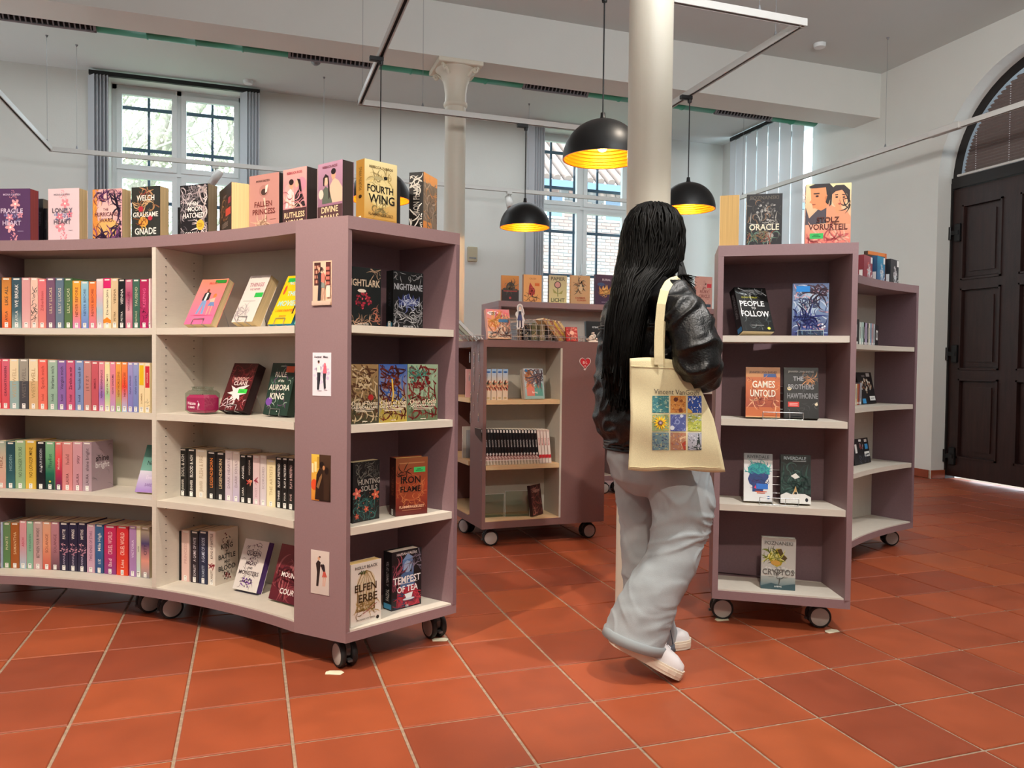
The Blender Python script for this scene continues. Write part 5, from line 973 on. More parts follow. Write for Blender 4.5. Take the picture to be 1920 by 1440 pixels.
pr.run([('t', 'Welcome', .32, .62, .26, '#f4e8ee', .5), ('t', 'SUMMER', .32, .30, .16, '#f4e8ee', .4), ('l', [(.70, .15), (.71, .5), (.74, .68), (.70, .82), (.66, .74)], .02, '#f4e8ee'), ('e', .76, .52, .05, .12, '#f4e8ee'), ('l', [(.76, .42), (.78, .15)], .01, '#f4e8ee')])
child_world(pr.mb, 'jar_print', M['matte'], t)

# picture cards on the front panel of bookcase A
def card(x0, x1, y0, y1, label, ops, bg):
    o = inset(A1, -Vector((-dA.y, dA.x)), .0012); P = on_line(x0, y1, o, dA); Q = on_line(x1, y1, o, dA); T_ = on_line(x0, y0, o, dA)
    w = (Vector((Q.x, Q.y))-Vector((P.x, P.y))).length; h = T_.z-P.z; X = Vector((dA.x, dA.y, 0)); N_ = Vector((dA.y, -dA.x, 0))
    r = thing('picture_card', label, 'card', (P.x, P.y, P.z), 'picture cards stuck on the front panel')
    Mx = Matrix(((X.x, -N_.x, 0, P.x), (X.y, -N_.y, 0, P.y), (0, 0, 1, P.z), (0, 0, 0, 1)))
    s = MB(); s.box((0, -.0006, 0), (w, .0009, h), bg, M=Mx); child_world(s, 'card_sheet', M['print'], r)
    pr = Print(P+N_*.0007, X, (0, 0, 1), N_, w, h); pr.run(ops); child_world(pr.mb, 'card_print', M['print'], r)
card(586.5, 621.5, 490.5, 573, 'picture card of a couple in front of a bookshop window, topmost', [('r', .08, .45, .42, .97, '#4c2824'), ('r', .70, .40, .96, .97, '#5c2c28')]+[('r', .10+.08*i, .50+.11*j, .16+.08*i, .57+.11*j, c_) for i in range(4) for j in range(4) for c_ in ['#d8a088' if (i+j) % 2 else '#8c4c3c']]+[('r', .74+.07*i, .46+.11*j, .79+.07*i, .53+.11*j, '#e07c6c') for i in range(3) for j in range(4)]+[('p', [(.30, .06), (.34, .5), (.30, .70), (.42, .76), (.54, .70), (.5, .42), (.44, .04)], '#26222a'), ('e', .38, .82, .06, .04, '#d8a88c'), ('e', .52, .82, .06, .04, '#3c2420'), ('p', [(.50, .52), (.50, .70), (.62, .74), (.70, .66), (.66, .5)], '#e87c6c'), ('p', [(.50, .40), (.52, .52), (.66, .5), (.70, .38)], '#8c9088'), ('l', [(.56, .38), (.54, .12)], .05, '#e8b49c'), ('l', [(.64, .38), (.66, .14)], .05, '#e8b49c'), ('g', 0, 0, 1, .10, '#c8ac9c', '#d8c0ac'), ('r', .78, .18, .98, .44, '#e8d8c8')], '#e2bfa4')
card(586, 620.5, 661, 741.5, 'lilac picture card of a standing man and woman, second from top', [('t', 'Forever', .32, .905, .05, '#4c4854', .4), ('t', 'Mine', .72, .905, .05, '#4c4854', .25), ('s', 30, .5, .5, .42, .22, .12, ['#d8cce6', '#cfc0e0', '#dcd4ea']), ('e', .34, .78, .055, .035, '#8c5c44'), ('e', .34, .80, .055, .02, '#2c2224'), ('p', [(.24, .54), (.26, .70), (.42, .70), (.46, .54)], '#f4f0ec'), ('p', [(.26, .14), (.27, .54), (.45, .54), (.42, .34), (.36, .14)], '#2c2c34'), ('e', .68, .72, .06, .045, '#e8808c'), ('p', [(.58, .52), (.62, .70), (.76, .70), (.78, .52)], '#e0687c'), ('p', [(.58, .52), (.60, .34), (.64, .16), (.74, .18), (.72, .36), (.74, .52)], '#34343c'), ('e', .4, .12, .14, .012, '#b8b0bc'), ('e', .72, .14, .1, .012, '#b8b0bc')], '#ebe6f0')
card(584, 619.5, 851, 937, 'dark amber picture card of an embracing couple, third from top', [('g', 0, 0, .45, 1, '#e08c34', '#ecc850'), ('r', .02, .6, .12, .8, '#f8ecc0'), ('r', .16, .62, .28, .84, '#f4e4a0'), ('r', .30, .7, .42, .95, '#c89c3c'), ('g', .42, 0, 1, 1, '#1c100c', '#4c3424'), ('e', .15, .34, .16, .12, '#e8542c'), ('p', [(.2, .02), (.24, .3), (.28, .56), (.42, .70), (.60, .66), (.66, .3), (.62, .02)], '#2c1c14'), ('e', .56, .78, .12, .07, '#1c100c'), ('e', .66, .72, .06, .05, '#c88c5c'), ('p', [(.66, .3), (.66, .56), (.84, .60), (.96, .46), (.94, .02), (.66, .02)], '#3c281c'), ('e', .82, .66, .10, .08, '#24140e'), ('p', [(.28, .30), (.46, .52), (.58, .60), (.58, .52), (.40, .26)], '#8c6844')], '#5c4028')
card(583, 617, 1030, 1111, 'pale picture card of a dancing couple, lowest on the panel', [('g', 0, 0, 1, 1, '#cfc4be', '#dcd0c8'), ('p', [(.30, .18), (.34, .5), (.28, .70), (.40, .78), (.54, .74), (.5, .50), (.42, .18)], '#2a2424'), ('e', .44, .82, .07, .04, '#d8a888'), ('e', .50, .86, .05, .02, '#5c3c34'), ('p', [(.60, .60), (.66, .72), (.76, .68), (.80, .54), (.72, .50)], '#26242c'), ('p', [(.62, .40), (.70, .54), (.80, .54), (.90, .42)], '#c85c50'), ('l', [(.70, .42), (.68, .2)], .05, '#e0b09c'), ('l', [(.82, .42), (.76, .2)], .05, '#e0b09c'), ('e', .60, .66, .06, .04, '#3c2c2c')], '#d6cac4')

# ------------------------------------------------------------------ bookcase B
eB = unit2(B0, B1); GB = 'books in the end face of the right bookcase'
def endB(x, k): p = on_line(x, 700, inset(B0, dB0, k), eB); return (p.x, p.y)
def bkB(x0, x1, yt, z, k, t, label, cover, ops, spine=None, sops=(), pages='#e2d4b4', tilt=0, hard=False, slabel=False, grp=GB, k2=None, h=None):
    P, Q = endB(x0, k), endB(x1, k if k2 is None else k2); hh = h or H(P, x0, yt, z)
    return facing(P, Q, hh, t, label, cover, ops, spine, sops, math.radians(tilt), z, pages, grp, hard, slabel)
GBT = 'books shown on top of the right bookcase'
yd = to_room(-.27, -.96); fe = Vector((*endB(1362, .03), ZTOP+.0004))   # pages turned to the viewer
r = thing('book', 'thick book turned with its pages outwards on top of the bookcase', 'book', frame_mat(fe-yd*.12, yd), GBT)
book_parts(r, .12, .205, .076, '#e6e4e0', '#d8d4cc', (), (), '#c9a468', False)
pr = Print((-.038, .12, 0), (0, -1, 0), (0, 0, 1), (-1, 0, 0), .12, .205); pr.run([('r', .1, .15+.05*k, .9, .165+.05*k, '#8c8c8c') for k in range(14)]); o = pr.mb.build('back_cover_print', M['print']); o.parent = r
bkB(1394, 1460.5, 365, ZTOP, .05, .035, 'black book with crackled white blossoms and large title on top', '#26262a', [('t', 'POZNANSKI', .5, .93, .07, '#5c564c', .9), ('s', 60, .55, .66, .3, .2, .06, ['#8c8a88', '#b8b4b0', '#5c5a58', '#3c3a3a']), ('c', 60, .5, .45, .45, .4, .05, ['#6c6864', '#a8a49c', '#3c3a38', '#8c6c54']), ('t', 'ORACLE', .5, .37, .12, '#e2dcc4', .84), ('e', .65, .2, .12, .06, '#9c9890'), ('c', 40, .4, .18, .36, .1, .05, ['#8c4c3c', '#5c7c6c', '#7c6c4c'])], '#1b1b1e')
bkB(1504, 1588.5, 346, ZTOP, .05, .03, 'peach book with a drawn Regency couple on top', '#e6b184', [('g', 0, 0, 1, 1, '#e08c74', '#d8d0a0'), ('p', [(0, .62), (.08, .44), (.3, .60), (.46, .66), (.6, .62), (.6, .36), (0, .33)], '#4c444c'), ('p', [(.12, .74), (.1, .92), (.22, .97), (.46, .96), (.52, .80), (.5, .62), (.34, .56), (.22, .60), (.16, .60), (.14, .68), (.08, .70)], '#dc8c5c'), ('p', [(.06, .96), (.2, 1.0), (.52, 1.0), (.62, .92), (.54, .78), (.46, .82), (.44, .94), (.24, .93), (.10, .93)], '#241c1e'), ('p', [(.46, .62), (.5, .68), (.62, .62), (.9, .56), (1, .44), (1, .33), (.46, .33)], '#dc9470'), ('e', .74, .76, .17, .15, '#e89c70'), ('e', .72, .60, .07, .09, '#e09468'), ('p', [(.54, .78), (.54, .90), (.66, .97), (.84, .97), (.97, .88), (.97, .70), (.93, .66), (.91, .82), (.80, .89), (.66, .87), (.58, .82), (.57, .66), (.52, .62)], '#2a2022'), ('c', 16, .95, .66, .03, .08, .05, ['#2a2022']), ('e', .25, .80, .035, .014, '#2a1c1c'), ('l', [(.17, .84), (.30, .845)], .022, '#2a1c1c'), ('e', .455, .76, .035, .04, '#c87848'), ('l', [(.14, .665), (.22, .668)], .012, '#a85040'), ('p', [(.44, .70), (.50, .88), (.56, .80), (.50, .66)], '#241c1e'), ('e', .68, .775, .03, .012, '#2a2022'), ('e', .84, .77, .03, .012, '#2a2022'), ('e', .75, .665, .035, .012, '#b04c44'), ('l', [(.64, .81), (.71, .815)], .015, '#2a2022'), ('l', [(.80, .815), (.87, .805)], .015, '#2a2022'), ('l', [(.76, .77), (.74, .71), (.78, .705)], .008, '#b46c4c'), ('g', 0, 0, 1, .33, '#d87468', '#e6a080'), ('c', 40, .5, .08, .48, .07, .07, ['#c85c5c', '#e8b098', '#b04c50']), ('t', 'STOLZ', .5, .415, .085, '#54241c', .50), ('t', 'VORURTEIL', .5, .295, .095, '#54241c', .86), ('t', 'UND', .62, .355, .03, '#54241c', .2), ('r', .50, .235, .92, .243, '#7c3c34'), ('r', .10, .10, .40, .19, '#37b45c'), ('r', .18, .155, .30, .165, '#125028'), ('r', .15, .13, .34, .14, '#125028')], '#b86c54', (), '#d8c49c', slabel=False)
bkB(1391.5, 1451, 546, 1.172, .025, .045, 'black book leaning back with white lined capitals, upper end shelf', '#0f1011', [('p', [(.08, .86), (.3, .94), (.7, .96), (.92, .88), (.7, .84), (.3, .82)], '#a8b0b4'), ('c', 20, .5, .89, .4, .04, .06, ['#d8e0e4', '#5c6468', '#3c4448']), ('t', 'OLIVIA WORLEY', .42, .77, .035, '#b8b83c', .7), ('t', 'PEOPLE', .46, .63, .12, '#f2f2f2', .82), ('t', 'TO', .48, .525, .05, '#f2f2f2', .3), ('t', 'FOLLOW', .5, .40, .13, '#f2f2f2', .88), ('r', .08, .34, .095, .70, '#f2f2f2'), ('c', 20, .5, .2, .4, .08, .06, ['#3c4446', '#24282a', '#5c6466']), ('r', .3, .13, .7, .14, '#a8a8a8'), ('e', .84, .07, .05, .03, '#d8d84c')], '#111214', [('v', 'PEOPLE TO FOLLOW', .5, .6, .4, '#a8acae', .55), ('r', .1, .02, .9, .12, '#3c7cb0')], '#d8c49c', tilt=24, h=.2, k2=.085)
bkB(1483, 1551, 532, 1.172, .045, .03, 'blue watercolour book on a clear stand, upper end shelf', '#6c84ac', [('g', 0, 0, 1, .5, '#34346c', '#7c94b8'), ('g', 0, .5, 1, 1, '#90a8c8', '#5c6c90'), ('e', .45, .62, .3, .22, '#b0c4d8'), ('c', 70, .5, .5, .45, .45, .07, ['#c8d4e4', '#4c5c8c', '#d8a8b0', '#8ca4c8']), ('c', 30, .8, .85, .16, .12, .09, ['#3c3040', '#54404c']), ('c', 40, .4, .3, .4, .08, .09, ['#2c3478', '#4c5ca0', '#1f2454']), ('r', .10, .84, .48, .95, '#2f8cdc'), ('t', 'SONG', .42, .68, .10, '#2c3454', .5), ('t', 'OF', .32, .60, .05, '#2c3454', .2), ('t', 'SILVER', .5, .585, .09, '#2c3454', .62), ('e', .84, .22, .03, .02, '#e8ecf4'), ('e', .90, .18, .03, .02, '#e8ecf4'), ('e', .84, .16, .03, .02, '#e8ecf4')], '#4c5c84')
s = MB(); P, Q = endB(1494, .028), endB(1543, .028); s.box((0, 0, 0), (0, 0, 0))
def acr(P, Q, z, h, label):
    s = MB(); d = unit2(P, Q); n_ = Vector((-d.y, d.x)); L_ = (Vector(Q)-Vector(P)).length
    Mx = Matrix(((d.x, n_.x, 0, P[0]), (d.y, n_.y, 0, P[1]), (0, 0, 1, z+.0005), (0, 0, 0, 1)))
    s.box((0, 0, 0), (L_, .0025, h), M=Mx); s.box((0, .0025, 0), (L_, .055, .0025), M=Mx)
    for k in ((0, 0, h-.0015, L_, .0025, h+.0005), (0, -.0004, 0, .0012, .0028, h), (L_-.0012, -.0004, 0, L_, .0028, h)): s.box(k[:3], k[3:], mat=1, M=Mx)
    return tag(s.build('acrylic_stand', [M['acrylic'], M['frame']]), label, 'stand')
acr(P, Q, 1.172, .022, 'clear acrylic stand in front of the blue watercolour book')
def wirestand(P, Q, z, label, h=.03, back=.13, n_=4):
    s = MB(); d = unit2(P, Q); nn = Vector((-d.y, d.x, 0)); P3 = Vector((P[0], P[1], z)); L_ = (Vector(Q)-Vector(P)).length; D3 = Vector((d.x, d.y, 0)); r_ = .0016; up = Vector((0, 0, 1))
    for q in (.0025, h): s.tube([P3+up*q, P3+D3*L_+up*q], r_, 6)
    for k in range(n_):
        a = P3+D3*(L_*k/(n_-1)); s.tube([a+up*h, a+up*.0025, a+nn*.062+up*.0025, a+nn*.098+up*back], r_, 6)
    for q in (.3, .55, .8, 1.0): s.tube([P3+nn*(.062+.036*q)+up*(back*q), P3+D3*L_+nn*(.062+.036*q)+up*(back*q)], r_, 6)
    return tag(s.build('wire_stand', M['wire']), label, 'stand', 'wire stands in the right bookcase')
bkB(1399.5, 1464.5, 705, .838, .045, .036, 'orange book with cream capitals in a wire stand', '#c4622c', [('g', 0, .2, 1, .7, '#a03c1c', '#d0682c'), ('r', 0, .80, 1, 1, '#c88850'), ('t', 'JENNIFER LYNN BARNES', .5, .90, .04, '#5c2c14', .8), ('r', .52, .80, .88, .87, '#1f4c8c'), ('t', 'GAMES', .52, .66, .14, '#f4ecd8', .66), ('t', 'UNTOLD', .5, .48, .14, '#f4ecd8', .74), ('c', 26, .5, .32, .4, .05, .06, ['#8c2c14', '#e8a87c']), ('c', 30, .5, .6, .45, .2, .03, ['#e89c5c', '#8c2c14']), ('r', 0, 0, 1, .02, '#e0a06c')], '#9c4420', (), '#e6dcc0', tilt=12, h=.205)
bkB(1471.5, 1537, 707, .838, .045, .036, 'black book with grey title and red sticker in a wire stand', '#101113', [('t', 'JENNIFER LYNN BARNES', .5, .92, .035, '#c8c4c0', .75), ('t', 'THE', .42, .78, .09, '#a8a8ac', .3), ('c', 16, .72, .78, .14, .03, .05, ['#d8945c', '#8c5c3c']), ('t', 'BROTHERS', .5, .62, .10, '#9c9ca0', .74), ('t', 'HAWTHORNE', .54, .44, .11, '#8c8c90', .88), ('c', 40, .5, .5, .45, .4, .03, ['#3c3c40', '#5c5c60', '#24242a']), ('e', .16, .58, .06, .035, '#f4e0a0'), ('r', .12, .22, .44, .32, '#d8342c'), ('r', .16, .28, .4, .29, '#f8d8d0'), ('r', .16, .25, .4, .26, '#f8d8d0'), ('p', [(.88, .28), (.96, .32), (.98, .26), (.92, .24)], '#e8d8b8')], '#0c0c0e', (), '#3a352e', tilt=12, h=.205)
wirestand(endB(1432, .022), endB(1508, .022), .838, 'wire stand in front of the orange and the black book')
bkB(1399, 1453.5, 870, .495, .055, .036, 'white book with a teal haired profile in a wire stand', '#e8e9ea', [('g', 0, .86, 1, 1, '#9ca0a4', '#84888c'), ('t', 'RIVERDALE', .5, .93, .065, '#3c444c', .86), ('r', .5, .865, .85, .875, '#4c5458'), ('p', [(.2, .36), (.14, .46), (.2, .56), (.16, .66), (.26, .74), (.45, .78), (.7, .76), (.86, .66), (.86, .5), (.76, .42), (.66, .2), (.30, .2), (.3, .32)], '#22407c'), ('p', [(.16, .58), (.14, .70), (.3, .78), (.5, .81), (.74, .78), (.9, .68), (.9, .56), (.7, .6), (.5, .56), (.3, .62)], '#2aa0a0'), ('c', 40, .5, .68, .36, .08, .05, ['#3cc0b0', '#1c7c94', '#2c8cac']), ('c', 20, .5, .4, .25, .1, .05, ['#2c3468', '#4c3478']), ('p', [(.36, .28), (.42, .34), (.44, .26)], '#e83c6c'), ('r', .44, .26, .84, .37, '#2f74d0'), ('r', .40, .2, .8, .215, '#d8542c'), ('r', .46, .17, .74, .185, '#d8542c'), ('e', .86, .09, .05, .03, '#5c84b8')], '#dcdcd8', (), '#e0d6bc', tilt=13, h=.195)
bkB(1468.5, 1526, 871, .495, .055, .036, 'black and forest green book in a wire stand', '#0f1614', [('g', 0, .2, 1, .8, '#24403a', '#0f1614'), ('c', 60, .5, .45, .48, .25, .10, ['#1c3430', '#2c4c44', '#16282a', '#3c5c54']), ('t', 'RIVERDALE', .48, .93, .065, '#b8ccd4', .86), ('r', .4, .865, .85, .875, '#c8d4d8'), ('p', [(.34, .56), (.5, .62), (.64, .54), (.48, .50)], '#e8e8e0'), ('p', [(0, 0), (0, .16), (.2, .22), (.38, .18), (.5, .32), (.58, .2), (.8, .2), (1, .14), (1, 0)], '#e8e8e4'), ('p', [(.40, .18), (.5, .36), (.56, .2)], '#c8a46c'), ('e', .5, .21, .05, .025, '#14201c'), ('e', .86, .08, .05, .04, '#20242a')], '#0c1010', (), '#e0d6bc', tilt=12, h=.195)
wirestand(endB(1429, .03), endB(1503, .03), .495, 'wire stand in front of the white and the green book')
bkB(1434.5, 1499.5, 1008, .15, .06, .036, 'grey hardback with a golden island alone on the bottom shelf', '#b4b8b4', [('g', 0, 0, 1, .25, '#4c6c74', '#a8b0ac'), ('g', 0, .25, 1, 1, '#c4c6c0', '#b0aea8'), ('s', 40, .5, .35, .45, .1, .10, ['#cfd2cc', '#bcc0bc']), ('t', 'POZNANSKI', .5, .91, .07, '#6c6c68', .92), ('p', [(.16, .64), (.24, .70), (.36, .72), (.44, .80), (.56, .80), (.64, .70), (.74, .64), (.64, .56), (.58, .48), (.46, .44), (.34, .48), (.24, .56)], '#b0a034'), ('p', [(.46, .78), (.58, .80), (.66, .68), (.76, .62), (.64, .54), (.56, .62)], '#54442c'), ('c', 40, .38, .66, .2, .07, .05, ['#d8d86c', '#6c7c24', '#3c4418', '#e8e8a0']), ('e', .42, .52, .14, .05, '#c89c4c'), ('t', 'CRYPTOS', .5, .345, .115, '#6c6c68', .92), ('c', 4, .5, .24, .06, .02, .05, ['#4c4c48']), ('r', .22, .24, .38, .246, '#6c6c68'), ('r', .62, .24, .78, .246, '#6c6c68'), ('p', [(0, 0), (0, .06), (.3, .12), (.6, .08), (1, .13), (1, 0)], '#3c5860'), ('t', 'LOEWE', .5, .06, .03, '#f0f4f4', .25)], '#8c9494', [('v', 'CRYPTOS', .5, .6, .4, '#6c706c', .4), ('r', .05, .02, .95, .12, '#4c94b4')], '#e6e2d6', hard=True)
# wing of bookcase B : disc cases
GW = 'cases on the curved wing of the right bookcase'
def case(P, Q, h, t, z, label, col, ops, tilt=0, spine=None, name='disc_case', cat='disc case'):
    P3 = Vector((P[0], P[1], z)); Q3 = Vector((Q[0], Q[1], z)); w = (Q3-P3).length; m_ = frame_mat(P3, Q3-P3, tilt); m_.translation = P3-(m_.to_3x3() @ Vector((t/2, 0, 0)))+Vector((0, 0, t*math.sin(tilt)+.0005))
    r = thing(name, label, cat, m_, GW); s = MB(); s.cbox((-t/2, 0, 0), (t/2, w, h), .0012, col); o = s.build('case_shell', M['print']); o.parent = r
    if ops: pr = Print((t/2, 0, 0), (0, 1, 0), (0, 0, 1), (1, 0, 0), w, h); pr.run(ops); o = pr.mb.build('case_inlay', M['print']); o.parent = r
    if spine: pr = Print((-t/2, 0, 0), (1, 0, 0), (0, 0, 1), (0, -1, 0), t, h); pr.run(spine); o = pr.mb.build('case_spine', M['print']); o.parent = r
    return r
def arcB(x, R): p = on_arc(x, 700, cB, R); return (p.x, p.y)
def wing(x0, x1, yt, R, R2, z, label, col, ops, spine=None, t=.03, tilt=0):
    P, Q = arcB(x0, R), arcB(x1, R2); return case(P, Q, H(P, x0, yt, z), t, z, label, col, ops, tilt, spine)
kk = lambda c1, c2, c3: [('g', 0, 0, 1, 1, c1, c2), ('s', 24, .6, .5, .2, .3, .12, [c3, c2]), ('t', 'EL', .6, .62, .14, '#e8e0e4', .4), ('t', 'KIRA', .6, .44, .14, '#e8e0e4', .55), ('c', 14, .6, .12, .25, .08, .08, ['#e8ecf0']), ('r', .78, .74, .98, .98, '#f4f4f2')]
wing(1615, 1631, 477, 2.68, 2.70, ZTOP, 'red disc case on the far wing, leftmost of three', '#8c3440', kk('#8c2c3c', '#a85c64', '#e07c74'), [('r', .2, .1, .8, .4, '#f0f0ee')])
wing(1640, 1654.5, 479, 2.68, 2.70, ZTOP, 'blue disc case on the far wing between red and black', '#2c5c84', kk('#3c5c8c', '#3c94b8', '#8cb8d8'), [('r', .2, .1, .8, .4, '#f0f0ee')])
wing(1665, 1680, 485, 2.68, 2.70, ZTOP, 'black disc case on the far wing, rightmost of three', '#26262a', kk('#2c2c30', '#44444a', '#c8c8cc'), [('r', .2, .1, .8, .4, '#f0f0ee')])
P, Q = arcB(1622, 2.80), arcB(1657, 2.80); case(P, Q, H(P, 1622, 470, ZTOP), .025, ZTOP, 'orange trimmed dark case behind the three disc cases', '#3c2420', [('r', 0, .9, 1, 1, '#d87c3c'), ('r', .9, 0, 1, 1, '#c8642c')])
def wsp(items, z, ytop, R, where):
    for i, (x0, x1, nm, col, dt) in enumerate(items):
        a, b_ = arcB(x0, R), arcB(x1, R); mid = ((a[0]+b_[0])/2, (a[1]+b_[1])/2); er = Vector((mid[0]-cB[0], mid[1]-cB[1], 0))
        h = z_at((x0+x1)/2, ytop+dt, mid)-z; t = max(.007, (Vector(a)-Vector(b_)).length*.95)
        r = thing('disc_case', '%s disc case, spine out, %s' % (nm, where), 'disc case', frame_mat(Vector((*mid, z+.0005)), er), GW)
        s = MB(); s.cbox((-t/2, 0, 0), (t/2, .135, h), .001, col); o = s.build('case_shell', M['print']); o.parent = r
        pr = Print((-t/2, 0, 0), (1, 0, 0), (0, 0, 1), (0, -1, 0), t, h); pr.run([('r', .2, .05, .8, .14, '#f4f2ee'), ('r', .35, .3, .6, .8, '#6c6c70' if col > '#7' else '#d8d8d8')]); o = pr.mb.build('case_spine', M['print']); o.parent = r
wsp([(1599, 1609, 'tall black', '#161618', -4), (1610, 1613.5, 'mint white', '#dfeae4', 2), (1614, 1617.5, 'seafoam', '#b8d4cc', 2), (1618, 1620, 'ebony', '#1c1c20', 2), (1620.5, 1624, 'lilac', '#b8a8c8', 3), (1624.5, 1626.5, 'charcoal', '#303034', 4), (1627, 1629.5, 'cream', '#e0dccc', 4), (1630, 1632.5, 'pale blue', '#8cacc8', 4), (1633, 1635.5, 'rose', '#c89ca0', 4), (1636, 1638.8, 'light grey', '#b0b8c0', 5)], 1.172, 602.5, 2.70, 'first shelf of the far wing')
P, Q = arcB(1639.5, 2.70), arcB(1645, 2.78); case(P, Q, H(P, 1640, 608, 1.172), .02, 1.172, 'black disc case with white label ending the first wing row', '#1a1a1e', [('r', .2, .3, .8, .75, '#e8e8e8'), ('r', .35, .4, .65, .65, '#24242a')])
wsp([(1596, 1602, 'jet', '#141416', 0), (1602.5, 1605, 'golden yellow', '#d8b83c', 8), (1605.3, 1607.6, 'white', '#e0dcd0', 8), (1608, 1610.3, 'orange', '#c8742c', 8), (1610.6, 1613, 'crimson', '#a03440', 8), (1613.3, 1616.5, 'silver grey', '#a8acb4', 6)], .838, 712, 2.74, 'second shelf of the far wing')
P, Q = arcB(1617.5, 2.74), arcB(1645, 2.76); case(P, Q, .185, .014, .838, 'black film case leaning on the second wing shelf', '#161618', [('t', 'VIDEO', .4, .88, .06, '#c8c8cc', .5), ('s', 40, .5, .55, .35, .25, .10, ['#d8d4c8', '#8c5c3c', '#c8a88c', '#3c3438']), ('r', .62, .86, .85, .97, '#f0f0ee'), ('r', .1, .02, .32, .17, '#3c9cdc'), ('r', .6, .10, .96, .24, '#f0f0ee'), ('r', .66, .16, .9, .18, '#3c3c3c')], math.radians(12))
P, Q = arcB(1598, 2.76), arcB(1605, 2.76); case(P, Q, .135, .014, .495, 'narrow black case at the left of the third wing shelf', '#18181c', [], math.radians(8))
P, Q = arcB(1608, 2.74), arcB(1637.5, 2.76); case(P, Q, .145, .014, .495, 'black film case with white and blue stickers, third wing shelf', '#17181d', [('r', .12, .45, .24, .80, '#f0f0ee'), ('r', .40, .88, .55, .97, '#f0f0ee'), ('r', .74, .84, .9, .95, '#f0f0ee'), ('r', .74, .56, .92, .76, '#3c9cdc'), ('r', .66, .26, .98, .46, '#f0f0ee'), ('r', .72, .33, .92, .37, '#24242a'), ('s', 14, .5, .7, .12, .12, .08, ['#b8a8b0', '#8c3c3c']), ('c', 10, .5, .15, .4, .06, .04, ['#5c6474'])], math.radians(10))
# white paper tags on the floor by the casters
for i, (x, y, lab) in enumerate(((627, 1262, 'cream paper tag on the tiles below the near corner caster'), (825, 1200, 'cream paper tag by the rear caster of the left bookcase'), (1353, 1162, 'white paper tag under the left caster of the right bookcase'), (1559, 1184, 'white paper tag below the right caster of the right bookcase'))):
    p = on_z(x, y, 0); s = MB(); s.prism([(-.028, -.014), (.024, -.018), (.032, .002), (.02, .016), (-.018, .016), (-.03, .004)], .0006, .0026, M=Matrix.Translation(p) @ Matrix.Rotation(-TH+.15*i, 4, 'Z')); tag(s.build('paper_tag', mat('tag_paper', '#efe8cc', rough=.8) if i == 0 else bpy.data.materials['tag_paper']), lab, 'paper tag', 'paper tags on the floor')

# ------------------------------------------------------------------ bookcase C (manga) and D
GC = 'manga in the low bookcase'
def lnC(x, k): p = on_line(x, 700, inset(C0, gC, k), eC); return (p.x, p.y)
def rowC(items, z, yt0, yt1, k, lean, where, w=.11):
    for i, (x0, x1, nm, cols, sops) in enumerate(items):
        a, b_ = lnC(x0, k), lnC(x1, k); mid = ((a[0]+b_[0])/2, (a[1]+b_[1])/2); t = (Vector(a)-Vector(b_)).length*.96
        h = z_at(x0, yt0+(yt1-yt0)*i/max(1, len(items)-1), mid)-z
        Mx = frame_mat(Vector((*mid, z+.0005)), gC)
        if lean: Mx = Mx @ Matrix.Rotation(math.radians(-lean), 4, 'Y') @ Matrix.Translation((0, 0, 0)); Mx.translation.z += abs(math.sin(math.radians(lean)))*t/2
        r = thing('manga_volume', '%s, %s from left, %s' % (nm, ORD[i+1], where), 'book', Mx, GC)
        book_parts(r, w, h, t, cols, cols, (), sops, '#e8e0d0', False)
rowC([(911+10.6*i, 920.9+10.6*i, 'pastel manga volume', '#d8c4ac', [('g', 0, .62, 1, 1, '#c8c0b4', '#8cb0d4'), ('e', .5, .9, .4, .03, '#2c5c9c'), ('s', 26, .5, .45, .45, .16, .22, ['#2a2428', '#c86c54', '#e8b48c', '#5c8c6c']), ('e', .5, .06, .3, .03, '#b89c6c')]) for i in range(4)], .842, 692, 692, .012, 0, 'upper shelf of the low bookcase')
blk = [('g', 0, 0, 1, .2, '#c8b8a0', '#a89c8c'), ('r', .2, .9, .8, .98, '#d8d4d0'), ('v', 'MANGA', .5, .60, .5, '#c8c4c4', .34), ('e', .5, .30, .34, .035, '#d8d4d0'), ('s', 8, .5, .18, .4, .06, .3, ['#d8a8a0', '#e8e0d8', '#8c3c34'])]
red = [('r', .15, .25, .85, .95, '#e0d4cc'), ('v', 'MANGA', .5, .65, .5, '#b83c3c', .4), ('r', 0, .16, 1, .26, '#c42c34'), ('r', .1, .02, .9, .14, '#d8d0c4')]
rowC([(909+5.82*i, 914.4+5.82*i, 'black manga' if i < 18 else 'red and white manga', '#141316' if i < 18 else '#c8b4ac', blk if i < 18 else red) for i in range(22)], .470, 804, 806, .012, 6, 'middle shelf of the low bookcase')
P, Q = lnC(986, .03), lnC(1022, .05); facing(P, Q, .178, .018, 'pastel manga shown face out leaning on the upper shelf', '#c8b8b0', [('g', 0, 0, 1, 1, '#8cb0b0', '#c8d0d8'), ('p', [(.1, .1), (.1, .5), (.3, .62), (.5, .4), (.5, .1)], '#d87c6c'), ('p', [(.5, .1), (.5, .4), (.7, .6), (.92, .5), (.92, .1)], '#5c9c94'), ('e', .3, .66, .15, .1, '#f0c8ac'), ('e', .68, .68, .15, .1, '#f0c8ac'), ('c', 40, .3, .72, .2, .08, .10, ['#d8945c', '#b86c3c']), ('c', 40, .68, .75, .2, .08, .10, ['#7c6c74', '#544c54']), ('t', 'Spring', .5, .22, .06, '#f8f0e8', .6), ('e', .12, .93, .08, .05, '#2c6c9c')], None, (), math.radians(9), .842, '#e8e0d0', GC, slabel=False)
P, Q = lnC(980, .075), lnC(1014, .085); facing(P, Q, .17, .012, 'thin manga hidden behind the pastel face-out one', '#b8a898', [], None, (), math.radians(9), .842, '#e8e0d0', GC, slabel=False)
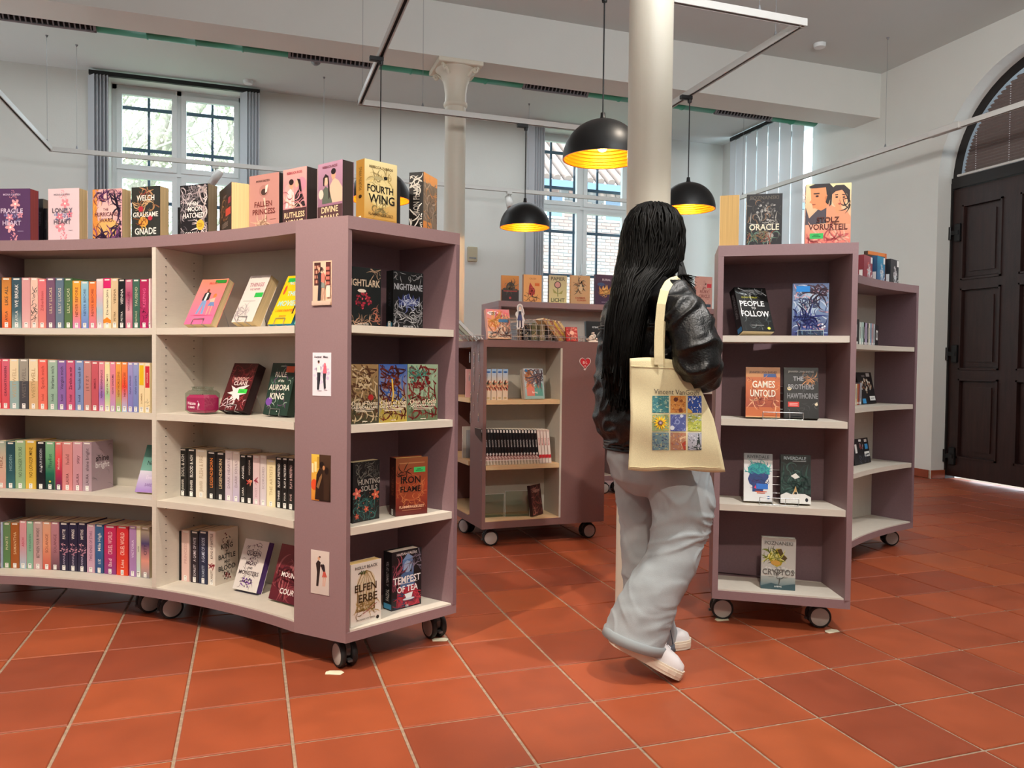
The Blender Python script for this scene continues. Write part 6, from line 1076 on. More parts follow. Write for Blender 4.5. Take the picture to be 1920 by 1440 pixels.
P, Q = lnC(1003, .03), lnC(1022, .10); facing(P, Q, .18, .02, 'dark brown patterned book leaning on the lowest shelf', '#3c1c1c', [('c', 60, .5, .5, .4, .45, .09, ['#8c4c44', '#5c2c2c', '#b0786c']), ('t', 'CRIMSON', .5, .8, .08, '#c89c8c', .8)], '#2a1416', (), math.radians(8), .155, '#c8b0a0', GC, slabel=False)
acr(lnC(912, .10), lnC(948, .10), .155, .135, 'clear acrylic panel left on the lowest manga shelf'); acr(lnC(950, .09), lnC(996, .07), .155, .15, 'clear acrylic panel right on the lowest manga shelf')
# left side bay
for i, (yv, z, h, col, lab) in enumerate(((.35, .842, .17, '#d8a0a0', 'pink manga in the side bay of the low bookcase, top'), (.38, .842, .165, '#c8b894', 'beige manga in the side bay of the low bookcase, top'), (.36, .470, .19, '#b0a8a0', 'grey book in the side bay of the low bookcase, middle'), (.33, .470, .17, '#8c8c90', 'slate book in the side bay of the low bookcase, middle'))):
    m0 = inset(inset(C0, lC, yv+.02*i), eC, .02+.02*(i % 2)); r = thing('manga_volume', lab, 'book', frame_mat(Vector((*m0, z+.0005)), eC), GC); book_parts(r, .11, h, .018, col, col, (), [('v', 'MANGA', .5, .6, .4, '#5c3c3c', .4)], '#e8e0d0', False)
# stickers on the side panel and the heart
rs = random.Random(5); k = 0
for (x, y) in ((881, 670), (889, 671), (898, 669), (880, 706), (889, 695), (899, 709), (888, 725), (883, 744), (896, 744), (888, 764), (882, 782), (897, 783)):
    o = inset(C0, Vector((-1, 0)), .0012); p = on_line(x, y, o, lC); k += 1
    X = -Vector((lC.x, lC.y, 0)); N_ = Vector((-lC.y, lC.x, 0)); N_ = N_ if N_.x < 0 else -N_
    t_ = MB(); w, h = rs.uniform(.02, .03), rs.uniform(.055, .075)
    pr = Print(p+N_*.0006-X*w/2-Vector((0, 0, h/2)), X, (0, 0, 1), N_, w, h)
    c1, c2, c3 = rs.choice(['#3c3440', '#5c3434', '#2c3c4c', '#4c4448']), rs.choice(['#8c6c5c', '#6c5c6c', '#7c7468']), rs.choice(['#2a2024', '#8c6c3c', '#54342c'])
    pr.run([('e', .5, .80, .30, .17, '#c4b4ac'), ('p', [(.2, .06), (.16, .5), (.3, .72), (.7, .72), (.86, .5), (.8, .06)], '#b8a8a0'), ('p', [(.26, .09), (.24, .5), (.36, .66), (.64, .66), (.76, .5), (.72, .09)], c1), ('p', [(.34, .42), (.36, .62), (.64, .62), (.66, .42)], c2), ('e', .5, .78, .2, .10, '#d8b49c'), ('e', .5, .86, .22, .07, c3)])
    tag(pr.mb.build('figure_sticker', M['print']), 'small cut-out figure sticker, %s on the side panel' % ['top left', 'top middle', 'top right', 'upper left edge', 'second row middle', 'second row right', 'middle, beneath the tilted one', 'lower left', 'lower right', 'lower middle, white skirted', 'bottom left', 'bottom right'][k-1], 'sticker', 'figure stickers on the low bookcase')
p = on_line(1097, 681, inset(C0, -gC, .0008), eC); X = Vector((eC.x, eC.y, 0)); N_ = -Vector((gC.x, gC.y, 0))
pr = Print(p+N_*.0008-X*.04-Vector((0, 0, .045)), X, (0, 0, 1), N_, .08, .085)
hp = lambda s_, oy=0: [(.5+s_*.5*(16*math.sin(a)**3)/17, .56+oy+s_*.5*(13*math.cos(a)-5*math.cos(2*a)-2*math.cos(3*a)-math.cos(4*a))/17) for a in [2*math.pi*i/36 for i in range(36)]]
pr.run([('p', [(.36, .12), (.50, .02), (.62, .20)], '#eae0dc'), ('p', hp(1.0), '#eae0dc'), ('p', hp(.90), '#8c1c24'), ('p', hp(.82), '#c42a34'), ('t', 'B·L', .5, .58, .20, '#f0c8c0', .5), ('e', .5, .34, .06, .05, '#f0c8c0')])
tag(pr.mb.build('heart_sticker', M['print']), 'red heart sticker with white rim on the low bookcase', 'sticker')
# things on top of the low bookcase
GZ = ZC1
def onC(x, k): return lnC(x, k)
P, Q = onC(915, .05), onC(959, .055); facing(P, Q, .178, .03, 'orange and pink manga shown face out on a rack', '#d88c6c', [('g', 0, 0, 1, 1, '#e8b48c', '#d87c84'), ('e', .3, .86, .26, .07, '#f0ece8'), ('t', 'COMEDY', .28, .875, .045, '#241c1c', .5), ('t', 'BOYS', .32, .815, .05, '#241c1c', .36), ('e', .70, .80, .16, .10, '#f0b090'), ('c', 26, .7, .86, .18, .06, .08, ['#c83c54', '#e86c7c']), ('e', .32, .52, .18, .12, '#f4c098'), ('c', 30, .32, .60, .2, .07, .09, ['#d87c2c', '#e8a84c']), ('e', .72, .36, .17, .11, '#f4c4a0'), ('c', 30, .72, .42, .2, .06, .09, ['#c8b0a0', '#8c6c5c']), ('r', .5, .56, .9, .66, '#2c6c9c'), ('r', 0, .16, 1, .24, '#a8a09c'), ('c', 40, .5, .08, .45, .07, .09, ['#e8d4bc', '#8c5c4c', '#3c2c2c'])], None, (), math.radians(16), GZ, '#e6dccc', GC, slabel=False)
P, Q = onC(902, .12), onC(930, .03)
for i in range(3):
    m0 = onC(884+7*i, .14-.02*i); r = thing('manga_volume', ['grey manga leaning sideways in the rack, outermost', 'pale green manga leaning sideways in the rack, middle', 'silver manga leaning sideways in the rack, innermost'][i], 'book', Matrix.Translation((m0[0]-.02, m0[1], GZ+.004)) @ Matrix.Rotation(math.radians(90), 4, 'Z') @ Matrix.Rotation(math.radians(-50+2*i), 4, 'X'), GC)
    book_parts(r, .018, .15, .10, ['#8c9490', '#a8b0a4', '#b8bcc0'][i], '#6c7470', (), [('c', 20, .5, .5, .4, .4, .1, ['#3c4444', '#d8dcdc'])], '#d8d4c8', False)
for i in range(6):
    m0 = onC(1046+5*i, .05+.004*i); c_ = ['#b88c5c', '#c8b074', '#b0705c', '#d8b84c', '#a88878', '#d8c88c'][i]
    Mx = frame_mat(Vector((m0[0]+.012, m0[1], GZ+.002)), gC) @ Matrix.Rotation(math.radians(-40), 4, 'Y')
    r = thing('manga_volume', '%s manga leaning sideways right of the wire grid' % ['tan', 'straw', 'terracotta', 'yellow', 'dusty', 'light yellow'][i], 'book', Mx, GC); book_parts(r, .115, .17-.004*i, .0145, c_, c_, (), [('c', 24, .5, .5, .35, .42, .25, ['#4c3428', '#e8d8b8', '#a84c3c'])], '#e0d4b4', False)
P, Q = onC(1099, .06), onC(1134, .065); facing(P, Q, .125, .02, 'small black book with white lettering right on the low bookcase', '#101214', [('t', 'crave', .5, .74, .12, '#c8ccd0', .6)], None, (), math.radians(6), GZ, '#c8c4bc', GC, slabel=False)
P, Q = onC(1062, .015), onC(1083, .02); facing(P, Q, .085, .012, 'small red manga with a figure before the leaning ones', '#b82c2c', [('c', 40, .5, .5, .4, .4, .14, ['#e89c84', '#d86c5c', '#8c1c1c']), ('e', .5, .6, .2, .15, '#f0b8a0')], None, (), math.radians(10), GZ, '#c8a49c', GC, slabel=False)
# blossom-like white ornament
t = thing('white_ornament', 'white carved blossom ornament in front of the small black book', 'ornament', (*onC(1111, .01), GZ)); s = MB(); ro_ = random.Random(2); b0 = Vector((*onC(1111, .012), GZ))
for i in range(26):
    a = ro_.uniform(0, 6.28); rr = ro_.uniform(.0, .036); c_ = b0+Vector((math.cos(a)*rr, math.sin(a)*rr*.25, .012+(.036-rr)*ro_.uniform(.2, 1.2)))
    s.lathe([(.001, -.008), (.009, -.003), (.010, .003), (.001, .007)], 8, M=Matrix.Translation(c_) @ Matrix.Rotation(ro_.uniform(0, 3), 4, (ro_.uniform(-1, 1), ro_.uniform(-1, 1), .3)) @ Matrix.Diagonal((1.2, .8, .9, 1)))
s.lathe([(.03, 0), (.026, .008), (.01, .012)], 14, M=Matrix.Translation(b0) @ Matrix.Diagonal((1.3, .5, 1, 1))); child_world(s, 'petals', mat('ivory_resin', '#d8cfc4', rough=.5), t)
# wire racks
def rack(x0, x1, k, h, tilt, nx, nz, label):
    P, Q = onC(x0, k), onC(x1, k); s = MB(); d = unit2(P, Q); n_ = Vector((-d.y, d.x, 0)); D3 = Vector((d.x, d.y, 0)); L_ = (Vector(Q)-Vector(P)).length; o = Vector((P[0], P[1], GZ+.002)); up = Vector((0, 0, 1))*math.cos(tilt)+n_*math.sin(tilt); r_ = .0017
    for i in range(nx+1): a = o+D3*(L_*i/nx); s.tube([a-n_*.03+up*0+Vector((0, 0, .02)), a-n_*.03, a, a+up*h, a+up*h*.98+n_*.04+Vector((0, 0, -.0))], r_, 6)
    for j in range(nz+1): a = o+up*(h*j/nz); s.tube([a, a+D3*L_], r_, 6)
    s.tube([o-n_*.03+Vector((0, 0, .02)), o-n_*.03+D3*L_+Vector((0, 0, .02))], r_, 6)
    for i in (0, nx): a = o+D3*(L_*i/nx); s.tube([a+up*h, a+n_*(.13), a], r_, 6)
    return tag(s.build('wire_rack', M['wire']), label, 'rack', 'wire racks on the low bookcase')
rack(984, 1040, .02, .125, math.radians(14), 5, 4, 'wire grid rack in the middle of the low bookcase')
rack(864, 904, .03, .04, math.radians(60), 6, 2, 'low wire rack at the left end of the low bookcase')
rack(958, 982, .03, .13, math.radians(14), 2, 6, 'narrow wire rack behind the cut-out figure')
rack(1042, 1098, .03, .03, math.radians(8), 5, 1, 'wire rack under the sideways leaning manga')
gbk = [('brown', '#5c4438'), ('black', '#24242a'), ('olive', '#6c6c4c'), ('khaki', '#8c8468'), ('umber', '#4c3c34')]
for i in range(5):
    m0 = onC(968+3+15*i if i else 973, .06); r = thing('manga_volume', '%s manga standing inside the wire rack' % gbk[i][0], 'book', frame_mat(Vector((*m0, GZ+.001)), gC), GC); book_parts(r, .11, .105-.006*(i % 2), .03, gbk[i][1], gbk[i][1], (), [('c', 16, .5, .5, .4, .4, .2, ['#c8b894', '#8c7c64'])], '#d8ccb0', False)
# cut-out paper figure
P, Q = onC(963, .0), onC(984, .0); w = (Vector(P)-Vector(Q)).length; h = .145
z0 = z_at(973, 617, onC(973, 0))
t = thing('paper_figure', 'white cut-out paper figure of a long haired girl in a blue skirt', 'figure', (P[0], P[1], z0)); s = MB()
Mx = Matrix(((eC.x, gC.x, 0, P[0]), (eC.y, gC.y, 0, P[1]), (0, 0, 1, z0), (0, 0, 0, 1)))
out_ = [(.30, 0), (.2, .1), (.28, .25), (.22, .45), (.10, .55), (.14, .66), (.30, .70), (.22, .82), (.30, .95), (.5, 1), (.70, .95), (.82, .78), (.92, .62), (.80, .52), (.96, .36), (.84, .25), (.86, .1), (.72, .02), (.6, .1), (.5, .02)]
s.prism([(x*w, y*h) for x, y in out_], 0, .0025, '#e8e6e4', M=Mx @ Matrix(((1, 0, 0, 0), (0, 0, 1, 0), (0, 1, 0, 0), (0, 0, 0, 1)))); child_world(s, 'card_outline', M['print'], t)
pr = Print(Mx @ Vector((0, -.0004, 0)), Vector((eC.x, eC.y, 0)), (0, 0, 1), -Vector((gC.x, gC.y, 0)), w, h)
pr.run([('p', [(.34, .66), (.28, .82), (.36, .93), (.5, .96), (.66, .92), (.76, .76), (.80, .62), (.66, .66), (.62, .8), (.42, .8)], '#b8b4b8'), ('e', .5, .81, .12, .07, '#e8c8b4'), ('p', [(.36, .56), (.38, .70), (.62, .70), (.64, .56)], '#3c3c4c'), ('p', [(.26, .34), (.36, .57), (.64, .57), (.74, .34)], '#4c5480'), ('p', [(.34, .06), (.36, .34), (.46, .34), (.44, .06)], '#34344c'), ('p', [(.60, .06), (.56, .34), (.68, .34), (.72, .08)], '#34344c')])
child_world(pr.mb, 'figure_print', M['print'], t)
s = MB(); s.box((-.012, .003, -.0), (.03, .006, .02)); 
s = MB(); q = Vector((*onC(973, .004), GZ+.001)); s.tube([q, Vector((q.x, q.y, z0+.05))], .0022, 6); child_world(s, 'support_rod', M['wire'], t)
# bookcase D: books on top
GDD = 'books shown on top of the rear bookcase'
def bkD(x0, x1, yt, label, cover, ops, t=.03, spine=None, pages='#d8c49c'):
    P = on_v(x0, 700, 5.74); Q = on_v(x1, 700, 5.74); return facing((P.x, P.y), (Q.x, Q.y), H(P, x0, yt, ZTOP), t, label, cover, ops, spine, (), 0, ZTOP, pages, GDD, slabel=False)
bkD(938.5, 971, 516, 'orange book with a dark dome, leftmost on the rear bookcase', '#c87c2c', [('g', 0, .45, 1, 1, '#c8742c', '#d8943c'), ('r', 0, 0, 1, .45, '#2c1c18'), ('e', .52, .55, .26, .20, '#3c3428'), ('r', .1, .38, .92, .5, '#54402c'), ('c', 30, .52, .6, .2, .12, .06, ['#5c6450', '#2c241c', '#8c6c34']), ('r', .12, .38, .9, .42, '#a8342c'), ('e', .5, .14, .07, .05, '#b83c3c')], .02)
bkD(979.5, 1013.5, 514.5, 'light orange book with a red campfire on the rear bookcase', '#f0b068', [('t', 'CRUSH', .5, .86, .06, '#c87c3c', .6), ('p', [(.28, .3), (.3, .55), (.36, .72), (.5, .58), (.64, .45), (.62, .3), (.46, .22)], '#b82c24'), ('s', 20, .46, .42, .14, .16, .08, ['#d84c34', '#8c1c1c']), ('r', .62, .60, .88, .70, '#e86c1c'), ('c', 12, .45, .18, .25, .03, .06, ['#2c1c18']), ('t', 'TRACY WOLFF', .5, .07, .035, '#c8743c', .6)], .03, '#8c5c34')
bkD(1027.5, 1060.5, 515.5, 'cream book with a pink tulip on the rear bookcase', '#d8d0a0', [('g', 0, 0, 1, 1, '#e0dca0', '#c8bc94'), ('t', 'PAPIER', .5, .88, .13, '#5c5440', .92), ('e', .48, .66, .2, .13, '#5c4c40'), ('e', .48, .66, .15, .1, '#d89c94'), ('l', [(.48, .54), (.5, .24)], .04, '#6c7c3c'), ('p', [(.5, .34), (.2, .52), (.26, .36)], '#a8a860'), ('p', [(.5, .34), (.8, .48), (.72, .34)], '#a8a860'), ('t', 'LICHT', .5, .12, .14, '#4c5434', .86)], .03, '#5c5448')
bkD(1068.5, 1104, 516, 'tan book with a drawn face on the rear bookcase', '#c8a478', [('s', 30, .5, .6, .3, .2, .10, ['#c09868', '#d0b088']), ('c', 30, .5, .62, .2, .13, .06, ['#2c3434', '#4c4c40', '#8c5c3c']), ('e', .5, .58, .12, .12, '#d8bc94'), ('e', .42, .64, .05, .02, '#1c2424'), ('e', .60, .64, .05, .02, '#1c2424'), ('t', 'DAEMMER', .5, .22, .06, '#a83c24', .66), ('t', 'KLINGEN', .56, .14, .06, '#a83c24', .66)], .03)
bkD(1114, 1148.5, 514.5, 'dark purple book with a gold crown beside the hair', '#3c2448', [('t', 'BURIAL', .6, .84, .07, '#c8c0d0', .7), ('p', [(.24, .36), (.2, .62), (.34, .5), (.42, .66), (.52, .5), (.64, .68), (.7, .5), (.86, .62), (.8, .36)], '#c8944c'), ('e', .3, .68, .2, .06, '#2c4c7c'), ('c', 20, .52, .42, .25, .05, .06, ['#e8c47c', '#8c5c34']), ('t', 'MARGIT WEISS', .55, .1, .03, '#a89cb8', .6)], .03)
bkD(1303, 1332.5, 518, 'dusty pink book with a red sticker on the rear bookcase', '#c89c94', [('s', 24, .5, .5, .45, .45, .12, ['#c09088', '#d0a8a0']), ('t', 'THE', .5, .66, .05, '#8c4c4c', .3), ('t', 'RUBY', .5, .54, .09, '#8c4c4c', .6), ('t', 'CIRCLE', .5, .40, .09, '#8c4c4c', .8), ('r', .66, .66, .94, .78, '#c83c4c'), ('r', .56, .06, .92, .15, '#3c4c5c')], .03)
bkD(1341, 1372, 519, 'grey book at the right end of the rear bookcase', '#7c7474', [], .03)
# ================================================================== PERSON
PB = Vector((0.56, 2.74, 0))
MP = Matrix.Translation(to_room(PB.x, PB.y, 0)) @ Matrix.Rotation(-TH, 4, 'Z')
def pv(px, py, Y): return on_y(px, py, Y)-PB           # pixel at view depth Y in the person's frame
person = thing('person', 'person with long dark hair, black leather jacket and pale wide jeans, walking away', 'person', MP)
def finish(mb, name, mats, voxel, smooth=3, disp=None, parent=None, root=person):
    me0 = mb.mesh(name+'_src', mats); o = bpy.data.objects.new(name+'_src', me0); C.objects.link(o)
    md = o.modifiers.new('r', 'REMESH'); md.mode = 'VOXEL'; md.voxel_size = voxel; md.use_smooth_shade = True
    if smooth: sm = o.modifiers.new('s', 'SMOOTH'); sm.iterations = smooth; sm.factor = .6
    dg = bpy.context.evaluated_depsgraph_get(); me = bpy.data.meshes.new_from_object(o.evaluated_get(dg))
    bpy.data.objects.remove(o)
    if disp:
        nrm = [v.normal.copy() for v in me.vertices]
        for v, n_ in zip(me.vertices, nrm): v.co = v.co+n_*disp(v.co)
    me.materials.clear()
    for q in (mats if isinstance(mats, list) else [mats]): me.materials.append(q)
    for p in me.polygons: p.use_smooth = True
    me.name = name; o = bpy.data.objects.new(name, me); C.objects.link(o); o.parent = parent or root; return o
skin = mat('skin', '#d9a68a', rough=.5); leather = mat('black_leather', '#09090b', rough=.36, bump=.25, bscale=160, spec=.45)
denim = mat('pale_denim', '#9fa6aa', rough=.9, nscale=7, namt=.16, bump=.15, bscale=500)
hairm = mat('black_brown_hair', '#050403', rough=.5, spec=.14)
HD = Vector((math.cos(math.radians(38)), math.sin(math.radians(38)), 0)); SH_ = Vector((HD.y, -HD.x, 0))      # heading, right-hand side
def ring(c, a, b, n=28, up=None):
    return [c+SH_*(a*math.cos(t))+HD*(b*math.sin(t)) for t in [2*math.pi*k/n for k in range(n)]]
def loft(mb, rings, cap=True, col='#ffffff'):
    n = len(rings[0]); P = [p for r in rings for p in r]; L_ = len(rings)
    fs = [(k*n+i, k*n+(i+1) % n, (k+1)*n+(i+1) % n, (k+1)*n+i) for k in range(L_-1) for i in range(n)]
    mb.add(P, fs, col, 0, True)
    if cap: mb.add(rings[0], [tuple(range(n-1, -1, -1))], col, 0, True); mb.add(rings[-1], [tuple(range(n))], col, 0, True)
YT = 2.77
# body, one continuous figure under the clothes
b = MB()
tor = [(1225, 505, .050, .052), (1225, 530, .06, .058), (1222, 548, .13, .08), (1219, 580, .165, .095), (1214, 640, .16, .10), (1210, 720, .135, .095), (1212, 790, .13, .095), (1216, 840, .155, .11), (1222, 880, .165, .115), (1226, 905, .15, .11)]
loft(b, [ring(pv(x, y, YT), a_, b_) for x, y, a_, b_ in reversed(tor)])
hc = pv(1232, 438, 2.745); FD = Vector((math.cos(math.radians(22)), math.sin(math.radians(22)), 0)); FS = Vector((FD.y, -FD.x, 0)); UZ = Vector((0, 0, 1))
prof = [(-.118, .03, .035), (-.105, .045, .055), (-.08, .056, .07), (-.05, .064, .08), (-.01, .071, .09), (.03, .074, .095), (.06, .07, .09), (.085, .055, .072), (.104, .03, .045), (.112, .008, .012)]
loft(b, [[hc+FS*(w*.93*math.cos(t))+FD*(d*.93*math.sin(t)+(.014 if z < -.04 else 0))+UZ*(z*.86) for t in [2*math.pi*k/20 for k in range(20)]] for z, w, d in prof])
b.tube([hc+FD*.088+UZ*.012, hc+FD*.104+UZ*-.012, hc+FD*.108+UZ*-.028, hc+FD*.09+UZ*-.036], [.008, .011, .013, .008], 8)
b.tube([hc+FD*.088-FS*.022-UZ*.062, hc+FD*.097-UZ*.060, hc+FD*.088+FS*.022-UZ*.062], [.005, .009, .005], 8)
b.tube([hc+FD*.084-FS*.018-UZ*.098, hc+FD*.088-UZ*.100, hc+FD*.084+FS*.018-UZ*.098], [.008, .012, .008], 8)
for s_ in (-1, 1):
    b.tube([hc+FD*.080+FS*s_*.018+UZ*.026, hc+FD*.078+FS*s_*.036+UZ*.030, hc+FD*.066+FS*s_*.052+UZ*.024], [.006, .007, .005], 8)
    b.tube([hc+FS*s_*.072+UZ*.022-FD*.004, hc+FS*s_*.080+UZ*.006-FD*.012, hc+FS*s_*.074-UZ*.022-FD*.004], [.008, .013, .008], 8)
b.tube([pv(1230, 480, 2.75), pv(1226, 530, 2.76)], [.048, .052], 16)
def hand(mb, W_, D_, N_, side):       # wrist, direction of fingers, palm normal; five fingers, curled
    T_ = D_.cross(N_).normalized()*side
    mb.tube([W_, W_+D_*.035, W_+D_*.075, W_+D_*.09], [(.022, .016), (.034, .015), (.040, .014), (.036, .010)], 12)
    mb.add([W_+D_*.02+T_*a_+N_*c_ for a_ in (-.03, .03) for c_ in (-.010, .010)]+[W_+D_*.088+T_*a_+N_*c_ for a_ in (-.038, .038) for c_ in (-.009, .009)], [(0, 1, 3, 2), (4, 6, 7, 5), (0, 4, 5, 1), (2, 3, 7, 6), (0, 2, 6, 4), (1, 5, 7, 3)])
    for i, L_ in enumerate((.066, .076, .070, .056)):
        p = W_+D_*.08+T_*(.030-.020*i); q = p+D_*L_*.5; r_ = q+(D_*.7+N_*.7)*L_*.32; u_ = r_+(D_*.2+N_*.95)*L_*.28
        mb.tube([p-D_*.02, p, q, r_, u_], [.0085, .0088, .0080, .0074, .0062], 8)
    p = W_+D_*.03+T_*.028; mb.tube([p, p+T_*.022+D_*.022+N_*.006, p+T_*.034+D_*.045+N_*.014, p+T_*.036+D_*.066+N_*.022], [.012, .0105, .009, .007], 8)
# right arm (towards the viewer), forearm carried forward; left arm the same on the far side
ra = [pv(1252, 552, 2.63), pv(1283, 592, 2.56), pv(1305, 642, 2.52), pv(1315, 688, 2.51), pv(1318, 694, 2.60), pv(1318, 684, 2.72), pv(1316, 674, 2.80)]
b.tube(ra, [.048, .046, .042, .040, .038, .032, .025], 12)
hand(b, ra[-1], (ra[-1]-ra[-2]).normalized(), Vector((-1, 0, .15)).normalized(), 1)
la = [pv(1180, 556, 2.90), pv(1172, 620, 2.92), pv(1170, 700, 2.93), pv(1178, 730, 2.98), pv(1205, 725, 3.06), pv(1235, 715, 3.12)]
b.tube(la, [.048, .046, .040, .038, .032, .025], 12)
hand(b, la[-1], (la[-1]-la[-2]).normalized(), Vector((0, -1, 0)), -1)
nl = [(1256, 860, 2.71, .08), (1270, 930, 2.685, .075), (1276, 985, 2.67, .062), (1262, 1045, 2.645, .052), (1225, 1115, 2.615, .05), (1190, 1172, 2.60, .04), (1163, 1195, 2.60, .036)]
b.tube([pv(x, y, Y) for x, y, Y, r_ in nl], [q[3] for q in nl], 14)
fl = [(1205, 860, 2.84, .08), (1202, 940, 2.87, .07), (1204, 1010, 2.88, .055), (1208, 1070, 2.88, .05), (1216, 1130, 2.88, .045), (1224, 1185, 2.88, .038), (1228, 1200, 2.88, .036)]
b.tube([pv(x, y, Y) for x, y, Y, r_ in fl], [q[3] for q in fl], 14)
finish(b, 'body', skin, .0055, 2)
for s_ in (-1, 1):
    e = MB(); e.lathe([(.001, -.011), (.008, -.008), (.011, 0), (.008, .008), (.001, .011)], 12); o = e.build('eye', mat('eye_white', '#e8e4e0', rough=.2) if s_ < 0 else bpy.data.materials['eye_white'], None); o.parent = person; o.matrix_basis = Matrix.Translation(hc+FD*.073+FS*s_*.030+UZ*.008)
# jeans
def fold(p):
    q = p*1.0
    v = noise.noise(Vector((q.x*9, q.y*9, q.z*8)))*.009+noise.noise(Vector((q.x*22, q.y*22, q.z*30)))*.0025
    w_ = noise.noise(Vector((q.x*4, q.y*4, q.z*5+7)))
    r_ = 1-abs(noise.noise(Vector((q.x*6+9+w_*2, q.y*6, q.z*11+q.x*5+w_*3))))*3.2
    k_ = .4+max(0, noise.noise(Vector((q.x*3+20, q.y*3, q.z*4))))*1.6
    return v+max(0, r_-.35)*.011*k_
b = MB()
NL = [(1262, 838, 2.71, .098), (1270, 890, 2.69, .112), (1278, 945, 2.675, .109), (1277, 985, 2.665, .099), (1266, 1028, 2.65, .089), (1249, 1068, 2.635, .087), (1226, 1110, 2.62, .092), (1204, 1155, 2.605, .100), (1189, 1202, 2.60, .106)]
b.tube([pv(x, y, Y) for x, y, Y, r_ in NL], [(q[3]*.92, q[3]) for q in NL], 24)
FL_ = [(1200, 838, 2.84, .10), (1198, 900, 2.86, .092), (1200, 960, 2.87, .080), (1202, 1010, 2.88, .077), (1206, 1060, 2.88, .078), (1213, 1120, 2.88, .080), (1222, 1170, 2.88, .082), (1226, 1211, 2.88, .083)]
b.tube([pv(x, y, Y) for x, y, Y, r_ in FL_], [q[3] for q in FL_], 24)
loft(b, [ring(pv(x, y, YT), a_, b_) for x, y, a_, b_ in ((1224, 925, .11, .09), (1224, 900, .165, .125), (1220, 860, .18, .13), (1216, 830, .165, .12), (1212, 790, .14, .105))])
jeans = finish(b, 'jeans', denim, .0065, 3, fold)
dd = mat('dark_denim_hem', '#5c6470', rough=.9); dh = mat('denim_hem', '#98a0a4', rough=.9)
for path in (NL, FL_):
    e = MB(); (x0, y0, Y0, r0), (x1, y1, Y1, r1) = path[-2], path[-1]; A_, B_ = pv(x0, y0, Y0), pv(x1, y1, Y1); d = (B_-A_).normalized(); k_ = .92 if path is NL else 1
    e.tube([B_-d*.022, B_-d*.018, B_+d*.010, B_+d*.012], [(r1*k_+.0, r1+.0), (r1*k_+.005, r1+.005), (r1*k_+.005, r1+.005), (r1*k_-.004, r1-.004)], 40, closed_ends=True)
    o = e.build('jeans_hem', dd if path is FL_ else dh, None); o.parent = person
e = MB(); sd = [pv(x+(26 if i < 7 else 24), y, 2.815) for i, (x, y) in enumerate(((1222, 1135), (1226, 1160), (1231, 1185), (1236, 1208)))]; e.tube(sd, .003, 6); o = e.build('side_seam', dd, None); o.parent = person
# shoes
def shoe(toe, yaw, pitch, label, flip):
    L_ = .268; t = MB()
    hw = lambda x: [.030, .038, .038, .036, .040, .047, .049, .044, .026][min(8, max(0, round(x*8)))]
    def hwf(x):
        T_ = [.028, .037, .038, .036, .040, .047, .050, .047, .034]; k = x*8; i = min(7, int(k)); f_ = k-i; return T_[i]*(1-f_)+T_[i+1]*f_
    def top(x):
        T_ = [.075, .105, .118, .115, .102, .084, .072, .064, .046]; k = x*8; i = min(7, int(k)); f_ = k-i; return T_[i]*(1-f_)+T_[i+1]*f_
    n = 24; rings = []
    for i in range(n+1):
        x = i/n; w = hwf(x)*(1 if 0 < i < n else .5); h = top(x)-.024
        rings.append([Vector((-L_+L_*x, w*math.cos(a)*.97, .024+h*max(0, math.sin(a))**.8)) for a in [math.pi*k/14 for k in range(15)]]+[Vector((-L_+L_*x, w*.97*math.cos(math.pi+math.pi*k/6), .022)) for k in range(1, 6)])
    loft(t, rings)
    m_ = Matrix.Translation(toe) @ Matrix.Rotation(yaw, 4, 'Z') @ Matrix.Rotation(pitch, 4, 'Y')
    up = finish(t, 'shoe', M_white, .0045, 2); up.matrix_basis = m_; up['label'] = label
    s = MB(); out_ = [(-L_+L_*i/n, hwf(i/n)+.004 if 0 < i < n else hwf(i/n)*.5) for i in range(n+1)]; poly = [(x+ (.006 if x > -.01 else 0), -w) for x, w in out_]+[(x+(.006 if x > -.01 else 0), w) for x, w in reversed(out_)]
    bend = lambda p: Vector((p[0], p[1], p[2]+(.9*max(0, p[0]+.045)**2*4)))
    s.prism(poly, 0, .010); s.prism([(x*.995, y*1.03) for x, y in poly], .010, .024); s.prism([(x*.99, y*.985) for x, y in poly], .024, .031)
    o = s.build('sole', M_sole); o.parent = up
    l = MB()
    for k in range(4):
        x = -L_*(.52-.075*k); z = top(1+x/L_)+.001; l.tube([(x, -.022, z-.010), (x+.004, -.008, z), (x, .010, z), (x+.003, .022, z-.010)], .0028, 6)
    o = l.build('laces', M_white); o.parent = up
M_white = mat('white_shoe_leather', '#dcd8da', rough=.5); M_sole = mat('white_rubber_sole', '#e2d6c4', rough=.6)
tn = on_y(1271, 1264, 2.585)-PB; tn.z = .002; tn += Vector((.0, 0, 0))
shoe(tn, math.radians(4), math.radians(28), 'near white shoe with raised heel', 1)
tf = on_y(1289, 1203, 2.90)-PB; tf.z = .001
shoe(tf, math.radians(16), 0, 'far white shoe flat on the tiles', -1)
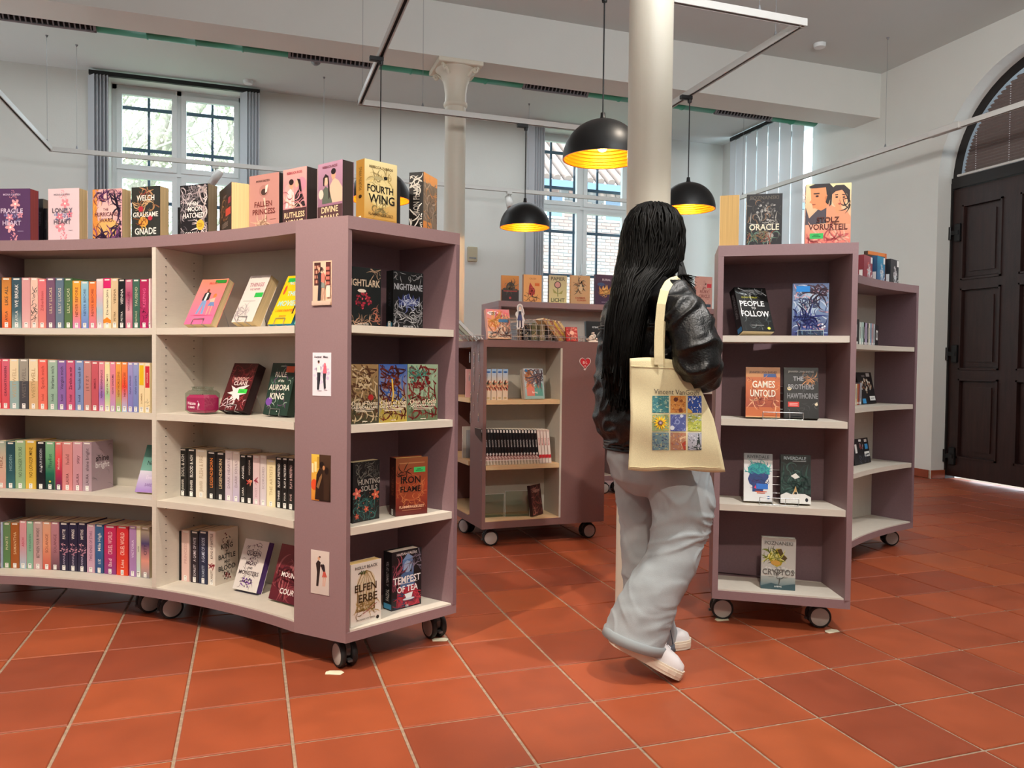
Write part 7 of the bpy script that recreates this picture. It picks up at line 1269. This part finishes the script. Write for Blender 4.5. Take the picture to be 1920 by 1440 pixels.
# leather jacket
b = MB()
TJ = [(1225, 512, .066, .066), (1226, 526, .088, .076), (1224, 540, .150, .098), (1221, 562, .190, .115), (1216, 610, .205, .128), (1211, 680, .208, .135), (1208, 740, .212, .140), (1208, 785, .212, .140), (1211, 812, .200, .134), (1214, 826, .182, .124), (1216, 846, .180, .122)]
loft(b, [ring(pv(x, y, YT), a_, b_) for x, y, a_, b_ in reversed(TJ)])
RJ = [(1240, 556, 2.66, .066), (1262, 566, 2.60, .076), (1284, 596, 2.555, .078), (1303, 640, 2.525, .080), (1311, 684, 2.515, .074), (1315, 700, 2.56, .066), (1318, 694, 2.66, .058), (1317, 682, 2.75, .050)]
b.tube([pv(x, y, Y) for x, y, Y, r_ in RJ], [q[3] for q in RJ], 20)
LJ = [(1192, 556, 2.88, .068), (1176, 590, 2.90, .078), (1168, 650, 2.91, .080), (1168, 705, 2.93, .074), (1180, 735, 2.98, .062), (1205, 728, 3.05, .052)]
b.tube([pv(x, y, Y) for x, y, Y, r_ in LJ], [q[3] for q in LJ], 20)
def lfold(p):
    q = p; v = noise.noise(Vector((q.x*16, q.y*16, q.z*17)))*.006
    r1 = 1-abs(noise.noise(Vector((q.x*9+4+q.z*5, q.y*9, q.z*15-q.x*12))))*2.4
    return v+max(0, r1-.3)*.016-.004
jacket = finish(b, 'leather_jacket', leather, .0065, 3, lfold)
e = MB(); cz = pv(1225, 513, YT)
loft(e, [ring(cz+UZ*z, a_, b_) for z, a_, b_ in ((-.022, .082, .078), (.004, .078, .074), (.022, .072, .070), (.024, .066, .064), (.004, .062, .060), (-.02, .060, .058))], False)
o = e.build('collar', leather, None); o.parent = jacket
for dz in (0, .012, .024):
    e = MB(); loft(e, [ring(pv(1216, 846, YT)+UZ*(dz+k*.010+.001), a_, a_*.68) for k, a_ in ((0, .184), (.3, .190), (.7, .190), (1, .184))]); o = e.build('hem_rib', leather, None); o.parent = jacket
e = MB()                               # back yoke seam
sm = []
for k in range(15):
    t = math.radians(180+30+k*9); c_ = pv(1216, 612, YT); sm.append(c_+SH_*(.212*math.cos(t))+HD*(.136*math.sin(t)))
e.tube(sm, .0028, 6); e.tube([p-UZ*.010 for p in sm], .0022, 6); o = e.build('yoke_seam', leather, None); o.parent = jacket
# hair
b = MB()
HR = [(381, 1212, 1242, 2.745, .02), (386, 1196, 1252, 2.745, .05), (396, 1184, 1266, 2.745, .085), (412, 1174, 1276, 2.745, .105), (435, 1167, 1281, 2.745, .118), (460, 1164, 1281, 2.742, .118), (485, 1160, 1278, 2.735, .112), (508, 1155, 1268, 2.72, .10), (525, 1151, 1246, 2.695, .095), (545, 1147, 1230, 2.67, .085), (575, 1142, 1216, 2.645, .075), (610, 1136, 1209, 2.635, .066), (650, 1132, 1204, 2.63, .060), (685, 1131, 1197, 2.63, .052), (712, 1137, 1190, 2.635, .04), (735, 1148, 1180, 2.64, .02)]
def hr(i, t, k=1.0):
    y, xl, xr, Y, ry = HR[i]; A_ = pv(xl, y, Y); B_ = pv(xr, y, Y); c_ = (A_+B_)/2; rx = (B_.x-A_.x)/2
    return c_+Vector((rx*k*math.cos(t), ry*k*math.sin(t), 0))
loft(b, [[hr(i, 2*math.pi*k/32, .95) for k in range(32)] for i in range(len(HR))])
rh = random.Random(4)
hair_core = finish(b, 'hair', hairm, .007, 2, lambda p: noise.noise(Vector((p.x*60, p.y*60, p.z*5)))*.006)
e = MB()
for k in range(230):
    t0 = rh.uniform(0, 2*math.pi); i1 = rh.choice([9, 11, 12, 13, 13, 14, 14, 15, 15, 15]); i0 = rh.randint(0, 2) if rh.random() < .7 else rh.randint(3, 7); ph = rh.uniform(0, 6); pts = []
    for i in range(i0, i1+1):
        w_ = .10*math.sin(i*.9+ph)+.05*math.sin(i*2.3+ph*2); pts.append(hr(i, t0+w_, 1.0+rh.uniform(-.01, .03))+Vector((0, 0, rh.uniform(-.002, .002))))
    if i1 >= 13: pts.append(pts[-1]+Vector((rh.uniform(-.012, .012), rh.uniform(-.01, .01), -rh.uniform(.02, .07))))
    # smooth the path
    q = [];
    for i in range(len(pts)-1): q += [pts[i], (pts[i]+pts[i+1])/2]
    q.append(pts[-1]); L_ = len(q); e.tube(q, [rh.uniform(.0035, .0052)*(1-.75*abs(j/(L_-1)-.45)**1.6) for j in range(L_)], 5)
for k in range(46):                    # locks over the right shoulder and flyaway wisps
    f_ = rh.uniform(0, 1); s0 = pv(1262+14*f_, 455+rh.uniform(-20, 25), 2.70+rh.uniform(-.03, .05)); s3 = pv(1280+rh.uniform(-12, 26), 540+rh.uniform(-25, 22), 2.64+rh.uniform(-.03, .04))
    s1 = pv(1275+4*f_, 490, 2.69); s2 = pv(1274+10*f_+rh.uniform(-4, 4), 515, 2.66); e.tube([s0, (s0+s1)/2+Vector((.004, 0, 0)), s1, (s1+s2)/2, s2, (s2+s3)/2, s3], [.003, .0036, .0036, .0034, .003, .0022, .0008], 5)
for k in range(16):
    s0 = pv(1274, 500+rh.uniform(-12, 12), 2.68); s1 = pv(1286+rh.uniform(-4, 6), 524+rh.uniform(-10, 6), 2.66); s2 = pv(1300+rh.uniform(-6, 10), 534+rh.uniform(-14, 10), 2.66); e.tube([s0, s1, s2], [.0012, .001, .0005], 4)
for k in range(18):
    a = rh.uniform(-.6, .8); s0 = hr(1, math.pi/2+a, .8); e.tube([s0, s0+Vector((rh.uniform(-.02, .02), 0, .008)), s0+Vector((rh.uniform(-.04, .05), 0, .010))], [.001, .0008, .0004], 4)
o = e.build('hair_strands', hairm, None); o.parent = hair_core; o['kind'] = 'stuff'

# ------------------------------------------------------------------ tote bag
canvas = mat('cream_canvas', '#d9cda6', rough=.95, nscale=300, namt=.05, bump=.2, bscale=700)
LE = [(1181, 672), (1181, 725), (1182.5, 780), (1180.5, 835), (1178, 881)]; RE = [(1270, 676), (1313, 728), (1338, 785), (1351, 840), (1360, 884)]
def lerp(Lp, t): k = t*(len(Lp)-1); i = min(len(Lp)-2, int(k)); f_ = k-i; return (Lp[i][0]*(1-f_)+Lp[i+1][0]*f_, Lp[i][1]*(1-f_)+Lp[i+1][1]*f_)
def YB(px, py):
    s_ = (px-1178)/182; t_ = (py-672)/212
    return 2.515+.035*s_*(1-t_)+.006*math.sin(px*.05+py*.018)*(.3+t_)+.004*math.sin(py*.06-px*.02)-.012*math.exp(-((s_-.45)**2+(t_-.6)**2)*7)
def bagp(px, py, off=0): return pv(px, py, YB(px, py)-off)
bag = thing('tote_bag', 'cream canvas tote bag printed with nine small paintings, hanging from the shoulder', 'bag', MP)
s = MB(); NX, NY = 26, 28; F_ = []; Bk = []
for j in range(NY+1):
    t = j/NY; l = lerp(LE, t); r_ = lerp(RE, t); rf_, rb_ = [], []
    for i in range(NX+1):
        a = i/NX; px = l[0]*(1-a)+r_[0]*a; py = l[1]*(1-a)+r_[1]*a-(3.5*math.sin(math.pi*a) if j == 0 else 0)-(3*math.sin(math.pi*a*.9)*(1-t) if j else 0)+(2.2*math.sin(a*9) if j == NY else 0)
        rf_.append(bagp(px, py)); th_ = .004+.026*(math.sin(math.pi*a)**.5)*(math.sin(math.pi*min(1, t*.5+.5)) **.5 if t > .02 else .5); rb_.append(bagp(px, py)+Vector((0, th_, 0)))
    F_ += rf_; Bk += rb_
n1 = NX+1; N_ = len(F_); fs = []
for j in range(NY):
    for i in range(NX):
        a = j*n1+i; fs += [(a, a+n1, a+n1+1, a+1), (N_+a, N_+a+1, N_+a+n1+1, N_+a+n1)]
for j in range(NY): a = j*n1; fs += [(a, N_+a, N_+a+n1, a+n1)]; a = j*n1+NX; fs += [(a, a+n1, N_+a+n1, N_+a)]
for i in range(NX): a = NY*n1+i; fs += [(a, N_+a, N_+a+1, a+1)]; fs += [(i, i+1, N_+i+1, N_+i)]
s.add(F_+Bk, fs, smooth=True); o = s.build('bag_body', canvas); o.parent = bag
s = MB()
for k in range(2): s.tube([bagp(1182+ (x-1182), 686+k*1.2+ (x-1182)*.05, .0012) for x in range(1182, 1278, 6)], .0012, 5)
s.tube([bagp(x, 876+1.0*math.sin(x*.1), .001) for x in range(1181, 1356, 7)], .0012, 5); o = s.build('hem_stitching', canvas); o.parent = bag
for off, (w_, nm) in ((0, (.014, 'strap')), (.016, (.014, 'strap'))):
    pts = [(1235, 684, 2.508), (1235, 668, 2.508), (1235, 640, 2.512), (1236.5, 605, 2.516), (1240, 570, 2.520), (1246, 545, 2.535), (1254, 531, 2.56), (1264, 524, 2.60), (1274, 522, 2.66), (1284, 532, 2.72), (1290, 560, 2.745), (1292, 600, 2.74)]
    if off: pts = [(x+3, y+3, Y+off) for x, y, Y in pts]
    s = MB(); q = [pv(*p) for p in pts]; rf_ = []
    qq = []
    for i in range(len(q)-1):
        for k in range(3): qq.append(q[i].lerp(q[i+1], k/3))
    qq.append(q[-1]); P = []
    for i, p in enumerate(qq):
        t_ = (qq[min(i+1, len(qq)-1)]-qq[max(i-1, 0)]).normalized(); side = t_.cross(Vector((-.25, -1, .3))).normalized(); n_ = side.cross(t_).normalized()
        P += [p+side*w_+n_*.0012, p-side*w_+n_*.0012, p-side*w_-n_*.0012, p+side*w_-n_*.0012]
    L_ = len(qq); s.add(P, [(4*i+a, 4*i+(a+1) % 4, 4*i+4+(a+1) % 4, 4*i+4+a) for i in range(L_-1) for a in range(4)]+[(3, 2, 1, 0), (4*L_-4, 4*L_-3, 4*L_-2, 4*L_-1)]); o = s.build(nm, canvas); o.parent = bag
class BagPrint:
    def __init__(s): s.mb = MB(); s.k = 1
    def polys(s, L_):
        for pts, c_ in L_: s.mb.add([bagp(x, y, .0008+s.k*.00022) for x, y in pts], [tuple(range(len(pts)))], c_)
        s.k += 1
    def grid(s, x0, x1, y0, y1, col):
        n = 5
        for i in range(n):
            for j in range(n): s.mb.add([bagp(x0+(x1-x0)*(i+a)/n, y0+(y1-y0)*(j+b_)/n, .0008+s.k*.00022) for a, b_ in ((0, 1), (1, 1), (1, 0), (0, 0))], [(0, 1, 2, 3)], col)
        s.k += 1
xs = ((1223, 1254), (1257, 1286), (1289.5, 1315.5)); ys = ((742, 774), (777, 808.5), (811, 844))
SW = [('#3c7c84', ['#5c9c8c', '#c8d4b0', '#2c5c64', '#8cb4a4']), ('#c8843c', ['#8c3c1c', '#e0a85c', '#6c2c14', '#d8b47c']), ('#24489c', ['#e8f0ff', '#16285c', '#3c68c0', '#d8b45c']),
      ('#8c9c6c', ['#f0c41c', '#e8a814', '#6c4c2c', '#b8c4a0']), ('#5460a4', ['#c8d0e8', '#343c84', '#8c98cc', '#6c78b8']), ('#b0b44c', ['#d8dce0', '#3c5c4c', '#8c9c3c', '#c8c864']),
      ('#6c8c94', ['#3c4c84', '#a8b4a0', '#c8c084', '#2c3464']), ('#a8785c', ['#7c7ca8', '#d8b48c', '#b04c34', '#8c5c4c']), ('#a8a8b4', ['#2c3434', '#d8d8dc', '#4c5c54', '#7c8490'])]
for k in range(9):
    (x0, x1), (y0, y1) = xs[k % 3], ys[k//3]; bp_ = BagPrint(); base, cs = SW[k]; bp_.grid(x0, x1, y0, y1, base); rnd = random.Random(50+k); W_, H_ = x1-x0, y1-y0
    def stroke(n, c_, sz, region=(0, 0, 1, 1), ang=None):
        L_ = []
        for _ in range(n):
            x = x0+W_*rnd.uniform(region[0], region[2]); y = y0+H_*rnd.uniform(region[1], region[3]); a = ang if ang is not None else rnd.uniform(0, 3.1); a += rnd.uniform(-.3, .3); l_ = sz*rnd.uniform(.6, 1.2); h_ = sz*.22
            pts = [(x-math.cos(a)*l_, y-math.sin(a)*l_), (x-math.sin(a)*h_, y+math.cos(a)*h_), (x+math.cos(a)*l_, y+math.sin(a)*l_), (x+math.sin(a)*h_, y-math.cos(a)*h_)]
            pts = [(min(x1-.3, max(x0+.3, px)), min(y1-.3, max(y0+.3, py))) for px, py in pts]; L_.append((pts, rnd.choice(c_)))
        bp_.polys(L_)
    def disc(cx, cy, r_, c_): bp_.polys([([(x0+W_*cx+r_*math.cos(a), y0+H_*cy+r_*math.sin(a)) for a in [-2*math.pi*i/14 for i in range(14)]], c_)])
    stroke(60, cs, 2.6)
    if k == 3:
        for i in range(14): a = 2*math.pi*i/14; bp_.polys([([(x0+W_*.5+math.cos(a+da_)*rr, y0+H_*.5+math.sin(a+da_)*rr) for da_, rr in ((0, 13.5), (-.22, 8), (0, 3), (.22, 8))], ['#f0c81c', '#e8ac14'][i % 2])]) if i < 1 else bp_.polys([([(x0+W_*.5+math.cos(a+da_)*rr, y0+H_*.5+math.sin(a+da_)*rr) for da_, rr in ((0, 13.5), (-.22, 8), (0, 3), (.22, 8))], ['#f0c81c', '#e8ac14'][i % 2])])
        disc(.5, .5, 4.6, '#6c4a44'); disc(.5, .5, 2.2, '#b8a0a8')
    if k == 2: [disc(rnd.uniform(.1, .9), rnd.uniform(.05, .7), 1.0, '#eef4ff') for _ in range(9)]; bp_.polys([([(x0, y1), (x0+W_*.35, y1), (x0+W_*.25, y1-5), (x0, y1-9)], '#e0b04c')])
    if k == 1: disc(.35, .22, 4.2, '#5c2410'); disc(.66, .85, 4.0, '#6c2c14'); disc(.7, .3, 3, '#8c4c1c')
    if k == 4: disc(.12, .8, 4.2, '#dce2ee'); disc(.72, .1, 3, '#d4dcf0'); disc(.45, .45, 5, '#8c98cc'); disc(.45, .45, 2.6, '#4c5898')
    if k == 5: stroke(26, ['#dfe4e8', '#b8c4cc', '#4c6c60'], 3, (0, 0, 1, .45), 0); stroke(26, ['#b8b84c', '#d0cc5c', '#8c9c3c'], 3, (0, .55, 1, 1), 0)
    if k == 7: bp_.polys([([(x1-.4, y0+H_*.2), (x1-12, y0+H_*.3), (x1-9, y1-H_*.3), (x1-4, y1-.4), (x1-.4, y1-.4)], '#dcb890')]); bp_.polys([([(x1-.4, y0+H_*.45), (x1-8, y1-H_*.35), (x1-4, y1-.4), (x1-.4, y1-.4)], '#a83c28')])
    if k == 8: bp_.polys([([(x0+W_*.62, y1-.4), (x0+W_*.68, y0+H_*.5), (x0+W_*.78, y0+.6), (x0+W_*.88, y0+H_*.5), (x1-.4, y1-.4)], '#1f2a28')]); stroke(16, ['#24302c', '#3c4844'], 2.6, (0, .75, 1, 1), 0)
    if k in (0, 6): stroke(26, cs, 3.4, ang=.15)
    o = bp_.mb.build('painting_print', M['matte']); o.parent = bag
vs_, gf, gx0, gx1, gy0, gy1 = glyphs('Vincent VanGogh', 1.0, 0)
tm_ = MB(); sc_ = 84/(gx1-gx0); tm_.add([bagp(1226.5+(x-gx0)*sc_, 738.5-y*13.5+ (x-gx0)*sc_*.03, .0015) for x, y in vs_], gf, '#57504a'); o = tm_.build('bag_lettering', M['matte']); o.parent = bag
